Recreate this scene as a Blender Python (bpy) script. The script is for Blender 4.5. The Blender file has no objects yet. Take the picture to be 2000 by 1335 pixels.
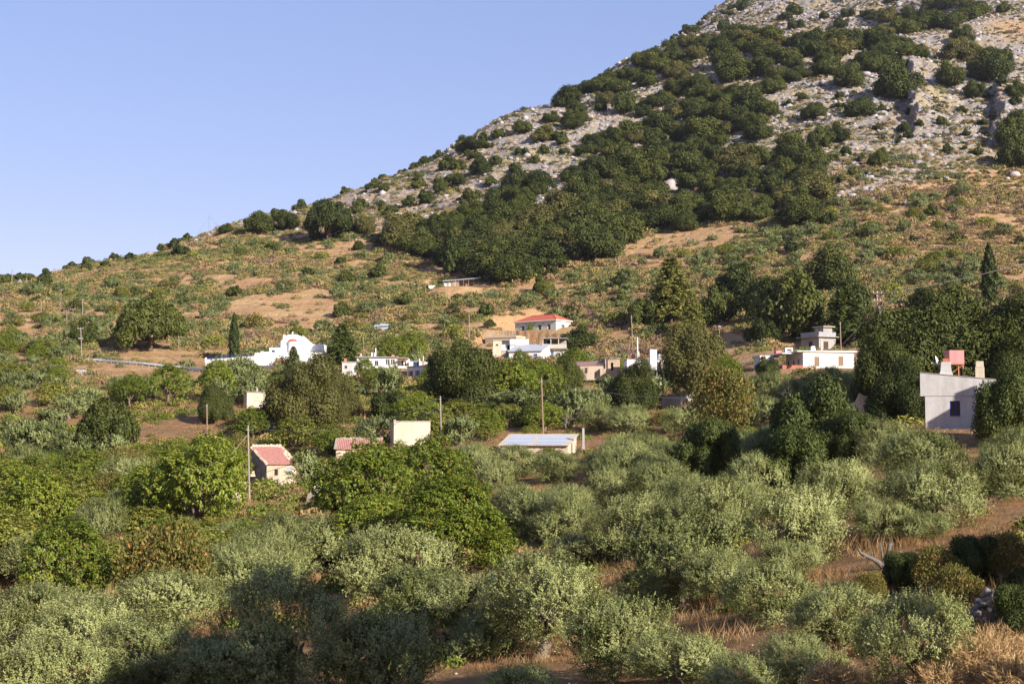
import bpy, math, random
import numpy as np
from mathutils import Vector, Matrix

# ------------------------------------------------------------------ camera, sky, sun, exposure
F, CX, CY, EYE_LINE = 2778.0, 1000.0, 667.5, 850.0          # the photograph's own geometry, in its pixels
PITCH = math.atan((EYE_LINE - CY) / F)
CP, SP = math.cos(PITCH), math.sin(PITCH)
SUN_AZ, SUN_EL = math.radians(42), math.radians(24)           # to the right of straight behind the camera

scene = bpy.context.scene
col = scene.collection
cam_data = bpy.data.cameras.new("camera")
cam = bpy.data.objects.new("camera", cam_data)
col.objects.link(cam)
cam_data.sensor_width = 36.0
cam_data.lens = 50.0
cam_data.clip_start, cam_data.clip_end = 0.5, 6000.0
cam.location = (0, 0, 0)
cam.rotation_euler = (math.pi / 2 + PITCH, 0, 0)
scene.camera = cam

world = bpy.data.worlds.new("World")
scene.world = world
world.use_nodes = True
wn = world.node_tree
for n in list(wn.nodes):
    wn.nodes.remove(n)
w_out = wn.nodes.new("ShaderNodeOutputWorld")
w_bg = wn.nodes.new("ShaderNodeBackground")
w_sky = wn.nodes.new("ShaderNodeTexSky")
w_sky.sky_type = 'NISHITA'
w_sky.sun_disc = False
w_sky.sun_elevation = SUN_EL
w_sky.sun_rotation = math.pi - SUN_AZ
w_sky.altitude = 300
w_sky.air_density = 1.0
w_sky.dust_density = 0.35
w_sky.ozone_density = 2.0
w_hsv = wn.nodes.new("ShaderNodeHueSaturation")
w_hsv.inputs["Saturation"].default_value = 1.45
w_hsv.inputs["Value"].default_value = 1.0
w_mix = wn.nodes.new("ShaderNodeMix"); w_mix.data_type = 'RGBA'; w_mix.blend_type = 'MULTIPLY'
w_mix.inputs[0].default_value = 1.0
w_mix.inputs[7].default_value = (1.22, 1.03, 1.28, 1)
w_bg.inputs["Strength"].default_value = 0.150
w_gam = wn.nodes.new("ShaderNodeGamma"); w_gam.inputs["Gamma"].default_value = 0.52
wn.links.new(w_sky.outputs[0], w_gam.inputs["Color"])
wn.links.new(w_gam.outputs[0], w_hsv.inputs["Color"])
wn.links.new(w_hsv.outputs[0], w_mix.inputs[6])
wn.links.new(w_mix.outputs[2], w_bg.inputs["Color"])
wn.links.new(w_bg.outputs[0], w_out.inputs[0])

sun_data = bpy.data.lights.new("sun", 'SUN')
sun_data.energy = 5.0
sun_data.angle = math.radians(0.5)
sun_data.color = (1.0, 0.91, 0.80)
sun = bpy.data.objects.new("sun", sun_data)
col.objects.link(sun)
SUN_DIR = Vector((math.sin(SUN_AZ) * math.cos(SUN_EL), -math.cos(SUN_AZ) * math.cos(SUN_EL), math.sin(SUN_EL)))
sun.rotation_euler = SUN_DIR.to_track_quat('Z', 'Y').to_euler()
sun.location = SUN_DIR * 200

scene.view_settings.view_transform = 'Standard'
scene.view_settings.look = 'None'
scene.view_settings.exposure = 0.95
scene.view_settings.gamma = 1.0
scene.cycles.max_bounces = 5
scene.cycles.diffuse_bounces = 2
scene.cycles.glossy_bounces = 2
scene.cycles.transmission_bounces = 3
scene.cycles.transparent_max_bounces = 4
scene.cycles.volume_bounces = 0
scene.cycles.caustics_reflective = False
scene.cycles.caustics_refractive = False

# ------------------------------------------------------------------ small helpers
RNG = np.random.default_rng(20240)

def ray(x, y):
    """photo pixel -> (X/Y, Z/Y) of its sight line; world Y is the distance straight ahead"""
    dx = (np.asarray(x, float) - CX) / F
    dy = (CY - np.asarray(y, float)) / F
    yv = CP - dy * SP
    return dx / yv, (SP + dy * CP) / yv

def pix(X, Y, Z):
    """world -> photo pixel"""
    dep = np.maximum(Y * CP + Z * SP, 1e-3)
    up = -Y * SP + Z * CP
    return CX + F * X / dep, CY - F * up / dep

def at(x, y, d):
    u, e = ray(x, y)
    return Vector((float(u * d), float(d), float(e * d)))

def tag(o, label=None, cat=None, group=None, kind=None):
    if label: o["label"] = label
    if cat: o["category"] = cat
    if group: o["group"] = group
    if kind: o["kind"] = kind
    return o

def empty(name, loc, rz=0.0, **kw):
    o = bpy.data.objects.new(name, None)
    o.empty_display_size = 0.5
    o.location = loc
    o.rotation_euler = (0, 0, rz)
    col.objects.link(o)
    return tag(o, **kw)

def smooth01(t):
    t = np.clip(t, 0, 1)
    return t * t * (3 - 2 * t)

def vnoise(x, y, seed=0):
    x = np.asarray(x, float); y = np.asarray(y, float)
    xi = np.floor(x).astype(np.int64); yi = np.floor(y).astype(np.int64)
    fx = x - xi; fy = y - yi
    fx = fx * fx * (3 - 2 * fx); fy = fy * fy * (3 - 2 * fy)
    def h(i, j):
        n = (i * 374761393 + j * 668265263 + seed * 974711) & 0xFFFFFFFF
        n = ((n ^ (n >> 13)) * 1274126177) & 0xFFFFFFFF
        n = n ^ (n >> 16)
        return (n & 0xFFFF) / 65535.0
    a = h(xi, yi); b = h(xi + 1, yi); c = h(xi, yi + 1); d = h(xi + 1, yi + 1)
    return (a * (1 - fx) + b * fx) * (1 - fy) + (c * (1 - fx) + d * fx) * fy

def fbm(x, y, octv=4, seed=0, rough=0.5):
    s = 0; a = 1; t = 0
    for k in range(octv):
        s = s + a * vnoise(x * 2 ** k, y * 2 ** k, seed + k * 17)
        t += a; a *= rough
    return s / t

def inpoly(px, py, poly):
    px = np.asarray(px, float); py = np.asarray(py, float)
    inside = np.zeros(px.shape, bool)
    n = len(poly)
    for i in range(n):
        x0, y0 = poly[i]; x1, y1 = poly[(i + 1) % n]
        if y0 == y1: continue
        c = ((y0 > py) != (y1 > py)) & (px < (x1 - x0) * (py - y0) / (y1 - y0) + x0)
        inside ^= c
    return inside

def pchip(x, y, xn):
    x = np.asarray(x, float); y = np.asarray(y, float)
    h = np.diff(x); dl = np.diff(y) / h
    m = np.zeros_like(y)
    m[0], m[-1] = dl[0], dl[-1]
    for i in range(1, len(x) - 1):
        if dl[i - 1] * dl[i] > 0:
            w1 = 2 * h[i] + h[i - 1]; w2 = h[i] + 2 * h[i - 1]
            m[i] = (w1 + w2) / (w1 / dl[i - 1] + w2 / dl[i])
    k = np.clip(np.searchsorted(x, xn) - 1, 0, len(x) - 2)
    t = np.clip((xn - x[k]) / h[k], 0, 1)
    return ((2*t**3 - 3*t**2 + 1) * y[k] + (t**3 - 2*t**2 + t) * h[k] * m[k]
            + (-2*t**3 + 3*t**2) * y[k+1] + (t**3 - t**2) * h[k] * m[k+1])

# ------------------------------------------------------------------ materials
def nodes_of(name):
    m = bpy.data.materials.new(name)
    m.use_nodes = True
    nt = m.node_tree
    for n in list(nt.nodes): nt.nodes.remove(n)
    out = nt.nodes.new("ShaderNodeOutputMaterial")
    return m, nt, out

def N(nt, typ, **kw):
    n = nt.nodes.new(typ)
    for k, v in kw.items(): setattr(n, k, v)
    return n

def mixc(nt, fac, a, b, blend='MIX'):
    n = N(nt, "ShaderNodeMix", data_type='RGBA', blend_type=blend)
    for s, v in ((n.inputs[0], fac), (n.inputs[6], a), (n.inputs[7], b)):
        if isinstance(v, (int, float)): s.default_value = v
        elif isinstance(v, tuple): s.default_value = (*v[:3], 1)
        else: nt.links.new(v, s)
    return n.outputs[2]

def noise(nt, scale, detail=4, rough=0.55, coord='Object', vec=None):
    if vec is None:
        tc = N(nt, "ShaderNodeTexCoord"); vec = tc.outputs[coord]
    n = N(nt, "ShaderNodeTexNoise")
    n.inputs["Scale"].default_value = scale
    n.inputs["Detail"].default_value = detail
    n.inputs["Roughness"].default_value = rough
    nt.links.new(vec, n.inputs["Vector"])
    return n.outputs[0]

def ramp(nt, src, stops):
    r = N(nt, "ShaderNodeValToRGB")
    el = r.color_ramp.elements
    while len(el) < len(stops): el.new(0.5)
    for e, (p, c) in zip(el, stops):
        e.position = p
        e.color = (*c[:3], 1) if isinstance(c, tuple) else (c, c, c, 1)
    nt.links.new(src, r.inputs[0])
    return r.outputs[0]

def mathn(nt, op, a, b=0.5, clamp=False):
    n = N(nt, "ShaderNodeMath", operation=op, use_clamp=clamp)
    for s, v in zip(n.inputs, (a, b)):
        if isinstance(v, (int, float)): s.default_value = v
        else: nt.links.new(v, s)
    return n.outputs[0]

def principled(nt, out, color, rough=0.85, spec=0.25, bump=None, bump_str=0.3, bump_dist=0.05, metal=0.0):
    p = N(nt, "ShaderNodeBsdfPrincipled")
    if isinstance(color, tuple): p.inputs["Base Color"].default_value = (*color[:3], 1)
    else: nt.links.new(color, p.inputs["Base Color"])
    p.inputs["Roughness"].default_value = rough
    p.inputs["Specular IOR Level"].default_value = spec
    p.inputs["Metallic"].default_value = metal
    if bump is not None:
        b = N(nt, "ShaderNodeBump")
        b.inputs["Strength"].default_value = bump_str
        b.inputs["Distance"].default_value = bump_dist
        nt.links.new(bump, b.inputs["Height"])
        nt.links.new(b.outputs[0], p.inputs["Normal"])
    nt.links.new(p.outputs[0], out.inputs[0])
    return p

def m_plaster(name, c, dirty, amount=0.5, scale=0.8, rough=0.9, streak=True):
    m, nt, out = nodes_of(name)
    tc = N(nt, "ShaderNodeTexCoord")
    mp = N(nt, "ShaderNodeMapping"); mp.inputs["Scale"].default_value = (1.6, 1.6, 0.22 if streak else 1.0)
    nt.links.new(tc.outputs["Object"], mp.inputs[0])
    n1 = noise(nt, scale, 6, 0.65, vec=mp.outputs[0])
    n2 = noise(nt, scale * 5, 4, 0.6)
    f = mathn(nt, 'MULTIPLY', ramp(nt, n1, [(0.42, 0.0), (0.72, 1.0)]), amount)
    c1 = mixc(nt, f, c, dirty)
    c2 = mixc(nt, mathn(nt, 'MULTIPLY', ramp(nt, n2, [(0.35, 1.0), (0.6, 0.0)]), 0.25 * amount + 0.05), c1, tuple(0.7 * v for v in dirty))
    principled(nt, out, c2, rough, 0.2, n2, 0.25, 0.03)
    return m

def m_stone(name, c1, c2, mortar, scale=1.6):
    m, nt, out = nodes_of(name)
    tc = N(nt, "ShaderNodeTexCoord")
    v = N(nt, "ShaderNodeTexVoronoi"); v.inputs["Scale"].default_value = scale
    mp = N(nt, "ShaderNodeMapping"); mp.inputs["Scale"].default_value = (1, 1, 1.6)
    nt.links.new(tc.outputs["Object"], mp.inputs[0]); nt.links.new(mp.outputs[0], v.inputs["Vector"])
    e = N(nt, "ShaderNodeTexVoronoi", feature='DISTANCE_TO_EDGE'); e.inputs["Scale"].default_value = scale
    nt.links.new(mp.outputs[0], e.inputs["Vector"])
    sep = N(nt, "ShaderNodeSeparateColor"); nt.links.new(v.outputs["Color"], sep.inputs[0])
    base = mixc(nt, sep.outputs[0], c1, c2)
    n = noise(nt, 3.0, 5)
    base = mixc(nt, mathn(nt, 'MULTIPLY', n, 0.5), base, tuple(0.55 * a for a in c1))
    edge = ramp(nt, e.outputs["Distance"], [(0.0, 1.0), (0.07, 0.0)])
    base = mixc(nt, edge, base, mortar)
    principled(nt, out, base, 0.95, 0.15, e.outputs["Distance"], 0.7, 0.12)
    return m

def m_plain(name, c, rough=0.6, spec=0.3, metal=0.0, var=0.25, scale=2.0):
    m, nt, out = nodes_of(name)
    n = noise(nt, scale, 4)
    cc = mixc(nt, mathn(nt, 'MULTIPLY', n, var), c, tuple(0.45 * v for v in c))
    principled(nt, out, cc, rough, spec, metal=metal)
    return m

def m_glass(name):
    m, nt, out = nodes_of(name)
    p = principled(nt, out, (0.02, 0.025, 0.03), 0.12, 0.5)
    return m

def m_tiles(name, c, c2, pitch=0.22):
    """clay tile rows: courses across the slope, channels down it (object x and the slope's own direction)"""
    m, nt, out = nodes_of(name)
    tc = N(nt, "ShaderNodeTexCoord")
    sx = N(nt, "ShaderNodeSeparateXYZ"); nt.links.new(tc.outputs["Object"], sx.inputs[0])
    rows = mathn(nt, 'FRACT', mathn(nt, 'MULTIPLY', sx.outputs[1], 1 / 0.34), 0)
    n = noise(nt, 2.5, 5, 0.7)
    n2 = noise(nt, 9.0, 2, 0.5)
    base = mixc(nt, ramp(nt, n, [(0.4, 0.0), (0.65, 1.0)]), c, c2)
    base = mixc(nt, mathn(nt, 'MULTIPLY', n2, 0.35), base, tuple(0.5 * v for v in c))
    dark = ramp(nt, rows, [(0.0, 0.45), (0.18, 0.0)])
    base = mixc(nt, dark, base, tuple(0.35 * v for v in c))
    principled(nt, out, base, 0.85, 0.2, rows, 0.5, 0.04)
    return m

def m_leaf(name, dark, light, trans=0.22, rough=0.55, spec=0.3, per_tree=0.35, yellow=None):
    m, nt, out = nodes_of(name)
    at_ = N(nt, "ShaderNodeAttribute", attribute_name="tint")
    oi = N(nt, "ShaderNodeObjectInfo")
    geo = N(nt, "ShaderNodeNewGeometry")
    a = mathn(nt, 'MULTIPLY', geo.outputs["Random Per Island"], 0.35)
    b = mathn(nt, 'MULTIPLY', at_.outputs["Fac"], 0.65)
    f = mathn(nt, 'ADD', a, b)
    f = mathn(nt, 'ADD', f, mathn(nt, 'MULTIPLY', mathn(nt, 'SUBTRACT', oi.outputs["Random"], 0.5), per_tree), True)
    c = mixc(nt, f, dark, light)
    if yellow:
        g = ramp(nt, geo.outputs["Random Per Island"], [(0.90, 0.0), (0.93, 1.0)])
        c = mixc(nt, g, c, yellow)
    p = N(nt, "ShaderNodeBsdfPrincipled")
    nt.links.new(c, p.inputs["Base Color"])
    p.inputs["Roughness"].default_value = rough
    p.inputs["Specular IOR Level"].default_value = spec
    t = N(nt, "ShaderNodeBsdfTranslucent")
    c2 = mixc(nt, 1.0, c, (1.0, 1.0, 0.45), 'MULTIPLY')
    nt.links.new(c2, t.inputs["Color"])
    mx = N(nt, "ShaderNodeMixShader"); mx.inputs[0].default_value = trans
    nt.links.new(p.outputs[0], mx.inputs[1]); nt.links.new(t.outputs[0], mx.inputs[2])
    nt.links.new(mx.outputs[0], out.inputs[0])
    return m

def m_attr(name, trans=0.15, rough=0.8, var=0.16):
    """baked ground cover: the plants' own colours come from a colour attribute"""
    m, nt, out = nodes_of(name)
    a = N(nt, "ShaderNodeAttribute", attribute_name="col")
    geo = N(nt, "ShaderNodeNewGeometry")
    c = mixc(nt, mathn(nt, 'MULTIPLY', geo.outputs["Random Per Island"], var), a.outputs["Color"], (0.5, 0.5, 0.5), 'MULTIPLY')
    p = N(nt, "ShaderNodeBsdfPrincipled"); nt.links.new(c, p.inputs["Base Color"])
    p.inputs["Roughness"].default_value = rough; p.inputs["Specular IOR Level"].default_value = 0.15
    if trans > 0:
        t = N(nt, "ShaderNodeBsdfTranslucent"); nt.links.new(c, t.inputs["Color"])
        mx = N(nt, "ShaderNodeMixShader"); mx.inputs[0].default_value = trans
        nt.links.new(p.outputs[0], mx.inputs[1]); nt.links.new(t.outputs[0], mx.inputs[2])
        nt.links.new(mx.outputs[0], out.inputs[0])
    else:
        nt.links.new(p.outputs[0], out.inputs[0])
    return m

def m_rock(name):
    m, nt, out = nodes_of(name)
    n1 = noise(nt, 0.5, 6, 0.65, 'Object'); n2 = noise(nt, 3.0, 5, 0.7, 'Object')
    a = N(nt, "ShaderNodeAttribute", attribute_name="col")
    c = mixc(nt, ramp(nt, n1, [(0.45, 0.0), (0.7, 0.6)]), a.outputs["Color"], (0.34, 0.25, 0.19))
    c = mixc(nt, ramp(nt, n2, [(0.3, 0.55), (0.5, 0.0)]), c, (0.14, 0.12, 0.105))
    principled(nt, out, c, 0.95, 0.15, n2, 0.5, 0.2)
    return m

def m_bark(name, c):
    m, nt, out = nodes_of(name)
    tc = N(nt, "ShaderNodeTexCoord")
    mp = N(nt, "ShaderNodeMapping"); mp.inputs["Scale"].default_value = (6, 6, 1.2)
    nt.links.new(tc.outputs["Object"], mp.inputs[0])
    n = noise(nt, 1.5, 6, 0.7, vec=mp.outputs[0])
    cc = mixc(nt, n, tuple(0.4 * v for v in c), tuple(1.3 * v for v in c))
    principled(nt, out, cc, 0.95, 0.1, n, 0.8, 0.06)
    return m

M = {}
M['white'] = m_plaster("white_limewash", (0.80, 0.79, 0.77), (0.55, 0.52, 0.48), 0.22)
M['white_old'] = m_plaster("weathered_white_plaster", (0.72, 0.70, 0.66), (0.36, 0.33, 0.29), 0.6)
M['cream'] = m_plaster("cream_plaster", (0.60, 0.53, 0.405), (0.40, 0.32, 0.22), 0.6)
M['pale_green'] = m_plaster("pale_cream_render", (0.60, 0.63, 0.53), (0.45, 0.46, 0.38), 0.3)
M['grey_plaster'] = m_plaster("grey_cement_render", (0.53, 0.515, 0.505), (0.35, 0.335, 0.32), 0.6, 0.6)
M['brown_plaster'] = m_plaster("brown_ruined_plaster", (0.46, 0.37, 0.28), (0.24, 0.19, 0.14), 0.75, 1.0)
M['tan_plaster'] = m_plaster("flaking_tan_plaster", (0.50, 0.405, 0.295), (0.33, 0.25, 0.175), 0.75, 1.2)
M['shade_white'] = m_plaster("shade_tinted_white_plaster", (0.66, 0.69, 0.74), (0.45, 0.46, 0.48), 0.35)  # white plaster with the bluish cast of shade put into its colour
M['concrete'] = m_plaster("bare_concrete", (0.36, 0.34, 0.315), (0.22, 0.205, 0.185), 0.6)
M['slate'] = m_plaster("flat_roof_screed", (0.34, 0.34, 0.35), (0.2, 0.2, 0.2), 0.5, 1.0, streak=False)
M['stone'] = m_stone("dry_stone_masonry", (0.40, 0.29, 0.20), (0.52, 0.41, 0.30), (0.30, 0.22, 0.15))
M['stone_pale'] = m_stone("pale_rubble_masonry", (0.58, 0.47, 0.35), (0.68, 0.59, 0.46), (0.42, 0.33, 0.24))
M['stone_grey'] = m_stone("grey_rubble_masonry", (0.30, 0.26, 0.22), (0.42, 0.37, 0.31), (0.20, 0.17, 0.14))
M['tile'] = m_tiles("faded_red_clay_tiles", (0.44, 0.19, 0.155), (0.52, 0.29, 0.24))
M['tile_new'] = m_tiles("bright_red_clay_tiles", (0.50, 0.12, 0.07), (0.56, 0.17, 0.11))
M['rust'] = m_plaster("rusty_sheet_metal", (0.36, 0.17, 0.15), (0.42, 0.36, 0.36), 0.7, 1.2, 0.6, streak=False)
M['sheet'] = m_plaster("blue_grey_sheet_roofing", (0.44, 0.48, 0.56), (0.33, 0.35, 0.38), 0.4, 1.0, 0.5, streak=False)
M['grey_sheet'] = m_plaster("grey_sheet_metal", (0.46, 0.49, 0.53), (0.30, 0.28, 0.27), 0.6, 1.5, 0.5, streak=False)
M['beige'] = m_plaster("beige_concrete_border", (0.52, 0.46, 0.39), (0.36, 0.31, 0.26), 0.5)
M['blue'] = m_plain("blue_paint", (0.05, 0.17, 0.52))
M['dark_blue'] = m_plain("dark_blue_paint", (0.03, 0.05, 0.28))
M['grey_blue'] = m_plain("grey_blue_paint", (0.33, 0.38, 0.45))
M['brown'] = m_plain("brown_timber", (0.26, 0.17, 0.11))
M['dark_brown'] = m_plain("dark_brown_timber", (0.07, 0.035, 0.025))
M['red'] = m_plain("faded_red_paint", (0.50, 0.10, 0.08))
M['pink'] = m_plaster("faded_pink_plastic", (0.50, 0.17, 0.17), (0.58, 0.30, 0.28), 0.5, 1.0, 0.5)
M['terracotta'] = m_plain("terracotta", (0.50, 0.19, 0.11))
M['brick'] = m_plaster("red_brick_parapet", (0.34, 0.12, 0.08), (0.42, 0.22, 0.15), 0.5, 1.5)
M['white_metal'] = m_plain("white_painted_metal", (0.72, 0.73, 0.74), 0.4)
M['grey_metal'] = m_plain("galvanised_metal", (0.38, 0.39, 0.41), 0.4, 0.5)
M['cable'] = m_plain("black_cable_sheath", (0.05, 0.05, 0.055), 0.6)
M['cable_pale'] = m_plain("pale_aluminium_cable", (0.42, 0.40, 0.37), 0.4)
M['orange'] = m_plain("orange_awning_cloth", (0.62, 0.19, 0.07), 0.8)
M['glass'] = m_glass("dark_window_glass")
M['void'] = m_plain("painted_dark_void", (0.05, 0.042, 0.036), 0.9)  # near-black colour stands in for the darkness inside openings
M['pole'] = m_bark("weathered_pole_timber", (0.30, 0.21, 0.155))
M['pole_grey'] = m_bark("grey_pole_timber", (0.34, 0.29, 0.25))
M['bark'] = m_bark("olive_bark", (0.21, 0.165, 0.125))
M['bark_dark'] = m_bark("oak_bark", (0.12, 0.09, 0.065))
M['dead_wood'] = m_bark("bleached_dead_wood", (0.19, 0.165, 0.14))
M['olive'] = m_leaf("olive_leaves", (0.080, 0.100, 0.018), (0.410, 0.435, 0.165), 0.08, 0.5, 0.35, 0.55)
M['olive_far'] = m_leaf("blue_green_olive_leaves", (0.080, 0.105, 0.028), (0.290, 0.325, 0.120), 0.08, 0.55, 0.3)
M['oak'] = m_leaf("evergreen_oak_leaves", (0.022, 0.034, 0.005), (0.092, 0.104, 0.017), 0.05, 0.6, 0.22, 0.65)
M['oak_brown'] = m_leaf("brownish_oak_leaves", (0.055, 0.057, 0.013), (0.170, 0.155, 0.040), 0.15, 0.6, 0.25)
M['broad'] = m_leaf("bright_broad_leaves", (0.095, 0.145, 0.016), (0.340, 0.400, 0.058), 0.30, 0.5, 0.35, 0.4, (0.30, 0.22, 0.035))
M['dry_leaf'] = m_leaf("rusty_autumn_leaves", (0.085, 0.090, 0.018), (0.235, 0.205, 0.050), 0.2, 0.6, 0.25, 0.4, (0.36, 0.17, 0.05))
M['bramble'] = m_leaf("yellow_green_thicket_leaves", (0.130, 0.150, 0.024), (0.350, 0.350, 0.070), 0.25, 0.6, 0.25, 0.5)
M['pine'] = m_leaf("pine_needles", (0.100, 0.110, 0.020), (0.250, 0.240, 0.055), 0.15, 0.6, 0.25)
M['conifer'] = m_leaf("dark_conifer_needles", (0.030, 0.046, 0.008), (0.120, 0.148, 0.030), 0.12, 0.6, 0.25)
M['cypress'] = m_leaf("cypress_scales", (0.030, 0.046, 0.010), (0.075, 0.095, 0.022), 0.10, 0.6, 0.2)
M['straw'] = m_leaf("straw_stems", (0.32, 0.200, 0.090), (0.56, 0.390, 0.200), 0.2, 0.7, 0.2)
M['cover'] = m_attr("hillside_scrub_leaves")
M['grass'] = m_attr("dry_grass_blades", 0.25)
M['rock'] = m_rock("limestone")

# ------------------------------------------------------------------ terrain: profiles of the valley, (photo y, distance) per photo x
PROFILES = {
    -1400: [(1335, 60), (1200, 85), (1050, 125), (950, 165), (850, 230), (760, 290), (710, 340), (670, 400), (640, 470), (615, 560)],
    0:    [(1335, 60), (1200, 85), (1050, 125), (950, 165), (850, 230), (760, 285), (722, 320), (640, 400), (590, 470), (557, 560)],
    250:  [(1335, 60), (1200, 85), (1050, 127), (950, 170), (850, 230), (760, 290), (722, 325), (640, 405), (580, 475), (510, 575)],
    500:  [(1335, 60), (1200, 85), (1050, 130), (950, 183), (880, 212), (797, 256), (745, 300), (716, 335), (640, 405), (560, 470), (480, 545), (432, 610)],
    750:  [(1335, 58), (1200, 83), (1050, 125), (950, 168), (890, 193), (800, 248), (745, 300), (700, 350), (640, 405), (560, 458), (470, 530), (400, 600), (357, 655)],
    1000: [(1335, 54), (1200, 78), (1000, 135), (885, 190), (808, 240), (755, 286), (705, 345), (655, 383), (600, 420), (520, 478), (400, 562), (300, 640), (232, 712)],
    1260: [(1335, 49), (1200, 70), (1000, 122), (885, 182), (808, 238), (755, 280), (700, 320), (650, 360), (560, 430), (450, 512), (350, 585), (250, 655), (160, 722), (108, 785)],
    1500: [(1335, 43), (1200, 59), (1000, 102), (880, 155), (790, 205), (728, 242), (690, 285), (620, 350), (520, 432), (430, 495), (330, 558), (220, 630), (120, 705), (72, 775)],
    1750: [(1335, 39), (1200, 53), (1060, 74), (930, 108), (840, 142), (780, 185), (720, 235), (660, 300), (600, 352), (500, 425), (400, 488), (300, 556), (200, 628), (90, 722), (68, 770)],
    2000: [(1335, 36), (1200, 49), (1050, 70), (930, 100), (840, 131), (780, 170), (700, 232), (600, 332), (500, 415), (400, 485), (300, 555), (200, 628), (100, 708), (30, 790)],
    3400: [(1335, 36), (1200, 49), (1050, 70), (930, 100), (840, 131), (780, 170), (700, 232), (600, 332), (500, 415), (400, 485), (300, 555), (200, 628), (100, 708), (30, 790)],
}
BEYOND = {   # behind the near crest: (distance, height factor tan) - a dip, then the far mountain on the right
    -1400: [(700, .05), (1000, .02), (1700, .01)], 0: [(640, .085), (800, .05), (1100, .03), (1700, .02)],
    250: [(660, .10), (800, .06), (1100, .03), (1700, .02)], 500: [(700, .125), (850, .07), (1100, .04), (1700, .02)],
    750: [(740, .15), (900, .09), (1100, .06), (1700, .03)], 1000: [(780, .195), (900, .16), (1100, .13), (1700, .05)],
    1260: [(860, .262), (960, .262), (1080, .2665), (1250, .25), (1700, .12)],
    1500: [(860, .266), (1000, .284), (1150, .316), (1330, .326), (1700, .26)],
    1750: [(860, .268), (1000, .306), (1150, .356), (1330, .385), (1700, .32)],
    2000: [(880, .305), (1000, .345), (1150, .400), (1330, .44), (1700, .38)],
    3400: [(880, .305), (1000, .345), (1150, .400), (1330, .44), (1700, .38)],
}
LD = np.linspace(math.log(0.5), math.log(1700), 520)
UX = np.linspace(-0.86, 0.86, 300)
_xs = sorted(PROFILES)
_us = [(x - CX) / F for x in _xs]
_tab = []
for x in _xs:
    pts = [(0.5, -1.7), (4, -2.3), (10, -3.6), (22, -6.2)]
    for y, d in PROFILES[x]:
        pts.append((d, float(ray(x, y)[1]) * d))
    for d, e in BEYOND[x]:
        pts.append((d, e * d))
    pts = np.array(pts)
    _tab.append(pchip(np.log(pts[:, 0]), pts[:, 1], LD))
_tab = np.array(_tab)
TAB = np.array([pchip(_us, _tab[:, k], UX) for k in range(len(LD))]).T

NOPLANT = []
PADS = []     # (X, Y, Z, inner radius, outer radius): ground levelled for the houses

ROCK_LINE = [(-1500, 520), (0, 555), (60, 560), (240, 520), (330, 490), (430, 452), (520, 452), (600, 462), (720, 462), (850, 452), (1000, 440), (1180, 475),
             (1330, 415), (1450, 410), (1560, 405), (1640, 395), (1760, 372), (1900, 335), (2000, 330), (3500, 330)]
def rockiness(px, py, Y):
    lim = np.interp(px, [p[0] for p in ROCK_LINE], [p[1] for p in ROCK_LINE])
    r = smooth01((lim - py) / 34.0 + 0.5)
    left = np.interp(px, [200, 520, 700, 1000, 1150], [0.45, 0.62, 0.66, 0.85, 1.0])
    r = r * left
    # the brown grassy saddle at the far right
    g = np.exp(-((px - 1990) / 75.0) ** 2 - ((py - 55) / 24.0) ** 2)
    g2 = smooth01((py - 235) / 110.0) * smooth01((px - 1500) / 150.0) * 0.35
    return np.clip(r - 0.9 * g - g2, 0, 1)

def base_height(X, Y):
    X = np.asarray(X, float); Y = np.asarray(Y, float)
    r = np.sqrt(X * X + Y * Y) + 1e-6
    ang = np.arctan2(X, Y)
    ac = np.clip(ang, -0.69, 0.69)
    u = np.tan(ac); d = np.clip(r * np.cos(ac), 0.5, 1699)
    fi = np.clip((u - UX[0]) / (UX[1] - UX[0]), 0, len(UX) - 1.001)
    fj = np.clip((np.log(d) - LD[0]) / (LD[1] - LD[0]), 0, len(LD) - 1.001)
    i = fi.astype(int); j = fj.astype(int); a = fi - i; b = fj - j
    z = (TAB[i, j] * (1 - a) + TAB[i + 1, j] * a) * (1 - b) + (TAB[i, j + 1] * (1 - a) + TAB[i + 1, j + 1] * a) * b
    back = smooth01((np.abs(ang) - 0.85) / 0.75)
    zb = -1.7 + 0.32 * np.clip(r - 18, 0, 620) + 2.0 * (fbm(X / 40, Y / 40, 3, 12) - .5) * smooth01((r - 20) / 40)  # unseen hill behind the camera, raised to block low sky light and deepen shade
    return z * (1 - back) + zb * back, back

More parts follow.
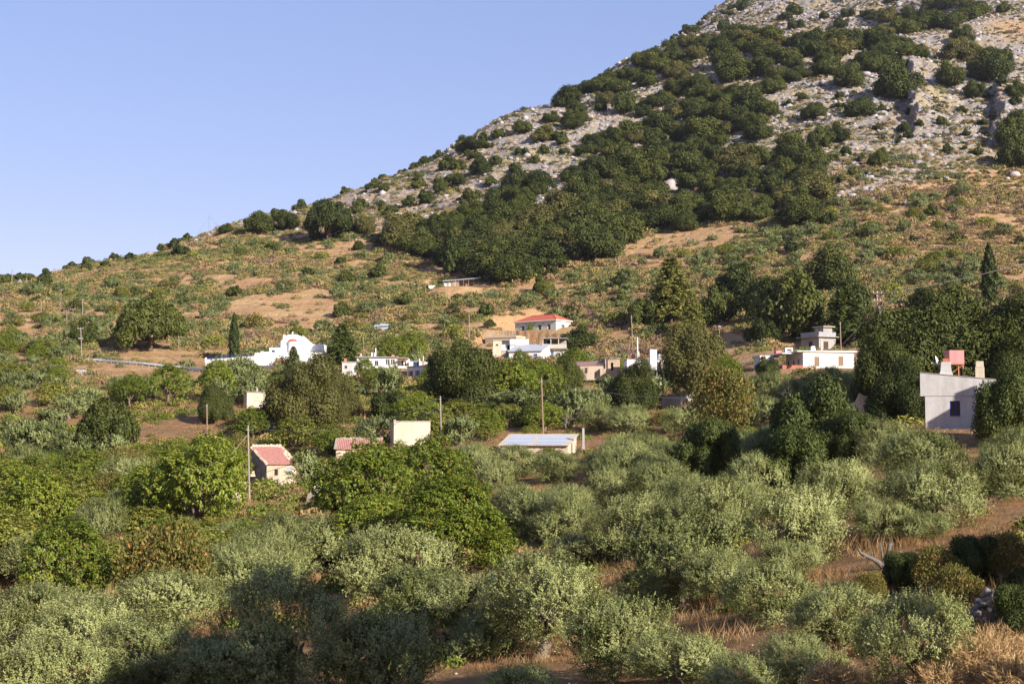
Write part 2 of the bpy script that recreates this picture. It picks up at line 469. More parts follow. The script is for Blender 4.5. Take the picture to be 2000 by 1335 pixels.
def height(X, Y, detail=True):
    X = np.asarray(X, float); Y = np.asarray(Y, float)
    z, back = base_height(X, Y)
    if detail:
        px, py = pix(X, np.maximum(Y, 1), z)
        rk = np.where(Y > 250, rockiness(px, py, Y), 0)
        far = smooth01((Y - 25) / 150)
        z = z + (fbm(X / 26, Y / 26, 3, 3) - 0.5) * 1.6 * far
        # terraces of the old fields
        t = z / 2.6 + 0.6 * fbm(X / 60, Y / 60, 2, 9)
        st = (np.floor(t) + smooth01((t - np.floor(t)) * 1.9)) - t
        z = z + st * 0.9 * smooth01((Y - 150) / 60) * (1 - rk)
        rid = 1 - np.abs(2 * fbm(X / 22 + 0.25 * Y / 22, Y / 14, 4, 31) - 1)
        z = z + (rid - 0.72) * (3.2 + 3.0 * smooth01((Y - 850) / 200)) * rk
        z = z + (np.abs(fbm(X / 5, Y / 4, 3, 77) - 0.5) * -4.4 + 0.5) * rk
        led = z / 5.5 + .8 * fbm(X / 30, Y / 30, 3, 51)
        z = z + (np.floor(led) + smooth01((led - np.floor(led)) * 2.6) - led) * 2.0 * rk * smooth01((fbm(X / 45, Y / 45, 2, 58) - .42) / .15)
        for (cx_, y_a, y_b, hh, wd) in ((.2815, 575, 700, 9.0, 16.0), (.343, 560, 660, 8.0, 20.0), (.252, 600, 650, 4.0, 9.0), (.075, 590, 640, 4.0, 10.0)):     # crags that break the slope, steep on their left
            q = X - cx_ * Y - 2.5 * (fbm(Y / 9, Y * 0 + 3.3, 3, 19) - .5) * 4
            z = z + hh * smooth01(q / 1.6) * np.exp(-np.maximum(q, 0) / wd) * smooth01((Y - y_a) / 25) * smooth01((y_b - Y) / 25) * (.6 + .8 * fbm(X / 4, Y / 6, 2, 23))
    for (x0, y0, z0, r0, r1) in PADS:
        w = 1 - smooth01((np.sqrt((X - x0) ** 2 + (Y - y0) ** 2) - r0) / (r1 - r0))
        z = z * (1 - w) + z0 * w
    return z

def hit(x, y, dmin=25.0, dmax=1500.0):
    """first point of the ground on the sight line of a photo pixel"""
    u, e = ray(x, y)
    ds = np.geomspace(dmin, dmax, 2600)
    g = height(u * ds, ds) - e * ds
    k = np.nonzero(g >= 0)[0]
    k = k[0] if len(k) else len(ds) - 1
    d = ds[k]
    return Vector((float(u * d), float(d), float(height(np.array([u * d]), np.array([d]))[0])))

def pad(x, y, d, r0, r1, dz=0.0):
    p = at(x, y, d)
    PADS.append((p.x, p.y, p.z + dz, r0, r1))

for a in ((520, 716, 334, 5, 12), (600, 708, 337, 5, 12), (560, 700, 345, 6, 14), (1052, 652, 399, 10, 17), (1010, 704, 352, 8, 15), (1070, 704, 354, 7, 14),
          (730, 742, 300, 7, 15), (800, 745, 302, 6, 14), (760, 722, 312, 8, 14), (1165, 752, 290, 5, 12), (1268, 760, 281, 6, 13),
          (1330, 806, 242, 4, 9), (1600, 722, 242, 7, 15), (1590, 688, 292, 6, 13), (1875, 838, 132, 6, 12), (535, 950, 187, 4, 8),
          (700, 895, 196, 4, 8), (804, 872, 201, 4, 8), (1055, 889, 191, 6, 10), (492, 797, 256, 3, 7), (896, 563, 452, 7, 14),
          (742, 646, 402, 4, 8), (156, 734, 318, 3, 6)):
    pad(*a)
for (x, y, d, yaw, n, drop, out) in ((1102, 648.5, 377, -38, 18, 5.0, 7.4), (1008, 655, 380, -30, 10, 3.8, 6.4)):      # the ground drops away in front of the two terraces
    p0 = at(x, y, d); r_ = math.radians(yaw)
    for t in range(1, n, 3):
        NOPLANT.append((p0.x - t * math.cos(r_) - 3 * math.sin(r_), p0.y - t * math.sin(r_) + 3 * math.cos(r_), 5.5)); NOPLANT.append((p0.x - t * math.cos(r_) + 3 * math.sin(r_), p0.y - t * math.sin(r_) - 3 * math.cos(r_), 4.5))
        PADS.append((p0.x - t * math.cos(r_) + out * math.sin(r_), p0.y - t * math.sin(r_) - out * math.cos(r_), p0.z - drop - .6, out - 1.6, out - .1))

def build_ground():
    aa = np.concatenate([np.linspace(-math.pi, -0.75, 60, endpoint=False), np.linspace(-0.75, -0.40, 60, endpoint=False),
                         np.linspace(-0.40, 0.40, 760, endpoint=False), np.linspace(0.40, 0.75, 60, endpoint=False), np.linspace(0.75, math.pi, 61)])
    rr = np.concatenate([np.geomspace(0.4, 40, 60, endpoint=False), np.geomspace(40, 250, 230, endpoint=False),
                         np.linspace(250, 830, 380, endpoint=False), np.linspace(830, 1350, 170, endpoint=False), np.linspace(1350, 1690, 20)])
    A, R = np.meshgrid(aa, rr)
    X = R * np.sin(A); Y = R * np.cos(A)
    Z = height(X, Y)
    nr, na = X.shape
    V = np.stack([X, Y, Z], -1).reshape(-1, 3)
    i, j = np.meshgrid(np.arange(nr - 1), np.arange(na - 1), indexing='ij')
    a = i * na + j
    Q = np.stack([a, a + na, a + na + 1, a + 1], -1).reshape(-1, 4)
    me = mesh_q("ground", V, Q[:, ::-1])
    px, py = pix(X, np.maximum(Y, 1), Z)
    rk = np.where(Y > 250, rockiness(px, py, Y), 0).reshape(-1)
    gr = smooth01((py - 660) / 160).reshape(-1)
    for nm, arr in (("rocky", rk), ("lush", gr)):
        at_ = me.attributes.new(nm, 'FLOAT', 'POINT')
        at_.data.foreach_set('value', arr.astype(np.float32))
    me.polygons.foreach_set('use_smooth', np.ones(len(me.polygons), bool))
    o = bpy.data.objects.new("ground", me); col.objects.link(o)
    m, nt, out = nodes_of("hillside_soil_and_rock")
    ra = N(nt, "ShaderNodeAttribute", attribute_name="rocky").outputs["Fac"]
    lu = N(nt, "ShaderNodeAttribute", attribute_name="lush").outputs["Fac"]
    nA = noise(nt, 0.06, 5, 0.6); nB = noise(nt, 0.45, 6, 0.65); nC = noise(nt, 3.5, 5, 0.7)
    soil = mixc(nt, ramp(nt, nA, [(0.35, 0.0), (0.65, 1.0)]), (0.48, 0.270, 0.135), (0.58, 0.390, 0.205))
    soil = mixc(nt, mathn(nt, 'MULTIPLY', ramp(nt, nB, [(0.4, 0.0), (0.62, 1.0)]), 0.75), soil, (0.36, 0.235, 0.115))
    soil = mixc(nt, mathn(nt, 'MULTIPLY', ramp(nt, nC, [(0.45, 1.0), (0.6, 0.0)]), 0.30), soil, (0.15, 0.085, 0.045))
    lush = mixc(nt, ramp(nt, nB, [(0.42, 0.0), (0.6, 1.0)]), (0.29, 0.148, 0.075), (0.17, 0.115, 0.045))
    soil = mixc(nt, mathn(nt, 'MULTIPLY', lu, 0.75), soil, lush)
    tc = N(nt, "ShaderNodeTexCoord")
    ns = N(nt, "ShaderNodeTexNoise"); ns.inputs["Scale"].default_value = 0.25; ns.inputs["Detail"].default_value = 4
    nt.links.new(tc.outputs["Object"], ns.inputs["Vector"])
    mp = N(nt, "ShaderNodeMapping"); mp.inputs["Scale"].default_value = (0.42, 0.30, 0.75); mp.inputs["Rotation"].default_value = (0.3, 0.25, 0.4)
    nt.links.new(tc.outputs["Object"], mp.inputs[0])
    va = N(nt, "ShaderNodeVectorMath", operation='ADD'); sc_ = N(nt, "ShaderNodeVectorMath", operation='SCALE'); sc_.inputs["Scale"].default_value = 1.6
    nt.links.new(ns.outputs["Color"], sc_.inputs[0]); nt.links.new(mp.outputs[0], va.inputs[0]); nt.links.new(sc_.outputs[0], va.inputs[1])
    v1 = N(nt, "ShaderNodeTexVoronoi"); v1.inputs["Scale"].default_value = 1.0; nt.links.new(va.outputs[0], v1.inputs["Vector"])
    e1 = N(nt, "ShaderNodeTexVoronoi", feature='DISTANCE_TO_EDGE'); e1.inputs["Scale"].default_value = 1.0; nt.links.new(va.outputs[0], e1.inputs["Vector"])
    sp = N(nt, "ShaderNodeSeparateColor"); nt.links.new(v1.outputs["Color"], sp.inputs[0])
    rockc = mixc(nt, sp.outputs[0], (0.27, 0.258, 0.26), (0.43, 0.41, 0.415))
    rockc = mixc(nt, ramp(nt, sp.outputs[1], [(0.72, 0.0), (0.8, 0.75)]), rockc, (0.50, 0.36, 0.26))
    rockc = mixc(nt, ramp(nt, e1.outputs["Distance"], [(0.02, 0.85), (0.12, 0.0)]), rockc, (0.12, 0.10, 0.085))
    rockc = mixc(nt, ramp(nt, nC, [(0.42, 0.55), (0.56, 0.0)]), rockc, (0.20, 0.17, 0.14))
    rockc = mixc(nt, mathn(nt, 'MULTIPLY', ramp(nt, nA, [(0.48, 0.0), (0.60, 1.0)]), 0.75), rockc, (0.34, 0.265, 0.135))
    rockc = mixc(nt, mathn(nt, 'MULTIPLY', ramp(nt, nB, [(0.55, 0.0), (0.66, 1.0)]), 0.8), rockc, (0.27, 0.215, 0.10))
    f = mathn(nt, 'ADD', mathn(nt, 'MULTIPLY', ra, 1.25), mathn(nt, 'MULTIPLY', mathn(nt, 'SUBTRACT', nB, 0.55), 1.2), True)
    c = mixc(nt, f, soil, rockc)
    h = mathn(nt, 'ADD', nB, mathn(nt, 'MULTIPLY', nC, 0.35))
    h = mathn(nt, 'ADD', h, mathn(nt, 'MULTIPLY', mathn(nt, 'MULTIPLY', sp.outputs[0], ra), 0.9))
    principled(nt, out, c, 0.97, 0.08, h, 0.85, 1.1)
    me.materials.append(m)
    tag(o, "dry reddish hillside and valley floor rising to bare limestone slopes", "ground", kind="structure")
    return o

# ------------------------------------------------------------------ mesh helpers
def mesh_q(name, V, Q, tint=None, colr=None):
    V = np.ascontiguousarray(V, np.float32); Q = np.ascontiguousarray(Q, np.int32)
    k = Q.shape[1]
    me = bpy.data.meshes.new(name)
    me.vertices.add(len(V)); me.vertices.foreach_set('co', V.ravel())
    me.loops.add(Q.size); me.loops.foreach_set('vertex_index', Q.ravel())
    me.polygons.add(len(Q))
    me.polygons.foreach_set('loop_start', np.arange(0, Q.size, k, dtype=np.int32))
    if tint is not None:
        a = me.attributes.new("tint", 'FLOAT', 'POINT'); a.data.foreach_set('value', np.ascontiguousarray(tint, np.float32))
    if colr is not None:
        c4 = np.ones((len(V), 4), np.float32); c4[:, :3] = colr
        a = me.attributes.new("col", 'FLOAT_COLOR', 'POINT'); a.data.foreach_set('color', c4.ravel())
    me.update(calc_edges=True)
    return me

def leaf_mesh(name, L, tint, mat):
    """L: (n,4,3) leaf faces"""
    n = len(L)
    me = mesh_q(name, L.reshape(-1, 3), np.arange(n * 4).reshape(n, 4), np.repeat(tint, 4))
    me.materials.append(mat)
    return me

def unit(v):
    return v / np.maximum(np.linalg.norm(v, axis=-1, keepdims=True), 1e-9)

def leaves(rng, P, nrm, axis, l, w):
    """faces centred at P, facing nrm, long axis as given"""
    a = unit(axis - nrm * np.sum(axis * nrm, -1, keepdims=True))
    b = np.cross(nrm, a)
    l = np.asarray(l).reshape(-1, 1) if np.ndim(l) else l
    w = np.asarray(w).reshape(-1, 1) if np.ndim(w) else w
    bend = nrm * (0.18 * l)
    return np.stack([P - a * l / 2 - bend * .5, P - b * w / 2 + bend * .3, P + a * l / 2 - bend * .5, P + b * w / 2 + bend * .3], 1)

def rdir(rng, n):
    return unit(rng.normal(size=(n, 3)))

def tubes(paths, n=6):
    """paths: list of (points (k,3), radii (k,)) -> verts, quads"""
    Vs, Qs, off = [], [], 0
    for pts, rad in paths:
        pts = np.asarray(pts, float); rad = np.asarray(rad, float); k = len(pts)
        t = np.gradient(pts, axis=0); t = unit(t)
        ref = np.array([0.31, 0.93, 0.17]); s = unit(np.cross(t, ref)); q = np.cross(t, s)
        an = np.linspace(0, 2 * np.pi, n, endpoint=False)
        ring = pts[:, None] + rad[:, None, None] * (np.cos(an)[None, :, None] * s[:, None] + np.sin(an)[None, :, None] * q[:, None])
        Vs.append(ring.reshape(-1, 3))
        i, j = np.meshgrid(np.arange(k - 1), np.arange(n), indexing='ij')
        a = off + i * n + j; b = off + i * n + (j + 1) % n
        Qs.append(np.stack([a, b, b + n, a + n], -1).reshape(-1, 4))
        cap = off + (k - 1) * n + np.arange(n)
        if n == 6: Qs.append(np.array([[cap[0], cap[1], cap[2], cap[3]], [cap[0], cap[3], cap[4], cap[5]]]))
        if n == 4: Qs.append(cap[None, :])
        off += k * n
    return np.concatenate(Vs), np.concatenate(Qs)

def tube_mesh(name, paths, mat, n=6, smooth=True):
    V, Q = tubes(paths, n)
    me = mesh_q(name, V, Q)
    if smooth: me.polygons.foreach_set('use_smooth', np.ones(len(me.polygons), bool))
    me.materials.append(mat)
    return me

def curve(rng, a, b, k, wob):
    a = np.asarray(a, float); b = np.asarray(b, float)
    t = np.linspace(0, 1, k)[:, None]
    p = a + (b - a) * t
    w = rng.normal(size=(k, 3)) * wob; w[0] = 0; w[-1] *= 0.3
    return p + w * np.linalg.norm(b - a)

def limbs(rng, centers, base_h, r0, gnarl=0.06, lean=(0, 0), flare=1.5):
    """a tapered trunk that forks into limbs reaching the crown's lobes"""
    top = np.array([lean[0], lean[1], base_h])
    tr = curve(rng, (0, 0, -0.8), top, 6, gnarl * 0.6)
    paths = [(tr, r0 * np.array([flare * 1.15, flare, 1.15, 1.0, 0.92, 0.85]))]
    for c in centers:
        e = np.array(c) * np.array([0.92, 0.92, 0.96])
        mid = curve(rng, top + rng.normal(size=3) * r0 * 0.25, e, 5, gnarl)
        paths.append((mid, r0 * np.linspace(0.6, 0.12, 5)))
    return paths

# ------------------------------------------------------------------ tree prototypes (trunk mesh, crown mesh), crown width given in "dia"
def dome_lobes(rng, k, R, H, zc, rmin, rmax, flat=0.0):
    C, Rr = [], []
    for i in range(k):
        az = 2.399963 * i + rng.uniform(-.4, .4)
        s = math.sqrt((i + 0.5) / k)
        rr = R * s * rng.uniform(0.86, 1.04)
        z = zc + H * (math.sqrt(max(0.0, 1 - (rr / R) ** 2 * 0.96)) - 0.25) * rng.uniform(0.65, 1.0) - flat * (rr / R)
        lr = rng.uniform(rmin, rmax)
        k_ = max(0, 1 - lr / R * 0.75)
        C.append((rr * math.cos(az) * k_, rr * math.sin(az) * k_, z)); Rr.append(lr)
    return np.array(C), np.array(Rr)

def lobe_points(rng, C, Rr, n, s0=0.6, s1=1.05, cull=0.72, up=0.25):
    pr = Rr ** 2 / np.sum(Rr ** 2)
    P, D, I = [], [], []
    m = int(n * 1.9)
    li = rng.choice(len(C), m, p=pr)
    d = unit(rng.normal(size=(m, 3)) + np.array([0, 0, up]))
    p = C[li] + d * (Rr[li] * rng.uniform(s0, s1, m) ** 1)[:, None] * np.array([1, 1, 0.88])
    keep = np.ones(m, bool)
    for c, r in zip(range(len(C)), Rr):
        dist = np.linalg.norm(p - C[c], axis=1)
        keep &= ~((dist < cull * r) & (li != c))
    p, d, li = p[keep][:n], d[keep][:n], li[keep][:n]
    return p, d, li

def proto_olive(seed, near=True):
    """silver-green crown of upright feathery shoots, in tufts over a few big lobes"""
    rng = np.random.default_rng(seed)
    R = 2.6; k = int(rng.integers(7, 11))
    C, Rr = dome_lobes(rng, k, R, 2.0, 1.20, 0.80, 1.45)
    C[:, 2] += rng.normal(size=k) * 0.30
    C[:, 2] -= 0.35 * (np.linalg.norm(C[:, :2], axis=1) / R) * rng.uniform(0, 2, k)
    nt, nsh, nl, l, w = (240, 14, 15, 0.100, 0.038) if near else (110, 8, 7, 0.27, 0.105)
    tp, td, ti = lobe_points(rng, C, Rr, nt, 0.62, 1.0, 0.70, 0.30)
    nt = len(tp)
    lob = rng.uniform(0, 1, k); tt = rng.uniform(0, 1, nt)
    tp = np.repeat(tp, nsh, 0) + rng.normal(size=(nt * nsh, 3)) * 0.17
    d = np.repeat(td, nsh, 0); li = np.repeat(ti, nsh)
    m = len(tp)
    low = np.clip((0.9 - tp[:, 2]) / 0.8, 0, 1)[:, None]
    sd = unit(d * 0.80 + np.array([0, 0, 0.70]) * (1 - 1.15 * low) + rng.normal(size=d.shape) * 0.42)
    sl = np.repeat(rng.uniform(0.35, 0.75, nt), nsh) * rng.uniform(0.6, 1.25, m)
    t = np.linspace(0.10, 1, nl)
    P = (tp[:, None] + sd[:, None] * (sl[:, None] * t[None])[..., None]).reshape(-1, 3)
    n = len(P)
    sdr = np.repeat(sd, nl, 0); dr = np.repeat(d, nl, 0)
    ax = unit(sdr * 0.8 + rng.normal(size=(n, 3)) * 0.55)
    nr = unit(dr * 0.9 + rng.normal(size=(n, 3)) * 0.36 + np.array([0, 0, 0.30]))
    P = P + rng.normal(size=(n, 3)) * 0.028
    L = leaves(rng, P, nr, ax, l * rng.uniform(0.7, 1.25, n), w * rng.uniform(0.8, 1.2, n))
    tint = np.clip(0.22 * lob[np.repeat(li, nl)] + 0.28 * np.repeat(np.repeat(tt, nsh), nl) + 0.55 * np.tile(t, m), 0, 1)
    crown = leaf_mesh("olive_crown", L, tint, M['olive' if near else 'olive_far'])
    trunk = tube_mesh("olive_trunk", limbs(rng, C[rng.choice(k, min(k, 7), replace=False)], rng.uniform(0.75, 1.05), rng.uniform(0.20, 0.28), 0.09, rng.normal(size=2) * 0.22, 1.6), M['bark'])
    return dict(trunk=trunk, crown=crown, dia=5.2, zc=1.75)

def proto_round(seed, mat, R=5.0, H=4.4, zc=3.6, k=26, n=5200, l=0.50, w=0.36, lob=(1.3, 2.3), trunk_h=1.6, trunk_r=0.35, bark='bark_dark', droop=0.0, jit=0.42, up=0.3, flat=0.0, limbs_n=8, cull=0.72, s0=0.62):
    rng = np.random.default_rng(seed)
    C, Rr = dome_lobes(rng, k, R, H, zc, lob[0], lob[1], flat)
    p, d, li = lobe_points(rng, C, Rr, n, s0, 1.06, cull, up)
    m = len(p)
    nr = unit(d * 0.85 + rng.normal(size=(m, 3)) * jit + np.array([0, 0, 0.2 + 0.3 * (droop > 0)]))
    ax = rng.normal(size=(m, 3)) + np.array([0, 0, -droop * 1.6]) + d * 0.4
    sz = rng.uniform(0.65, 1.25, m)
    L = leaves(rng, p + rng.normal(size=p.shape) * l * 0.15, nr, ax, l * sz, w * sz)
    lt = rng.uniform(0, 1, k)
    tint = np.clip(0.45 * lt[li] + 0.55 * rng.uniform(0, 1, m), 0, 1)
    crown = leaf_mesh("tree_crown", L, tint, mat)
    pick = rng.choice(k, min(k, limbs_n), replace=False)
    trunk = tube_mesh("tree_trunk", limbs(rng, C[pick], trunk_h, trunk_r, 0.06, rng.normal(size=2) * 0.15), M[bark])
    return dict(trunk=trunk, crown=crown, dia=2 * R, zc=zc)

def proto_clustered(seed, mat, R=4.0, H=3.6, zc=1.6, k=16, nclu=520, per=9, l=0.34, w=0.17, lob=(1.0, 1.8), trunk_h=1.2, trunk_r=0.22, bark='bark'):
    """broad leaves hanging in bunches (fig, walnut, almond)"""
    rng = np.random.default_rng(seed)
    C, Rr = dome_lobes(rng, k, R, H, zc, lob[0], lob[1])
    C[:, 2] += rng.normal(size=k) * 0.25
    p, d, li = lobe_points(rng, C, Rr, nclu, 0.55, 1.05, 0.66, 0.35)
    m = len(p)
    az = rng.uniform(0, 2 * np.pi, (m, per))
    ax = np.stack([np.cos(az), np.sin(az), -rng.uniform(0.15, 1.1, (m, per))], -1)
    ax = unit(ax + d[:, None] * 0.5)
    P = (p[:, None] + ax * l * 0.6 + rng.normal(size=(m, per, 3)) * l * 0.25).reshape(-1, 3)
    ax = ax.reshape(-1, 3)
    nr = unit(np.repeat(d, per, 0) * 0.5 + np.array([0, 0, 0.75]) + rng.normal(size=P.shape) * 0.35)
    sz = rng.uniform(0.7, 1.25, len(P))
    L = leaves(rng, P, nr, ax, l * sz, w * sz)
    lt = rng.uniform(0, 1, k)
    tint = np.clip(0.3 * lt[np.repeat(li, per)] + 0.4 * np.repeat(rng.uniform(0, 1, m), per) + 0.3 * rng.uniform(0, 1, len(P)), 0, 1)
    crown = leaf_mesh("broad_crown", L, tint, mat)
    pick = rng.choice(k, min(k, 9), replace=False)
    trunk = tube_mesh("broad_trunk", limbs(rng, C[pick] * 1.03, trunk_h, trunk_r, 0.08, rng.normal(size=2) * 0.2), M[bark])
    return dict(trunk=trunk, crown=crown, dia=2 * R, zc=zc)

def proto_column(seed, mat, Hh=11.0, R=1.25, n=3600, l=0.5, w=0.2):
    rng = np.random.default_rng(seed)
    z = rng.uniform(0.03, 1, n) ** 0.9
    prof = np.sin(np.pi * np.clip(z * 0.86 + 0.12, 0, 1)) ** 0.6 * (1 - 0.35 * z)
    az = rng.uniform(0, 2 * np.pi, n)
    wav = 1 + 0.20 * np.sin(5 * az + 4 * z * 6) + 0.14 * np.sin(3 * az - 19 * z)
    r = R * prof * wav * np.sqrt(rng.uniform(0.35, 1.0, n))
    out = np.stack([np.cos(az), np.sin(az), np.zeros(n)], -1)
    P = out * r[:, None]; P[:, 2] = 0.4 + z * Hh
    nr = unit(out + rng.normal(size=(n, 3)) * 0.45 + np.array([0, 0, 0.15]))
    ax = np.array([0, 0, 1.0]) + rng.normal(size=(n, 3)) * 0.22
    sz = rng.uniform(0.7, 1.3, n)
    L = leaves(rng, P, nr, ax, l * sz, w * sz)
    crown = leaf_mesh("cypress_crown", L, rng.uniform(0, 1, n), mat)
    trunk = tube_mesh("cypress_trunk", [(np.array([[0, 0, -0.8], [0, 0, 0.4], [0, 0, Hh * 0.5], [0, 0, Hh * 0.9]]), np.array([.22, .18, .1, .03]))], M['bark_dark'])
    return dict(trunk=trunk, crown=crown, dia=2 * R, zc=Hh / 2 + .4, h=Hh + .4)

def proto_pine(seed, mat, Hh=11.0, R=3.2, tiers=15, l=0.42, w=0.13, droop=0.25):
    rng = np.random.default_rng(seed)
    paths = [(np.array([[0, 0, -0.8], [0.05, 0, 1.0], [-.05, .05, Hh * .5], [0, 0, Hh * .98]]), np.array([.28, .24, .14, .02]))]
    LL, TT = [], []
    for k in range(tiers):
        f = (k + 0.4) / tiers
        z = Hh * (0.10 + 0.90 * f)
        nb = int(round(8 - 3 * f))
        for b in range(nb):
            az = 2 * np.pi * (b / nb) + k * 1.13 + rng.uniform(-.3, .3)
            ln = R * (1 - f) ** 0.72 * rng.uniform(0.62, 1.12) + 0.25
            o = np.array([math.cos(az), math.sin(az), 0])
            t = np.linspace(0, 1, 5)
            pts = o[None] * (ln * t)[:, None]; pts[:, 2] = z + ln * (0.30 * t - (droop + 0.22) * t ** 2)
            paths.append((pts, 0.06 * np.linspace(1, 0.2, 5) * (1.2 - f)))
            ns = int(40 + 95 * ln / R)
            tt = rng.uniform(0.22, 1.03, ns)
            P = o[None] * (ln * tt)[:, None]; P[:, 2] = z + ln * (0.30 * tt - (droop + 0.22) * tt ** 2)
            P = P + rng.normal(size=P.shape) * np.array([0.24, 0.24, 0.15]) * (0.7 + 0.4 * ln / R)
            ax = o + rng.normal(size=P.shape) * 0.6 + np.array([0, 0, 0.25])
            nr = unit(rng.normal(size=P.shape) * 0.7 + np.array([0, 0, 0.7]) + o * 0.5)
            sz = rng.uniform(0.7, 1.3, ns)
            LL.append(leaves(rng, P, nr, ax, l * sz, w * 1.6 * sz)); TT.append(np.clip(0.3 * rng.uniform() + 0.6 * rng.uniform(0, 1, ns), 0, 1))
    crown = leaf_mesh("conifer_crown", np.concatenate(LL), np.concatenate(TT), mat)
    trunk = tube_mesh("conifer_trunk", paths, M['bark_dark'], 4)
    return dict(trunk=trunk, crown=crown, dia=2 * R, zc=Hh * 0.5, h=Hh)

def proto_bare(seed, Hh=4.0, spread=2.2, levels=3):
    rng = np.random.default_rng(seed)
    paths = []
    def grow(p, d, ln, r, lev):
        e = p + d * ln
        paths.append((curve(rng, p, e, 4, 0.10), np.linspace(r, r * 0.6, 4)))
        if lev == 0: return
        for _ in range(int(rng.integers(2, 5))):
            nd = unit((d + rng.normal(size=3) * 0.62 + np.array([0, 0, 0.12]))[None])[0]
            f = rng.uniform(0.55, 1)
            grow(p + d * ln * f, nd, ln * rng.uniform(0.5, 0.85), r * 0.55, lev - 1)
    for _ in range(3):
        d = unit((np.array([0, 0, 1.0]) + rng.normal(size=3) * 0.42)[None])[0]
        grow(np.array([0, 0, -0.3]), d, Hh * 0.42, 0.085, levels)
    return tube_mesh("bare_limbs", paths, M['dead_wood'], 4)

def proto_oak(seed, mat, n=9500, k=30, l=0.36, w=0.23):
    """evergreen oak of the slopes: a lumpy crown that comes down to the ground"""
    rng = np.random.default_rng(seed)
    R = 5.0
    C, Rr = [], []
    sx, sy = rng.uniform(.85, 1.1), rng.uniform(.85, 1.1)
    for i in range(k):
        d = unit(rng.normal(size=(1, 3)) * np.array([1, 1, .9]) + np.array([[0, 0, .25]]))[0]
        q = rng.uniform(.30, .72)
        c = d * R * q * np.array([sx, sy, 1.05]); c[2] = abs(c[2]) * rng.uniform(.85, 1.2) + 1.1 - .9 * (q * abs(d[0]) > .6)
        C.append(c); Rr.append(rng.uniform(1.0, 1.9) * (1.15 - .40 * q))
    C, Rr = np.array(C), np.array(Rr)
    p, d, li = lobe_points(rng, C, Rr, n, .55, 1.10, .66, .25)
    m = len(p)
    nr = unit(d * .9 + rng.normal(size=(m, 3)) * .38 + np.array([0, 0, .25]))
    sz = rng.uniform(.6, 1.35, m)
    L = leaves(rng, p + rng.normal(size=p.shape) * .10, nr, rng.normal(size=(m, 3)) + d * .5, l * sz, w * sz)
    lt = rng.uniform(0, 1, k)
    crown = leaf_mesh("oak_crown", L, np.clip(.5 * lt[li] + .5 * rng.uniform(0, 1, m), 0, 1), mat)
    pick = rng.choice(k, 7, replace=False)
    trunk = tube_mesh("oak_trunk", limbs(rng, C[pick], 1.1, .32, .06, rng.normal(size=2) * .15), M['bark_dark'])
    return dict(trunk=trunk, crown=crown, dia=2 * R, zc=2.5)

PROTO = {}
PROTO['olive'] = [proto_olive(100 + i, True) for i in range(7)]
PROTO['olive_far'] = [proto_olive(140 + i, False) for i in range(5)]
PROTO['oak'] = [proto_oak(200 + i, M['oak']) for i in range(7)]
PROTO['bush'] = [proto_oak(220 + i, M['oak'], n=2200, k=18, l=.75, w=.5) for i in range(3)]
PROTO['oak_brown'] = [proto_oak(230 + i, M['oak_brown']) for i in range(3)]
PROTO['dome'] = [proto_round(250 + i, M['oak'], R=5.0, H=5.4, zc=1.35, k=64, n=12000, l=0.36, w=0.24, lob=(.85, 1.35), trunk_h=1.0) for i in range(2)]
PROTO['oak_near'] = [proto_oak(260 + i, M['oak'], n=46000, k=36, l=0.19, w=0.105) for i in range(4)]
PROTO['oak_brown_near'] = [proto_oak(280 + i, M['oak_brown'], n=38000, k=34, l=0.20, w=0.11) for i in range(3)]
PROTO['broad'] = [proto_clustered(300 + i, M['broad'], R=3.6 + 0.2 * i, nclu=1150, per=11, l=0.225, w=0.112) for i in range(4)]
PROTO['walnut'] = [proto_clustered(320 + i, M['broad'], R=5.0, H=4.8, zc=2.0, k=26, nclu=2700, per=11, l=0.28, w=0.10, lob=(1.2, 2.0), trunk_h=1.6, trunk_r=0.3) for i in range(2)]
PROTO['bramble'] = [proto_clustered(330 + i, M['bramble'], R=2.6, H=1.8, zc=0.9, k=12, nclu=700, per=8, l=0.20, w=0.105, lob=(0.8, 1.3), trunk_h=0.4, trunk_r=0.08) for i in range(3)]
PROTO['dry'] = [proto_round(350 + i, M['dry_leaf'], R=2.6, H=2.2, zc=.9, k=15, n=8500, l=0.155, w=0.085, lob=(0.8, 1.3), trunk_h=0.6, trunk_r=0.12, bark='bark', jit=1.0, cull=0.5, s0=0.4) for i in range(3)]
PROTO['haw'] = [proto_oak(370 + i, M['conifer'], n=36000, k=30, l=0.24, w=0.13) for i in range(3)]
PROTO['cypress'] = [proto_column(400 + i, M['cypress']) for i in range(2)]
PROTO['pine'] = [proto_pine(420 + i, M['pine']) for i in range(2)]
PROTO['cedar'] = [proto_pine(430, M['conifer'], 11.0, 3.4, 16, 0.38, 0.14, 0.35)]
PROTO['tall'] = [proto_round(290, M['oak'], R=5.2, H=5.0, zc=15.5, k=36, n=15000, l=0.40, w=0.24, lob=(1.0, 1.9), trunk_h=11.5, trunk_r=0.45)]
PROTO['shrub'] = [proto_round(450 + i, M[mt], R=1.5, H=1.05, zc=0.55, k=10, n=900, l=0.26, w=0.12, lob=(0.45, 0.75), trunk_h=0.3, trunk_r=0.06, bark='bark', jit=0.9, up=0.6, limbs_n=5)
                  for i, mt in enumerate(('bramble', 'oak', 'olive_far', 'dry_leaf', 'bramble', 'olive_far'))]

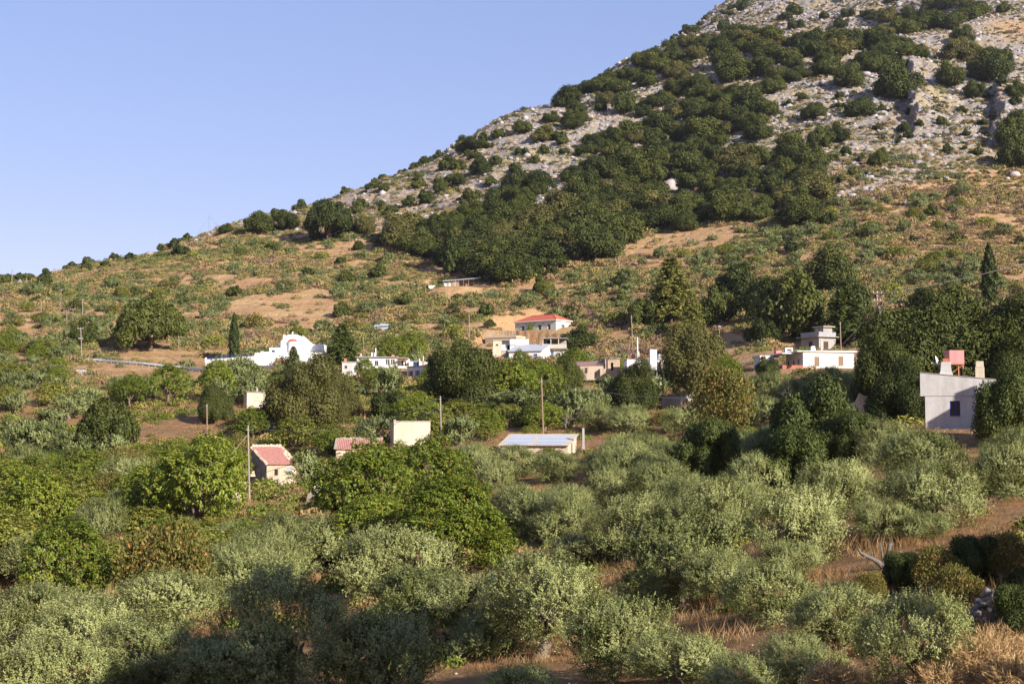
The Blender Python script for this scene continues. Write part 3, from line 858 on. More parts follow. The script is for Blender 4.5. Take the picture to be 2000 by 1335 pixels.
for _k, _l in PROTO.items():      # true crown width and middle height, measured on the meshes
    for _p in _l:
        _me = _p['crown']; _v = np.empty(len(_me.vertices) * 3, np.float32); _me.vertices.foreach_get('co', _v); _v = _v.reshape(-1, 3)
        _lo, _hi = np.percentile(_v, 2.0, axis=0), np.percentile(_v, 98.0, axis=0)
        _p['dia'] = float((_hi[0] - _lo[0] + _hi[1] - _lo[1]) / 2); _p['zc'] = float((_lo[2] + _hi[2]) / 2); _p['h'] = float(_hi[2]); _p['ch'] = float(_hi[2] - _lo[2]) / _p['dia']

SPECIES = {   # object name, category, plain name, plural
    'olive': ("olive_tree", "olive tree", "silver-green olive tree", "olive trees"),
    'olive_far': ("olive_tree", "olive tree", "grey-green olive tree", "olive trees"),
    'oak': ("oak_tree", "oak tree", "dark green oak", "oaks"),
    'bush': ("evergreen_bush", "bush", "low dark evergreen bush", "evergreen bushes"),
    'oak_brown': ("kermes_oak", "oak tree", "brownish green oak", "oaks"),
    'dome': ("oak_tree", "oak tree", "dense dome-shaped oak", "oaks"),
    'oak_near': ("evergreen_tree", "tree", "tall dark evergreen tree", "large evergreens"),
    'tall': ("tall_evergreen_tree", "tree", "tall high-crowned evergreen", "large evergreens"),
    'oak_brown_near': ("oak_tree", "oak tree", "large olive-brown oak", "oaks"),
    'broad': ("fig_tree", "fig tree", "bright green broad-leaved tree", "broad-leaved trees"),
    'walnut': ("walnut_tree", "walnut tree", "big leafy bright green tree", "broad-leaved trees"),
    'bramble': ("bramble_bush", "bush", "yellow-green bramble thicket", "brambles"),
    'dry': ("hawthorn_bush", "bush", "rusty brown half-dry bush", "dry bushes"),
    'haw': ("hawthorn_tree", "tree", "dark bushy tree", "bushy trees"),
    'cypress': ("cypress_tree", "cypress", "slim dark cypress", "cypresses"),
    'pine': ("pine_tree", "pine tree", "yellow-green pine", "pines"),
    'cedar': ("conifer_tree", "conifer", "tiered green conifer", "conifers"),
    'shrub': ("shrub", "shrub", "rounded hillside shrub", "shrubs"),
}
LANDMARKS = [("the white chapel", 570, 680), ("the red hip-roofed house", 1060, 635), ("the blue-door house", 760, 715), ("the balcony house", 1080, 685),
             ("the ruined brown house", 1165, 728), ("the tall white chimney", 1275, 715), ("the grey ruined shed", 1330, 790), ("the brown-shuttered house", 1610, 710),
             ("the concrete house", 1585, 655), ("the grey cement house", 1870, 775), ("the red-tiled stone house", 533, 910), ("the half-hidden roof", 700, 875),
             ("the cream windowless box", 804, 845), ("the blue-grey shed roof", 1060, 856), ("the small cream hut", 493, 780), ("the sheep pen", 897, 550),
             ("the lone dome oak", 641, 425), ("the tall dark cypress", 1932, 530), ("the slim chapel cypress", 457, 655), ("the transformer pole", 1713, 610),
             ("the dead stump", 1720, 1085), ("the big leafy walnut", 820, 1010), ("the straw-coloured broom", 1900, 1270), ("the stone pile", 1935, 1185),
             ("the solitary round oak", 212, 824), ("the guard rail", 270, 705), ("the mast on the ridge", 407, 440), ("the white boulders", 1700, 370),
             ("the far grey peak", 1560, 20), ("the cliff", 1790, 210), ("the bare tan field", 1330, 470), ("the yellow pine", 1310, 560), ("the bleached bare bush", 70, 1110),
             ("the wide oak dome", 296, 625), ("the two cream wall stubs", 520, 975), ("the leftmost ridge mast", 22, 540), ("the junk sheets", 742, 637),
             ("the brown saddle", 1975, 50), ("the oak wood's top edge", 1250, 130), ("the oak wood's lower edge", 1000, 505), ("the oak wood's middle", 1250, 350),
             ("the oak wood's right end", 1540, 380), ("the bottom left corner", 60, 1290), ("the bottom right corner", 1960, 1310), ("the bottom edge's middle", 1000, 1310),
             ("the shadowed hollow", 600, 1240), ("the two dry grass gaps", 1180, 930), ("the tan chapel slope", 560, 600)]
PLACED = []    # every plant: dict(root, kind, px, py, w, d)

def add_tree(kind, X, Y, Z, w_m, hscale=1.0, variant=None, rz=None, label=None, group=None):
    pr = PROTO[kind]
    k = int(RNG.integers(len(pr))) if variant is None else variant % len(pr)
    p = pr[k]
    nm, cat, one, many = SPECIES[kind]
    s = w_m / p['dia']
    root = empty(nm, (X, Y, Z - 0.05), float(RNG.uniform(0, 6.283)) if rz is None else rz)
    q_ = float(RNG.uniform(.92, 1.09))
    root.scale = (s * q_, s / q_, s * hscale)
    for part in ('trunk', 'crown'):
        o = bpy.data.objects.new(part, p[part]); o.parent = root; col.objects.link(o)
    tag(root, label, cat, group or many)
    if kind == 'shrub': one = ("yellow-green", "dark green", "grey-green", "rusty", "yellow-green", "grey-green")[k] + " rounded shrub"
    px, py = pix(X, Y, Z + p['zc'] * s * hscale)
    PLACED.append(dict(root=root, kind=kind, px=float(px), py=float(py), w=w_m * F / Y, d=Y, X=X, one=one, many=many, label=label, s=s))
    return root

def tree_px(kind, x, y, w, aspect=None, label=None, variant=None, dmin=25, **kw):
    """a tree whose crown is seen centred at photo pixel (x, y), w pixels wide"""
    if variant is None: variant = int(RNG.integers(len(PROTO[kind])))
    p = PROTO[kind][variant % len(PROTO[kind])]
    ch = {'olive': .72, 'olive_far': .78, 'oak': .78, 'oak_brown': .78, 'dome': .72, 'oak_near': .90, 'oak_brown_near': .90, 'broad': .76, 'walnut': .74, 'pine': 1.35, 'cedar': 1.3, 'haw': .9, 'dry': .75, 'bramble': .6, 'shrub': .7}.get(kind, p['ch'])
    hs = (aspect or 1.0) * ch / p['ch']
    u, e = ray(x, y)
    ds = np.geomspace(dmin, 1200, 2400)
    zc = p['zc'] / p['dia'] * hs * w / F * ds
    g = height(u * ds, ds) + zc - e * ds
    k = np.nonzero(g >= 0)[0]
    if len(k) == 0: return None
    d = float(ds[k[0]]); X = float(u * d)
    Z = float(height(np.array([X]), np.array([d]))[0])
    if label: CLEAR.append((x - w * .36, y - w * ch * .34, x + w * .36, y + w * ch * .25, d - 3))
    return add_tree(kind, X, d, Z, w * d / F, hs, variant, label=label, **kw)

CLEAR = []     # (x0, y0, x1, y1, distance): what stands there must stay in view past nearer scattered plants
def blocked(px, py, w, h, d):
    for (x0, y0, x1, y1, dd) in CLEAR:
        if d < dd and px + w / 2 > x0 and px - w / 2 < x1 and py + h / 2 > y0 and py - h / 2 < y1:
            return True
    return False

def tree_at(kind, x, ytop, w, d, label, variant=None):
    """a tree d metres ahead, its crown reaching from the ground up to photo line ytop"""
    if variant is None: variant = int(RNG.integers(len(PROTO[kind])))
    p = PROTO[kind][variant % len(PROTO[kind])]
    u, e = ray(x, ytop)
    X = float(u * d); Z = float(height(np.array([X]), np.array([d]))[0])
    s = w * d / F / p['dia']
    return add_tree(kind, X, d, Z, w * d / F, max(.4, (float(e * d) - Z) / (p['h'] * s)), variant, label=label)

def scatter(poly, kinds, size, gap, d0, d1, n_try, limit=999, holes=(), hs=(0.85, 1.15), avoid=True, keep=None):
    """plants strewn over the part of the ground seen inside a photo polygon (polygon read at the crowns)"""
    made = 0
    rng = RNG
    d = np.sqrt(rng.uniform(0, 1, n_try) * (d1 * d1 - d0 * d0) + d0 * d0)
    u = rng.uniform(-0.40, 0.40, n_try)
    X = u * d; Z = height(X, d)
    names = [k for k, _ in kinds]; pr = np.array([v for _, v in kinds], float); pr /= pr.sum()
    for i in range(n_try):
        if made >= limit: break
        kd = names[int(rng.choice(len(names), p=pr))]
        sz = float(rng.uniform(*size))
        p0 = PROTO[kd][0]
        zc = p0['zc'] * sz / p0['dia']
        px, py = pix(X[i], d[i], Z[i] + zc)
        if not inpoly(np.array([px]), np.array([py]), poly)[0]: continue
        if any(inpoly(np.array([px]), np.array([py]), h)[0] for h in holes): continue
        ok = True
        for q in PLACED:
            dx = q['X'] - X[i]; dy = q['d'] - d[i]
            mn = gap * 0.5 * (sz + q['w'] * q['d'] / F)
            if dx * dx + dy * dy < mn * mn: ok = False; break
        if not ok: continue
        for (x0, y0, z0, r0, r1) in PADS:
            if (X[i] - x0) ** 2 + (d[i] - y0) ** 2 < (r0 + sz * 0.35) ** 2: ok = False; break
        if any((X[i] - a_) ** 2 + (d[i] - b_) ** 2 < (r_ + sz * .3) ** 2 for a_, b_, r_ in NOPLANT): continue
        if not ok: continue
        wpx = sz * F / d[i]
        if avoid and blocked(px, py, wpx * 0.95, 1.4 * zc * F / d[i], d[i]): continue
        add_tree(kd, float(X[i]), float(d[i]), float(Z[i]), sz, float(rng.uniform(*hs)))
        made += 1
    return made

def name_plants():
    """each plant's label says which one it is: its look, then what it stands beside"""
    fam = {}
    for q in PLACED:
        if q['label']: continue
        best = min(LANDMARKS, key=lambda L: math.hypot(L[1] - q['px'], (L[2] - q['py']) * 1.25))
        dx = q['px'] - best[1]; dy = q['py'] - best[2]
        a = math.degrees(math.atan2(dy, dx)) % 360
        rel = ("right of", "below-right of", "below", "below-left of", "left of", "above-left of", "above", "above-right of")[int(((a + 22.5) % 360) // 45)]
        fam.setdefault((q['one'], rel, best[0]), []).append(q)
    ORD = ["", "second", "third", "fourth", "fifth", "sixth", "seventh", "eighth", "ninth", "tenth", "eleventh", "twelfth", "thirteenth", "fourteenth", "fifteenth"]
    for (one, rel, lm), qs in fam.items():
        if len(qs) == 1:
            qs[0]['root']['label'] = f"{one} {rel} {lm}"; continue
        if len(qs) == 2:
            a, b = sorted(qs, key=lambda q: -q['w'])
            if a['w'] > 1.2 * b['w']:
                a['root']['label'] = f"larger {one} {rel} {lm}"; b['root']['label'] = f"smaller {one} {rel} {lm}"; continue
            if abs(a['px'] - b['px']) > abs(a['py'] - b['py']):
                a, b = sorted(qs, key=lambda q: q['px']); w = ("left-hand", "right-hand")
            else:
                a, b = sorted(qs, key=lambda q: q['py']); w = ("upper", "lower")
            a['root']['label'] = f"{w[0]} {one} {rel} {lm}"; b['root']['label'] = f"{w[1]} {one} {rel} {lm}"; continue
        # several: rows by height in the hillside, then across
        qs.sort(key=lambda q: q['py'])
        rows = max(1, int(round(math.sqrt(len(qs) / 2.2))))
        per = math.ceil(len(qs) / rows)
        for r in range(rows):
            row = sorted(qs[r * per:(r + 1) * per], key=lambda q: q['px'])
            rn = "" if rows == 1 else (("upper row", "lower row") if rows == 2 else ("top row", "middle row", "bottom row") if rows == 3 else ("top row", "second row", "third row", "fourth row", "fifth row", "sixth row", "seventh row"))[min(r, 6)]
            for i, q in enumerate(row):
                o = "leftmost" if i == 0 else "rightmost" if i == len(row) - 1 else f"{ORD[min(i, 14)]} from left,"
                t = f"{one} {rel} {lm}, {o}" if o.endswith(',') is False else f"{one} {rel} {lm}, {o[:-1]}"
                if rn: t += f" in {rn}"
                q['root']['label'] = t if len(t.split()) <= 16 else t.replace(' rounded shrub', ' shrub').replace('low dark ', 'dark ').replace(' broad-leaved tree', ' leafy tree')

# ------------------------------------------------------------------ building kit
class MB:
    def __init__(s): s.v, s.f = [], []
    def add(s, vs, fs):
        o = len(s.v); s.v += [tuple(map(float, p)) for p in vs]; s.f += [tuple(i + o for i in q) for q in fs]
        return s
    def box(s, x0, x1, y0, y1, z0, z1):
        return s.add([(x0,y0,z0),(x1,y0,z0),(x1,y1,z0),(x0,y1,z0),(x0,y0,z1),(x1,y0,z1),(x1,y1,z1),(x0,y1,z1)],
                     [(0,3,2,1),(4,5,6,7),(0,1,5,4),(1,2,6,5),(2,3,7,6),(3,0,4,7)])
    def frustum(s, cx, cy, z0, z1, hx0, hy0, hx1, hy1):
        return s.add([(cx-hx0,cy-hy0,z0),(cx+hx0,cy-hy0,z0),(cx+hx0,cy+hy0,z0),(cx-hx0,cy+hy0,z0),(cx-hx1,cy-hy1,z1),(cx+hx1,cy-hy1,z1),(cx+hx1,cy+hy1,z1),(cx-hx1,cy+hy1,z1)],
                     [(0,3,2,1),(4,5,6,7),(0,1,5,4),(1,2,6,5),(2,3,7,6),(3,0,4,7)])
    def slab(s, c, t):
        """four top corners (counter-clockwise from above), thickness t downwards"""
        c = [Vector(p) for p in c]
        return s.add(c + [p - Vector((0,0,t)) for p in c], [(0,1,2,3),(7,6,5,4),(0,4,5,1),(1,5,6,2),(2,6,7,3),(3,7,4,0)])
    def prism(s, prof, y0, y1):
        """outline in x,z (counter-clockwise seen from -y) pushed from y0 to y1"""
        n = len(prof)
        vs = [(x, y0, z) for x, z in prof] + [(x, y1, z) for x, z in prof]
        fs = [tuple(range(n)), tuple(range(2*n-1, n-1, -1))] + [(i, i+n, (i+1)%n+n, (i+1)%n) for i in range(n)]
        return s.add(vs, fs)
    def cyl(s, cx, cy, z0, z1, r0, r1=None, n=14):
        r1 = r0 if r1 is None else r1
        vs = [(cx+r0*math.cos(2*math.pi*i/n), cy+r0*math.sin(2*math.pi*i/n), z0) for i in range(n)] + [(cx+r1*math.cos(2*math.pi*i/n), cy+r1*math.sin(2*math.pi*i/n), z1) for i in range(n)]
        fs = [tuple(range(n-1,-1,-1)), tuple(range(n, 2*n))] + [(i,(i+1)%n,(i+1)%n+n,i+n) for i in range(n)]
        return s.add(vs, fs)
    def bar(s, a, b, r=0.03, n=5):
        a = Vector(a); b = Vector(b); t = (b-a).normalized(); u = t.cross(Vector((0.31,0.2,0.93))).normalized(); w = t.cross(u)
        vs = [a + r*(math.cos(2*math.pi*i/n)*u + math.sin(2*math.pi*i/n)*w) for i in range(n)] + [b + r*(math.cos(2*math.pi*i/n)*u + math.sin(2*math.pi*i/n)*w) for i in range(n)]
        return s.add(vs, [tuple(range(n-1,-1,-1)), tuple(range(n,2*n))] + [(i,(i+1)%n,(i+1)%n+n,i+n) for i in range(n)])
    def build(s, name, mat, parent=None, bevel=0.0):
        me = bpy.data.meshes.new(name); me.from_pydata(s.v, [], s.f); me.update()
        me.materials.append(M[mat] if isinstance(mat, str) else mat)
        o = bpy.data.objects.new(name, me); col.objects.link(o)
        if parent is not None: o.parent = parent
        if bevel:
            b = o.modifiers.new("bevel", 'BEVEL'); b.width = bevel; b.segments = 2; b.limit_method = 'ANGLE'
        return o

def wall_face(mb, p, d, L, z0, h0, h1, ops, depth=0.22):
    """one outer wall face from p along d (length L), top sloping h0 -> h1, with openings (x, z, w, h) that have real reveals"""
    dx, dy = d; nx, ny = -dy, dx
    P = lambda x, z, y=0.0: (p[0] + dx*x + nx*y, p[1] + dy*x + ny*y, z)
    xs = sorted({0.0, L, *[o[0] for o in ops], *[o[0]+o[2] for o in ops]})
    zs = sorted({z0, *[o[1] for o in ops], *[o[1]+o[3] for o in ops]})
    for i in range(len(xs)-1):
        xa, xb = xs[i], xs[i+1]; xm = (xa+xb)/2
        for k in range(len(zs)):
            za = zs[k]
            last = k == len(zs)-1
            if last: ta, tb = h0+(h1-h0)*xa/L, h0+(h1-h0)*xb/L
            else: ta = tb = zs[k+1]
            if any(o[0] < xm < o[0]+o[2] and o[1] <= za+1e-6 and za < o[1]+o[3]-1e-6 for o in ops): continue
            mb.add([P(xa,za), P(xb,za), P(xb,tb), P(xa,ta)], [(0,1,2,3)])
    for (x, z, w, h) in [o[:4] for o in ops]:
        a, b, c, e = (x,z), (x+w,z), (x+w,z+h), (x,z+h)
        for (q, r) in ((a,b),(b,c),(c,e),(e,a)):
            mb.add([P(*q), P(*r), P(*r,depth), P(*q,depth)], [(0,1,2,3)])
    return P

def opening(root, P, op, depth=0.22):
    """fills an opening: window (frame > pane), shuttered window, door or empty doorway backed with dark-coloured panels"""
    x, z, w, h, kind = op[:5]; mat = op[5] if len(op) > 5 else 'brown'
    def panel(mb, x0, x1, z0, z1, y0, y1):
        A, B = P(x0,z0,y0), P(x1,z1,y1)
        c = [P(x0,z0,y0),P(x1,z0,y0),P(x1,z0,y1),P(x0,z0,y1),P(x0,z1,y0),P(x1,z1,y0),P(x1,z1,y1),P(x0,z1,y1)]
        mb.add(c, [(0,3,2,1),(4,5,6,7),(0,1,5,4),(1,2,6,5),(2,3,7,6),(3,0,4,7)])
    if kind == 'window':
        fr = MB(); t = min(0.08, w*0.12)
        y0, y1 = depth*0.55, depth*0.55+0.07
        panel(fr, x, x+t, z, z+h, y0, y1); panel(fr, x+w-t, x+w, z, z+h, y0, y1)
        panel(fr, x+t, x+w-t, z, z+t, y0, y1); panel(fr, x+t, x+w-t, z+h-t, z+h, y0, y1)
        panel(fr, x+w/2-t*.4, x+w/2+t*.4, z+t, z+h-t, y0+.01, y1-.01)
        if h > 1.0:
            for q in (0.33, 0.66):
                panel(fr, x+t, x+w/2-t*.4, z+h*q-.02, z+h*q+.02, y0+.02, y1-.02); panel(fr, x+w/2+t*.4, x+w-t, z+h*q-.02, z+h*q+.02, y0+.02, y1-.02)
        o = fr.build("window", mat, root)
        pn = MB(); panel(pn, x, x+w, z, z+h, y1+.005, y1+.025); pn.build("pane", 'glass', o)
    elif kind == 'shutter':
        fr = MB(); n = max(4, int(w/0.16)); s_ = w/n
        for i in range(n): panel(fr, x+i*s_+.012, x+(i+1)*s_-.012, z+.02, z+h-.02, 0.05, 0.09)
        o = fr.build("shuttered_window", mat, root)
        pn = MB(); panel(pn, x, x+w, z, z+h, depth-.03, depth); pn.build("pane", 'glass', o)
    elif kind == 'open_shutters':
        o = MB(); panel(o, x, x+w, z, z+h, depth-.05, depth-.02); o = o.build("window", 'glass', root)
        for sx in (x-w*0.5, x+w+.02):
            sh = MB(); panel(sh, sx, sx+w*0.48, z, z+h, -0.05, -0.012); sh.build("shutter", mat, o)
    elif kind == 'door':
        d = MB(); panel(d, x, x+w, z, z+h, depth*0.6, depth*0.6+.05)
        o = d.build("door", mat, root)
        k = MB(); panel(k, x+w*0.82, x+w*0.9, z+h*0.46, z+h*0.5, depth*0.6-.05, depth*0.6); k.build("handle", 'grey_metal', o)
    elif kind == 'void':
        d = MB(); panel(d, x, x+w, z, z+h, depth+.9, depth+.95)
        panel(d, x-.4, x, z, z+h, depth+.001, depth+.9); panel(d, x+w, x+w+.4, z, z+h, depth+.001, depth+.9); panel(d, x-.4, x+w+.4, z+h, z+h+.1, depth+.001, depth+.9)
        d.build("doorway", 'void', root)  # panels coloured dark in place of an unlit room
    if kind in ('window', 'shutter', 'open_shutters') and h < 2.0 and len(op) <= 6:
        s_ = MB(); panel(s_, x-.08, x+w+.08, z-.09, z-.003, -0.07, depth*0.5); s_.build("sill", 'beige', root)
    if len(op) > 6:     # painted surround
        s_ = MB(); t = 0.13
        panel(s_, x-t, x, z-t, z+h+t, -.02, .03); panel(s_, x+w, x+w+t, z-t, z+h+t, -.02, .03)
        panel(s_, x, x+w, z+h, z+h+t, -.02, .03); panel(s_, x, x+w, z-t, z, -.02, .03)
        s_.build("window_surround", op[6], root)

def walls(root, w, dep, hF, mat, front=(), right=(), left=(), back=(), hB=None, hL=None, foot=-3.0, name="wall", x0=0.0, y0=0.0, z0=None, hFR=None):
    """four walls; hF front height (hFR at its right end), hB back height"""
    hB = hF if hB is None else hB
    hR = hF if hFR is None else hFR
    hBR = hB if hFR is None else hFR
    z0 = foot if z0 is None else z0
    mb = MB()
    fs = []
    for (p, d, L, a, b, ops) in (((x0,y0),(1,0),w,hF,hR,front), ((x0+w,y0),(0,1),dep,hR,hBR,right), ((x0+w,y0+dep),(-1,0),w,hBR,hB,back), ((x0,y0+dep),(0,-1),dep,hB,hF,left)):
        P = wall_face(mb, p, d, L, z0, a, b, list(ops))
        fs.append((P, ops))
    o = mb.build(name, mat, root)
    for P, ops in fs:
        for op in ops: opening(root, P, op)
    return o

def house(name, label, cat, x, y, d, yaw, ax=0.0, group=None):
    """empty at the house's base; local x along the front, y into the house; (ax,0,0) is seen at photo pixel (x, y), d metres ahead"""
    r = math.radians(yaw)
    p = at(x, y, d)
    loc = (p.x - ax*math.cos(r), p.y - ax*math.sin(r), p.z)
    return empty(name, loc, r, label=label, cat=cat, group=group)

def flat_roof(root, w, dep, z, over=0.3, t=0.18, mat='white', x0=0, y0=0, name="roof", oL=None, oR=None, oF=None):
    oL = over if oL is None else oL; oR = over if oR is None else oR; oF = over if oF is None else oF
    return MB().box(x0-oL, x0+w+oR, y0-oF, y0+dep+over, z, z+t).build(name, mat, root, 0.02)

def ribbed(mb, a, b, c, e, n, amp, t=0.05):
    """ribbed sheet: a->b is the lower edge, e->c the upper one; ribs run up the slope"""
    a, b, c, e = map(Vector, (a, b, c, e)); up = (b-a).cross(e-a).normalized()
    m = n*6
    top0, top1 = [], []
    for i in range(m+1):
        f = i/m; h = amp*(0.5+0.5*math.cos(2*math.pi*n*f))
        top0.append(a.lerp(b, f)+up*h); top1.append(e.lerp(c, f)+up*h)
    vs = top0+top1+[p-up*t for p in top0]+[p-up*t for p in top1]; k = m+1
    fs = []
    for i in range(m):
        fs += [(i,i+1,k+i+1,k+i), (2*k+i+1,2*k+i,3*k+i,3*k+i+1), (i+1,i,2*k+i,2*k+i+1), (k+i,k+i+1,3*k+i+1,3*k+i)]
    fs += [(0,k,3*k,2*k), (m,2*k+m,3*k+m,k+m)]
    mb.add(vs, fs); return mb

# ------------------------------------------------------------------ the white chapel
def chapel():
    s = 336/F
    X = lambda px: (px-571)*s
    Z = lambda py: (688-py)*s
    r = house("chapel", "white lime-washed chapel with a red half-dome apse and small cross", "chapel", 571, 688, 336, 0)
    pr = [(X(548),-1.5),(X(602),-1.5),(X(602),Z(672)),(X(597),Z(666.5)),(X(590),Z(659.5)),(X(584),Z(654.5)),(X(578),Z(652.6)),(X(563),Z(652.6)),(X(556),Z(657)),(X(551),Z(663)),(X(548),Z(666))]
    MB().prism(pr, 0, 9).build("wall", 'white', r, 0.05)
    pe = [(X(584.2),Z(653.6)),(X(603.5),Z(671.6)),(X(604.5),Z(670.6)),(X(585),Z(652.6))]
    MB().prism(pe[::1], 4.5, 9.2).build("roof_edge", 'white_old', r)
    a = MB(); n = 16; R_ = X(580.5)-X(571); cx = X(571.5)
    ht = Z(667.5)
    pts = [(cx-R_*math.cos(math.pi*i/n), -R_*math.sin(math.pi*i/n)*0.9-0.002) for i in range(n+1)]
    vs = [(x,y,-1.5) for x,y in pts]+[(x,y,ht) for x,y in pts]
    a.add(vs, [(i,i+1,i+n+2,i+n+1) for i in range(n)]+[tuple(range(n+1,2*n+2))])
    o = a.build("apse", 'white', r)
    ri = MB(); vs = [(cx-(R_+.1)*math.cos(math.pi*i/n), -(R_+.1)*math.sin(math.pi*i/n)*0.9-0.002) for i in range(n+1)]
    v2 = [(x,y,ht-.12) for x,y in vs]+[(x,y,ht+.03) for x,y in vs]
    ri.add(v2, [(i,i+1,i+n+2,i+n+1) for i in range(n)]+[tuple(range(n+1,2*n+2)), tuple(range(n,-1,-1))]); ri.build("cornice", 'white', o)
    dm = MB(); m = 7; vs = []
    for k in range(m+1):
        ph = 0.5*math.pi*k/m
        for i in range(n+1):
            th = math.pi*i/n
            vs.append((cx-R_*math.cos(th)*math.cos(ph), -R_*.9*math.sin(th)*math.cos(ph)-.003, ht+.03+0.72*math.sin(ph)))
    dm.add(vs, [(k*(n+1)+i, k*(n+1)+i+1, (k+1)*(n+1)+i+1, (k+1)*(n+1)+i) for k in range(m) for i in range(n)])
    dm.build("half_dome", 'red', o)
    c = MB(); z = Z(652.6); x = X(571); c.box(x-.07,x+.07,.3,.42,z,z+.72).box(x-.26,x-.072,.3,.42,z+.36,z+.5).box(x+.072,x+.26,.3,.42,z+.36,z+.5); c.build("cross", 'white', r)
    b = MB(); x = X(553.6); b.box(x-.3,x+.3,1.0,1.6,Z(666),Z(656)); b.box(x-.24,x+.24,1.06,1.54,Z(656)+.002,Z(653)); o = b.build("bell_turret", 'white', r)
    t = MB(); t.cyl(x,1.3,Z(653)+.002,Z(651.4),.3,.06,10); t.build("turret_cap", 'red', o)
    MB().box(x-.03,x+.03,1.27,1.33,Z(651.4)-.02,Z(648)).build("finial", 'grey_metal', o)
    walls(r, X(631)-X(602)-.01, 5, Z(671.5), 'white', x0=X(602)+.01, y0=1.2, name="side_hall_wall", foot=-1.5)
    walls(r, X(548)-X(539)-.01, 4, Z(671), 'white', x0=X(539), y0=2.0, name="porch_wall", foot=-1.5)
    r2 = house("vestry_hut", "small flat-roofed white hut with a blue window beside the chapel", "hut", 526, 690, 334, 0)
    w = (544-526)*s
    walls(r2, w, 2.6, 1.25, 'white', front=[(0.5,.28,.8,.55,'window','blue',)], foot=-1.5)
    flat_roof(r2, w, 2.6, 1.25, .1, .12)
    # churchyard walls
    r3 = house("churchyard_wall", "long white retaining wall stepping down the slope below the chapel", "wall", 520, 690, 331.5, 0)
    s2 = 331.5/F
    x = lambda q: (q-520)*s2
    z = lambda q: (690-q)*s2
    pf = [(x(497),z(730)),(x(636),z(716)),(x(635),z(685)),(x(628),z(687.5)),(x(600),z(688)),(x(548),z(688)),(x(527),z(687.6)),(x(526.8),z(686.6)),(x(515),z(687)),(x(514.8),z(685.6)),(x(509),z(685.6)),(x(508.6),z(689.4)),(x(502),z(689.6)),(x(501.5),z(692)),(x(497),z(692.4))]
    MB().prism(pf, 0, .45).build("wall", 'white', r3, 0.03)
    MB().box(x(497),x(635),.46,6,z(700),z(688.6)).build("terrace_floor", 'white_old', r3)
    r4 = house("lower_churchyard_wall", "low white wall with a blue railing on top running left from the chapel", "wall", 496, 692, 331, 0)
    x = lambda q: (q-496)*s2
    z = lambda q: (692-q)*s2
    MB().prism([(x(400),z(724)),(x(496.6),z(722)),(x(496.6),z(695)),(x(403),z(701.5)),(x(400),z(704))], .1, .5).build("wall", 'white_old', r4, 0.03)
    MB().box(x(400.5),x(403),.05,.55,z(724),z(698)).build("gate_pillar", 'white', r4)
    rl = MB()
    for i in range(30):
        q = 405+i*3.1; top = 701.4-(q-403)*6.5/93.6
        rl.bar((x(q),.3,z(top)-.05),(x(q),.3,z(top-5.2)),.028,4)
    for k in (1.6, 5.0): rl.bar((x(404),.3,z(701.4-k)),(x(496),.3,z(695-k)),.03,4)
    rl.build("railing", 'dark_blue', r4)

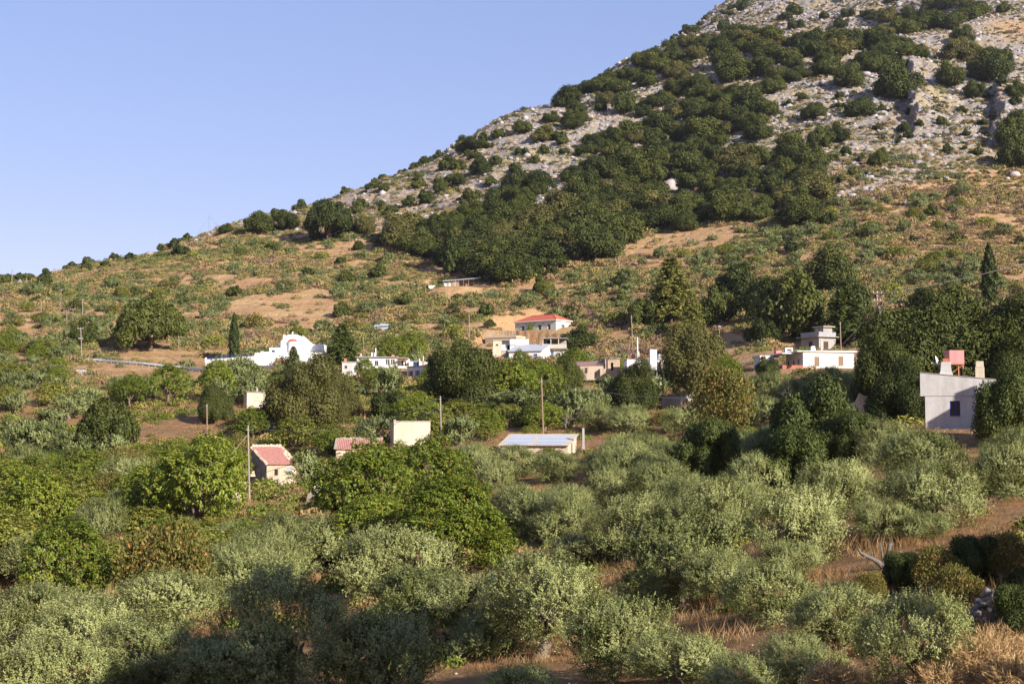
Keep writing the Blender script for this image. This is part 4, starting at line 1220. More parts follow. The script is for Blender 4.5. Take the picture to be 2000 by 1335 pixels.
# ------------------------------------------------------------------ the red hip-roofed house and what stands below it
def hip_house():
    w, dp, h = 14.4, 6.4, 3.2
    r = house("red_roofed_house", "pale cream house under a bright red hipped tile roof on a stone terrace", "house", 1086, 648.5, 382, -40, w)
    q = lambda a, b, z, hh, k='window', m='grey_blue': (a*w, z, (b-a)*w, hh, k, m)
    walls(r, w, dp, h, 'pale_green', front=[q(.162,.226,0.05,2.15), q(.365,.43,.05,2.1), q(.567,.643,.05,2.25), q(.80,.865,.05,2.25)],
          right=[(.37*dp,.15,.24*dp,2.1,'window','white_metal')], foot=-5.0)
    MB().box(-.45,w+.45,-.45,dp+.45,h,h+.22).build("eaves_cornice", 'white', r, 0.03)
    e = h+.222; o = .36; R_ = 1.75; y = dp/2
    rf = MB(); vs = [(-o,-o,e),(w+o,-o,e),(w+o,dp+o,e),(-o,dp+o,e),(3.3,y,e+R_),(w-3.3,y,e+R_)]
    rf.add(vs, [(0,1,5,4),(1,2,5),(2,3,4,5),(3,0,4),(3,2,1,0)]); rf = rf.build("roof", 'tile_new', r)
    rg = MB(); rg.bar(vs[4],vs[5],.12,6)
    for i, j in ((0,4),(3,4),(1,5),(2,5)): rg.bar(vs[i],vs[j],.1,6)
    rg.build("ridge_tiles", 'tile_new', rf)
    for f in (.08,.28,.49,.7,.93): MB().box(f*w,f*w+.1,-.4,0,h-.55,h-.42).build("eaves_bracket", 'dark_brown', r)
    for y_ in (1.4,5.2): MB().box(w,w+.4,y_,y_+.1,h-.55,h-.42).build("eaves_bracket", 'dark_brown', r)
    v = proto_clustered(901, M['broad'], R=.8, H=1.2, zc=1.2, k=6, nclu=70, per=8, l=.3, w=.18, lob=(.3,.5), trunk_h=.5, trunk_r=.04)
    p = r.matrix_basis @ Vector((.40*w,-.7,0))
    vr = empty("climbing_vine", p, 0, label="green vine growing over the second doorway of the red-roofed house", cat="vine")
    for nm in ('trunk','crown'):
        o_ = bpy.data.objects.new(nm, v[nm]); o_.parent = vr; col.objects.link(o_)
    # stone terrace in front
    t = house("stone_terrace", "rubble stone retaining terrace carrying the red-roofed house", "retaining wall", 1102, 648.5, 377, -38, 17.5)
    MB().box(0,17.5,0,6.5,-5.6,-.62).build("wall", 'stone_pale', t)
    MB().box(-.06,17.56,-.06,.5,-.617,-.42).build("coping", 'stone', t)
    t2 = house("railed_terrace", "low stone terrace with upright railing posts left of the red-roofed house", "terrace", 1008, 655, 380, -30, 9.6)
    MB().box(0,9.6,0,5,-4,-.42).build("wall", 'stone', t2)
    MB().box(-.1,9.7,-.1,5,-.417,0).build("floor_slab", 'cream', t2)
    for i in range(11): MB().box(.1+i*.92,.19+i*.92,0,.08,.003,1.35).build("railing_post", 'grey_blue', t2)
    rl = MB()
    for z in (.5,.9,1.3): rl.bar((.1,.12,z),(9.4,.12,z),.012,4)
    rl.build("railing_wire", 'grey_metal', t2)
    sh = house("white_shed", "small white flat-roofed shed with a grey-blue door right of the red-roofed house", "shed", 1141, 648, 386, 10)
    walls(sh, 3.3, 2.8, 1.95, 'white', front=[(.35,-.3,.8,1.75,'door','grey_blue')], foot=-1.5)
    flat_roof(sh, 3.3, 2.8, 1.95, .08, .1, 'cream')
    MB().box(-1.4,-.01,.2,.4,-1,1.0).build("side_wall", 'white_old', sh)

def lower_houses():
    a = house("plastered_house", "cream plastered house with an open recessed porch below the railed terrace", "house", 963, 697, 354, 0)
    s = 354/F
    x = lambda q: (q-963)*s
    z = lambda q: (697-q)*s
    walls(a, x(979), 6, z(664.5), 'cream', front=[((968-963)*s, z(675), .62, .45,'window','brown')], foot=-2.5)
    walls(a, x(996)-x(979)-.01, 4.5, z(664.5), 'shade_white', x0=x(979)+.01, y0=1.5, name="recessed_wall", front=[(1.5,z(684),.55,1.4,'void')], foot=-2.5)
    MB().box(x(962)-.05,x(997),-.15,6.1,z(664.5)+.003,z(663)).build("roof", 'concrete', a)
    MB().box(x(979)+.05,x(980.5),0,.3,z(683),z(664.5)).build("porch_post", 'cream', a)
    MB().box(x(979)+.05,x(996),-.03,1.45,z(684.5),z(683)).build("porch_floor", 'concrete', a)
    MB().box(x(979)+.05,x(988),.02,1.4,-2.5,z(684.6)).build("porch_base", 'brown_plaster', a)
    MB().box(x(996)+.02,x(1033),.2,.5,z(673),z(662)).box(x(1033)-.3,x(1033),.502,5,z(673),z(662)).build("parapet", 'white', a)
    MB().box(x(996)+.02,x(1033)-.302,.502,5.5,-2.5,z(672)).build("lower_wall", 'white_old', a)
    b = house("white_lean_to_house", "white house under a low grey sloping roof with blue doors below the stone terrace", "house", 994, 707, 349, -24)
    w = 8.8
    walls(b, w, 5.2, 2.7, 'white', front=[(1.2,.35,.6,.7,'window','blue'),(4.3,.1,.55,1.1,'window','blue'),(6.5,-.1,1.05,2.0,'door','blue'),(7.8,.3,.65,.95,'window','blue')], hB=4.5, foot=-2.5)
    rf = MB().slab([(-.25,-.35,2.68),(w+.25,-.35,2.68),(w+.25,5.3,4.62),(-.25,5.3,4.62)], .14).build("roof", 'grey_sheet', b)
    c = house("balcony_house", "two-storey grey concrete house with an open balcony beside the dark green tree", "house", 1060, 703, 351, -6)
    s = 351/F
    W = 44*s
    walls(c, W, 6, 2.7, 'white_old', front=[(1.95,0,.75,2.05,'door','blue'),(3.3,.75,1.05,1.05,'window','blue')], foot=-2.5)
    MB().box(-.1,W+.4,-1.1,6,2.72,2.95).build("balcony_floor", 'concrete', c)
    MB().box(-.1,W+.4,-1.1,-.95,2.952,3.85).box(-.1,.05,-.948,0,2.952,3.85).build("balcony_parapet", 'beige', c)
    walls(c, W, 4.5, 5.25, 'concrete', front=[(1.0,2.97,.8,1.95,'void'),(2.6,3.5,.9,1.1,'window','brown')], y0=1.2, z0=2.952, name="upper_wall")
    MB().box(-.2,W+.5,-1.2,6,5.26,5.44).build("roof", 'concrete', c, .02)
    for px_ in (.06,2.0,3.9): MB().box(px_,px_+.2,-1.0,-.8,3.853 if px_ < 1 else 3.853,5.258).build("balcony_post", 'beige', c)
    MB().box(-.1,.1,.0,1.19,2.952,5.258).build("side_wall", 'concrete', c)
    pot = empty("flower_pot", c.matrix_basis @ Vector((1.45,-.7,3.0)), 0, label="terracotta flower pot on the balcony floor of the concrete house", cat="flower pot")
    MB().cyl(0,0,-.04,.9,.2,.26,10).build("pot", 'terracotta', pot)

def blue_door_group():
    s = 302/F
    a = house("grey_block_house", "low grey cement building with a red chimney left of the long white house", "house", 668, 722, 303, 0)
    x = lambda q: (q-668)*s
    z = lambda q: (722-q)*s
    walls(a, x(698), 5, z(707), 'grey_plaster', front=[(.5,.3,.6,.6,'window','brown')], foot=-3)
    flat_roof(a, x(698), 5, z(707), .15, .16, 'concrete')
    MB().box(x(671),x(675.5),1,1.5,z(707)+.16,z(699)).build("chimney", 'terracotta', a)
    b = house("long_white_house", "long white flat-roofed house with a porch under an orange awning", "house", 697, 722, 308, 0)
    s = 308/F
    x = lambda q: (q-697)*s
    z = lambda q: (722-q)*s
    walls(b, x(776), 6, z(697.5), 'white', front=[(x(752),z(712),1.0,1.2,'window','white_metal'),(x(762),z(712),1.0,1.2,'window','white_metal'),(x(731),z(714),.9,1.1,'window','grey_blue')], foot=-3.5)
    MB().box(-.3,x(778),-.5,6.2,z(697.5)+.003,z(696)).build("roof", 'slate', b)
    walls(b, x(797)-x(776)-.01, 4, z(699.5), 'white', x0=x(776)+.01, y0=2.0, front=[(.7,z(714),.5,1.35,'window','dark_brown'),(1.4,z(714),.3,1.2,'window','dark_brown')], name="porch_wall", foot=-3.5)
    MB().box(x(776)+.01,x(797),-.3,6,z(699.5)+.003,z(698)).build("porch_roof", 'concrete', b)
    MB().slab([(x(776)+.05,-1.2,z(703.6)),(x(797)+.3,-1.2,z(703.6)),(x(797)+.3,.5,z(702)),(x(776)+.05,.5,z(702))],.06).build("awning", 'orange', b)
    MB().box(x(776)+.01,x(797),-1.0,1.99,z(716.5),z(714.8)).build("porch_floor", 'white', b)
    MB().box(x(776)+.01,x(797),-1.0,-.85,z(719),z(716.52)).build("porch_base", 'white', b)
    for q, y0, h in ((702.5,694,.0),(704.2,690,.0)):
        MB().box(x(q)-.14,x(q)+.14,.6,.9,z(697),z(y0)).build("chimney", 'cream', b)
    t = MB().box(x(723),x(731.5),2,3,z(696)+.15,z(687.5)); t = t.build("water_tank_body", 'white', empty("water_tank", b.location, 0, label="square white water tank on the long white house's roof", cat="water tank"), .05)
    MB().box(x(726),x(728.5),2.3,2.7,z(687.5)+.002,z(686.8)).build("lid", 'grey_metal', t.parent)
    for q in (723.6,730.6):
        for y in (2.05,2.85): MB().box(x(q)-.04,x(q)+.04,y,y+.08,z(696)-.002,z(696)+.149).build("leg", 'grey_metal', t.parent)
    MB().cyl(x(732.3),1.4,z(696),z(678.5),.13,.13,8).build("flue_pipe", 'white_metal', b)
    MB().box(x(763),x(768.5),2,2.6,z(696)+.002,z(691)).build("chimney", 'terracotta', b)
    # terrace with the blue door and the shaded wall under it
    c = house("blue_door_house", "white terrace house with a bright blue door and a shaded wall with brown shutters", "house", 795, 753, 299, -52, 0)
    s = 299/F
    W = 6.2
    # front faces left-ish and lies in shade; its near right end
    H = (753-716.5)*s
    c.location = at(795, 753, 301)
    walls(c, W, 7.5, H, 'shade_white', front=[(1.0,1.95,.85,1.15,'open_shutters','brown'),(3.5,1.95,.85,1.15,'open_shutters','brown'),(2.5,-.2,.9,1.3,'void')], foot=-4)
    MB().box(-.25,W+.2,-.25,7.6,H+.003,H+.17).build("terrace_floor", 'concrete', c)
    MB().box(-1.3,-.02,.2,.5,-3,2.2).build("side_wall", 'white', c)
    r = math.radians(52)
    d = house("terrace_room", "white terrace room with a bright blue door frame behind the shaded wall", "house", 797, 717, 306, 0)
    s = 306/F
    x = lambda q: (q-797)*s
    z = lambda q: (717-q)*s
    walls(d, x(854), 4, z(705), 'white', front=[(x(806),z(714.8),x(817)-x(806),1.1,'window','blue','blue'),(x(838.5),z(713),x(844.5)-x(838.5),.95,'window','dark_blue')], y0=2.5, foot=-3)
    flat_roof(d, x(854), 4, z(705), .1, .1, 'white_old', y0=2.5)
    MB().box(x(797),x(854),0,.2,z(722),z(714.5)).build("parapet", 'white', d)
    for q, t_ in ((819.5,700.5),(844.5,700.5)): MB().box(x(q)-.11,x(q)+.11,0.0,.2,z(714.5)+.002,z(t_)).build("terrace_post", 'white', d)
    MB().cyl(x(826),1.2,z(716),z(694),.14,.13,8).build("flue_pipe", 'cream', d)
    MB().cyl(x(826),1.2,z(716)+.01,z(704),.26,.2,8).build("flue_base", 'terracotta', d)
    tk = empty("water_tank", at(847,705,308), 0, label="round faded red water tank on the terrace room's roof", cat="water tank")
    MB().cyl(0,0,.05,1.05,.62,.62,18).build("tank_body", 'pink', tk); MB().cyl(0,0,1.052,1.1,.64,.64,18).build("lid", 'red', tk); MB().box(-.5,.5,-.5,.5,-.35,.048).build("stand", 'white_old', tk)
    di = empty("satellite_dish", at(837.5,707,307.5), 0, label="small white satellite dish on a pole beside the round red tank", cat="satellite dish")
    MB().bar((0,0,-.6),(0,0,1.0),.035).build("mast", 'white_metal', di); MB().cyl(0,0,.0,.08,.28,.32,14).build("dish", 'white_metal', di)
    di.children[1].location = (.1,-.1,.75); di.children[1].rotation_euler = (1.2,0,.5)
    e = house("ruined_block", "crumbling grey block building under a broken slab left of the blue door", "ruin", 722, 752, 297, 12)
    walls(e, 2.9, 3, 2.2, 'concrete', foot=-3)
    MB().box(.3,3.6,-.5,3,2.35,2.55).box(.4,.6,-.4,-.2,2.2,2.348).box(3.2,3.4,-.4,-.2,-2,2.348).build("roof", 'concrete', e)
    f = house("blue_gate_wall", "white wall with a tall deep blue gate left of the shaded wall", "wall", 778, 748, 304, 0)
    walls(f, 1.75, .6, 2.3, 'white_old', front=[(.85,.35,.8,1.75,'door','dark_blue')], foot=-4)

def ruined_house():
    s = 291/F
    r = house("ruined_brown_house", "ruined brown stone house with a rusty sheet roof and a gaping ground floor", "ruin", 1129, 740, 291, 3)
    x = lambda q: (q-1129)*s
    z = lambda q: (740-q)*s
    w = x(1182)
    walls(r, w, 6, z(714), 'brown_plaster', front=[(x(1142),z(729),.55,1.15,'window','brown')], hB=z(703.5), hFR=None, foot=-.05)
    ribbed(MB(), (-.25,-.2,z(714)),(w+.05,-.2,z(711.5)),(w+.05,6.2,z(702)),(-.25,6.2,z(703.5)),18,.06).build("roof", 'rust', r)
    walls(r, x(1211)-w-.01, 6, z(700.5), 'stone', x0=w+.01, y0=-.4, front=[((1193-1182)*s,z(723),.5,1.6,'void')], name="tower_wall", foot=-3)
    MB().box(w-.15,x(1212),-.65,5.8,z(700.5)+.003,z(699.2)).build("tower_roof", 'concrete', r)
    MB().box(-.2,w+.01,-1.6,6,-.25,-.052).build("balcony_slab", 'concrete', r)
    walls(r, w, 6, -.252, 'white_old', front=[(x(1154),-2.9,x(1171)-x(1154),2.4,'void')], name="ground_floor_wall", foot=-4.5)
    MB().box(x(1171),x(1182),-1.3,-.01,-.05,2.1).build("stair_wall", 'brown_plaster', r)
    MB().box(x(1173),x(1181),-1.8,-1.31,-4,-.26).build("buttress", 'stone_pale', r)
    ff = house("tall_chimney_house", "white house with a tall white chimney stack and red window frames behind a dark tree", "house", 1225, 764, 283, 2)
    s = 283/F
    x = lambda q: (q-1225)*s
    z = lambda q: (764-q)*s
    walls(ff, x(1264), 6, z(702), 'white', front=[(x(1254.5),z(718.5),.75,.8,'window','dark_brown','pink'),(x(1238),z(718),.7,.8,'window','dark_brown','pink')], foot=-3)
    MB().box(-.1,x(1264),-.1,6,z(702)+.003,z(700.5)).build("roof", 'concrete', ff)
    walls(ff, x(1297)-x(1264)-.01, 7, z(704), 'white', x0=x(1264)+.01, y0=-.9, front=[(x(1281.5)-x(1264),z(722),.85,1.5,'window','brown','pink'),(x(1280)-x(1264),z(757),.7,1.1,'window','dark_brown')], name="wing_wall", foot=-3)
    st = MB().box(x(1268),x(1281),-2.0,-.91,z(731),z(684)).box(x(1267.5),x(1281.5),-2.06,-.9,z(684)+.002,z(683)).build("chimney_stack", 'white', ff, .03)
    MB().cyl(x(1274.5),-1.45,z(683)+.003,z(679),.17,.05,8).build("chimney_cowl", 'dark_brown', st)
    fb = MB().cyl(x(1248),1.5,z(700.5)+.002,z(685),.36,.3,14).build("flue_base", 'cream', ff)
    MB().cyl(x(1247.5),1.5,z(685)+.002,z(658),.13,.13,10).cyl(x(1247.5),1.5,z(658)+.001,z(656.8),.2,.1,10).build("flue_pipe", 'white_metal', fb)
    for q, nm, lb in ((1235.5,"water_tank","square faded pink water tank on the roof of the tall-chimney house"),):
        t = empty(nm, at(q,700,286), 0, label=lb, cat="water tank")
        MB().box(-.45,.45,-.45,.45,.08,.95).build("tank_body", 'pink', t, .04); MB().box(-.4,.4,-.4,.4,-.3,.078).build("stand", 'concrete', t)
    t = empty("water_tank", at(1288,702,287), 0, label="grey metal water tank right of the tall white chimney", cat="water tank")
    MB().cyl(0,0,.1,1.1,.4,.4,14).build("tank_body", 'grey_sheet', t); MB().box(-.35,.35,-.35,.35,-.35,.098).build("stand", 'concrete', t)

def sheds():
    g = house("grey_ruined_shed", "roofless grey plastered shed with one sunlit pale end above the olives", "ruin", 1330, 808, 241, -49, 4.4)
    walls(g, 4.4, 4.2, 3.05, 'brown_plaster', front=[(2.2,.3,.5,1.1,'void')], foot=-2)
    MB().box(4.402,4.5,.02,4.18,-2,3.0).build("sunlit_end_tint", 'white_old', g)  # paler slab puts the end wall's sunlight into its colour
    MB().slab([(4.1,.0,3.25),(4.75,.0,3.25),(4.75,4.5,3.3),(4.1,4.5,3.3)],.14).build("wall_cap", 'concrete', g)
    o = house("cream_hut", "small cream hut with a thin slab roof beside the large olive-brown oak", "hut", 482, 799, 256, 22)
    walls(o, 3.6, 3, 3.1, 'cream', front=[(1.4,1.6,.9,.6,'shutter','cream')], foot=-2)
    flat_roof(o, 3.6, 3, 3.1, .25, .12, 'concrete')
    MB().box(1.9,2.2,1,1.3,3.222,3.9).build("chimney", 'concrete', o)
    m = house("windowless_store", "plain cream windowless store with rust-streaked walls and a flat top", "store building", 769, 872, 201, 12)
    walls(m, 5.2, 4, 3.55, 'cream', foot=-2)
    MB().box(-.1,5.3,-.1,4.1,3.553,3.66).build("roof", 'concrete', m)
    MB().box(.0,.3,.0,.3,3.662,3.85).build("corner_block", 'concrete', m)
    MB().box(-.18,-.02,.15,.3,-1,3.5).build("drain_pipe", 'dark_brown', m)
    n = house("blue_roofed_shed", "stone shed with a flat sloping roof of blue-grey sheets in beige borders", "shed", 978, 890, 190, -16)
    w, dp = 9.2, 4.9
    walls(n, w, dp, 1.35, 'stone_pale', front=[(.9,-.4,1.1,1.5,'void'),(5.8,-.2,1.2,1.2,'void')], hB=2.75, foot=-2)
    sl = lambda y, dz=0: 1.5 + (2.95-1.5)*(y+.4)/(dp+.6) + dz
    rf = MB()
    def strip(x0,x1,y0,y1,dz,t,mb): mb.slab([(x0,y0,sl(y0,dz)),(x1,y0,sl(y0,dz)),(x1,y1,sl(y1,dz)),(x0,y1,sl(y1,dz))],t)
    strip(-.25,w+.25,-.4,dp+.2,0,.12,rf); rf = rf.build("roof", 'beige', n)
    for (a, b) in ((.55,4.1),(4.75,8.65)):
        for (c, e) in ((-.42,.62),(.78,2.35),(2.5,3.75)):
            mb = MB(); ribbed(mb, (a,c,sl(c,.045)),(b,c,sl(c,.045)),(b,e,sl(e,.045)),(a,e,sl(e,.045)),int((b-a)/.3),.025,.03); mb.build("roof_sheet", 'sheet', rf)
    rt = MB()
    for i in range(10): rt.box(.2+i*.95,.32+i*.95,-.3,0,1.2,1.345)
    rt.build("rafter_ends", 'dark_brown', n)
    pst = empty("concrete_post", at(1139,862,188), .2, label="short pale concrete post standing right of the blue-grey shed roof", cat="post")
    MB().frustum(0,0,-1,1.75,.17,.17,.14,.14).build("shaft", 'concrete', pst); MB().box(-.15,.15,-.15,.15,1.752,1.8).build("top_cap", 'concrete', pst)
    k = house("red_tiled_stone_house", "small cream and grey stone house under a faded red sloping tile roof", "house", 520.5, 951, 187, 34)
    w, dp = 4.25, 4.9
    walls(k, w, dp, 3.05, 'tan_plaster', front=[(1.1,1.5,.5,.82,'window','dark_brown'),(2.75,1.75,.75,.75,'shutter','grey_blue')], hB=5.25, foot=-2)
    MB().add([(-.02,.0,-2),(-.02,dp,-2),(-.02,dp,5.2),(-.02,0,3.0)],[(3,2,1,0)]).add([(-.021,.0,-2),(-.021,dp,-2),(-.021,dp,5.2),(-.021,0,3.0)],[(0,1,2,3)]).build("side_stonework", 'stone_grey', k)
    mb = MB(); ribbed(mb, (-.1,-.3,2.98),(w+.15,-.3,2.98),(w+.15,dp+.1,5.36),(-.1,dp+.1,5.36),20,.07,.08); rf = mb.build("roof", 'tile', k)
    vg = MB(); rng = random.Random(5)
    for i in range(13):
        y = -.25+i*.4; z = 3.06+y*.441
        for x0 in (-.28, w-.1): vg.frustum(x0+.18+rng.uniform(-.03,.03),y+.2,z-.02,z+.16+rng.uniform(0,.09),.2,.19,.15,.14)
    for i in range(10): vg.frustum(.2+i*.43,dp,5.25,5.52+rng.uniform(0,.08),.2,.2,.15,.15)
    vg.build("verge_stones", 'stone_pale', rf)
    ex = MB()
    for i in range(24):
        y = rng.uniform(1.0,dp-.2); x0 = w-.35+rng.uniform(-.35,.3); z = 3.1+y*.441
        ex.frustum(x0,y,z-.02,z+.13,.17,.15,.1,.1)
    ex.build("exposed_rubble", 'stone_pale', rf)
    l2 = house("hidden_tiled_house", "stone house with a broken red tile roof half hidden behind the big trees", "house", 656, 905, 195, 4)
    w = 6.2
    walls(l2, w, 4.2, 2.0, 'stone_pale', front=[(1.0,.1,.8,1.3,'void'),(4.2,.3,.7,.8,'window','brown')], hB=3.3, foot=-2)
    mb = MB(); ribbed(mb, (-.1,-.25,1.98),(w+.1,-.25,1.98),(w+.1,4.3,3.36),(-.1,4.3,3.36),26,.07,.08); rf = mb.build("roof", 'tile', l2)
    vg = MB()
    for i in range(15): vg.frustum(.1+i*.43,4.25,3.3,3.52+rng.uniform(0,.12),.22,.2,.17,.15)
    for i in range(9): vg.frustum(-.1,-.1+i*.5,2.0+i*.152,2.24+i*.152,.2,.24,.15,.2)
    vg.build("verge_stones", 'stone_grey', rf)
    pn = house("sheep_pen", "long ramshackle sheep pen with a grey sheet lean-to roof on the hillside", "animal pen", 866, 562, 452, -4)
    s = 452/F; W = (937-866)*s
    MB().box(0,W*.42,.0,.2,-1.2,1.75).build("boarding", 'brown_plaster', pn)
    MB().box(.1,W*.2,-.06,-.01,-.3,1.5).build("white_board", 'white_old', pn)
    MB().box(W*.42+.02,W*.98,2.6,2.8,-1.2,2.0).build("back_wall", 'stone_pale', pn)
    ribbed(MB(), (-.3,-.9,2.0),(W+.3,-.9,2.9),(W+.2,3.2,3.6),(-.2,3.2,2.7),24,.07,.05).build("roof", 'grey_sheet', pn)
    for i in range(8): MB().bar((.2+i*W/7.3,-.6,-1.2),(.2+i*W/7.3,-.6,1.98+i*.115),.09).build("post", 'pole', pn)
    MB().box(W*.62,W*.72,-.3,-.2,-1,1.2).build("rusty_gate", 'rust', pn)
    MB().box(-3.5,-.1,-3.2,-2.9,-1.5,-.3).box(-2.4,2.2,-1.6,-1.3,-1.2,-.2).build("low_wall", 'rust', pn)
    tr = empty("feed_trough", at(843,563,446), .2, label="whitish plastic feed trough on the bare ground left of the sheep pen", cat="trough")
    MB().frustum(0,0,-.2,.8,.9,.5,1.1,.65).build("basin", 'white_old', tr); MB().box(-1.15,1.15,-.7,.7,.802,.86).build("rim", 'white_old', tr)
    j = house("junk_sheets", "heap of bent blue-grey metal roofing sheets on the tan slope", "scrap pile", 728, 645, 402, 0)
    rr = random.Random(4)
    for i, (x0, y0, z0, wd, ln, sk) in enumerate(((.2,.5,1.1,3.4,2.2,.3),(1.2,-.3,.7,3.0,2.0,-.25),(-.2,-.9,.1,3.2,1.7,.2),(1.9,.8,1.5,2.4,2.0,-.1),(2.6,-1.2,-.1,1.6,1.4,.4))):
        ribbed(MB(), (x0,y0,z0),(x0+wd,y0-.2,z0+sk),(x0+wd+.2,y0+ln,z0+sk+.6),(x0+.1,y0+ln,z0+.6),9,.07,.05).build("sheet", 'sheet' if i != 1 else 'grey_sheet', j)
    MB().box(.0,3.0,-.7,-.55,-.6,.5).build("board", 'terracotta', j)
    h = house("stone_hut", "tiny stone hut with a grey shutter on the bare bank under the guard rail", "hut", 148, 733, 318, 0)
    walls(h, 1.75, 2.2, 1.55, 'stone_pale', front=[(.75,.55,.85,.65,'shutter','grey_blue')], foot=-1)
    MB().slab([(-.3,-.3,1.7),(2.1,-.3,1.7),(2.1,2.4,1.8),(-.3,2.4,1.8)],.14).build("roof", 'stone', h)
    # ruined wall stubs among the trees
    for (x, y, d, w, hh, yaw, mat, lab) in ((440,992,164,1.9,1.9,12,'stone_pale',"crumbling cream wall stub left of the lone pole"), (598,998,163,1.5,2.9,-30,'cream',"tall cream wall stub below the red-tiled stone house"),
                                            (470,925,186,1.2,1.1,10,'stone_pale',"low stone wall against the side of the red-tiled stone house")):
        o = house("ruined_wall", lab, "ruin", x, y, d, yaw)
        rg = random.Random(int(x))
        n = 7
        pf = [(0,-1.5),(w,-1.5)]+[(w-w*i/n, hh*(0.55+0.45*math.sin(1.2+2.0*i/n))+rg.uniform(-.2,.2)) for i in range(n+1)]
        MB().prism(pf, 0, .55).build("masonry", mat, o, .05)
        rb = MB()
        for _ in range(14): rb.frustum(rg.uniform(-.5,w+.5),rg.uniform(-1.2,-.1),-.3,rg.uniform(.1,.4),.25,.22,.12,.1)
        rb.build("fallen_stones", mat, o)
    for (x, y, d, mat, lab) in ((636,1008,156,'grey_sheet',"pale blue metal sheet leaning in the gap above the walnut tree"),(666,1001,157,'red',"dark red metal sheet beside the pale one above the walnut tree")):
        o = house("metal_sheet", lab, "metal sheet", x, y, d, 5)
        ribbed(MB(), (-.45,0,-.3),(.5,.05,-.3),(.5,.35,.75),(-.45,.3,.75),6,.04,.03).build("sheet", mat, o)
        MB().bar((0,.5,-.4),(0.05,.32,.6),.04).build("prop", 'pole', o)

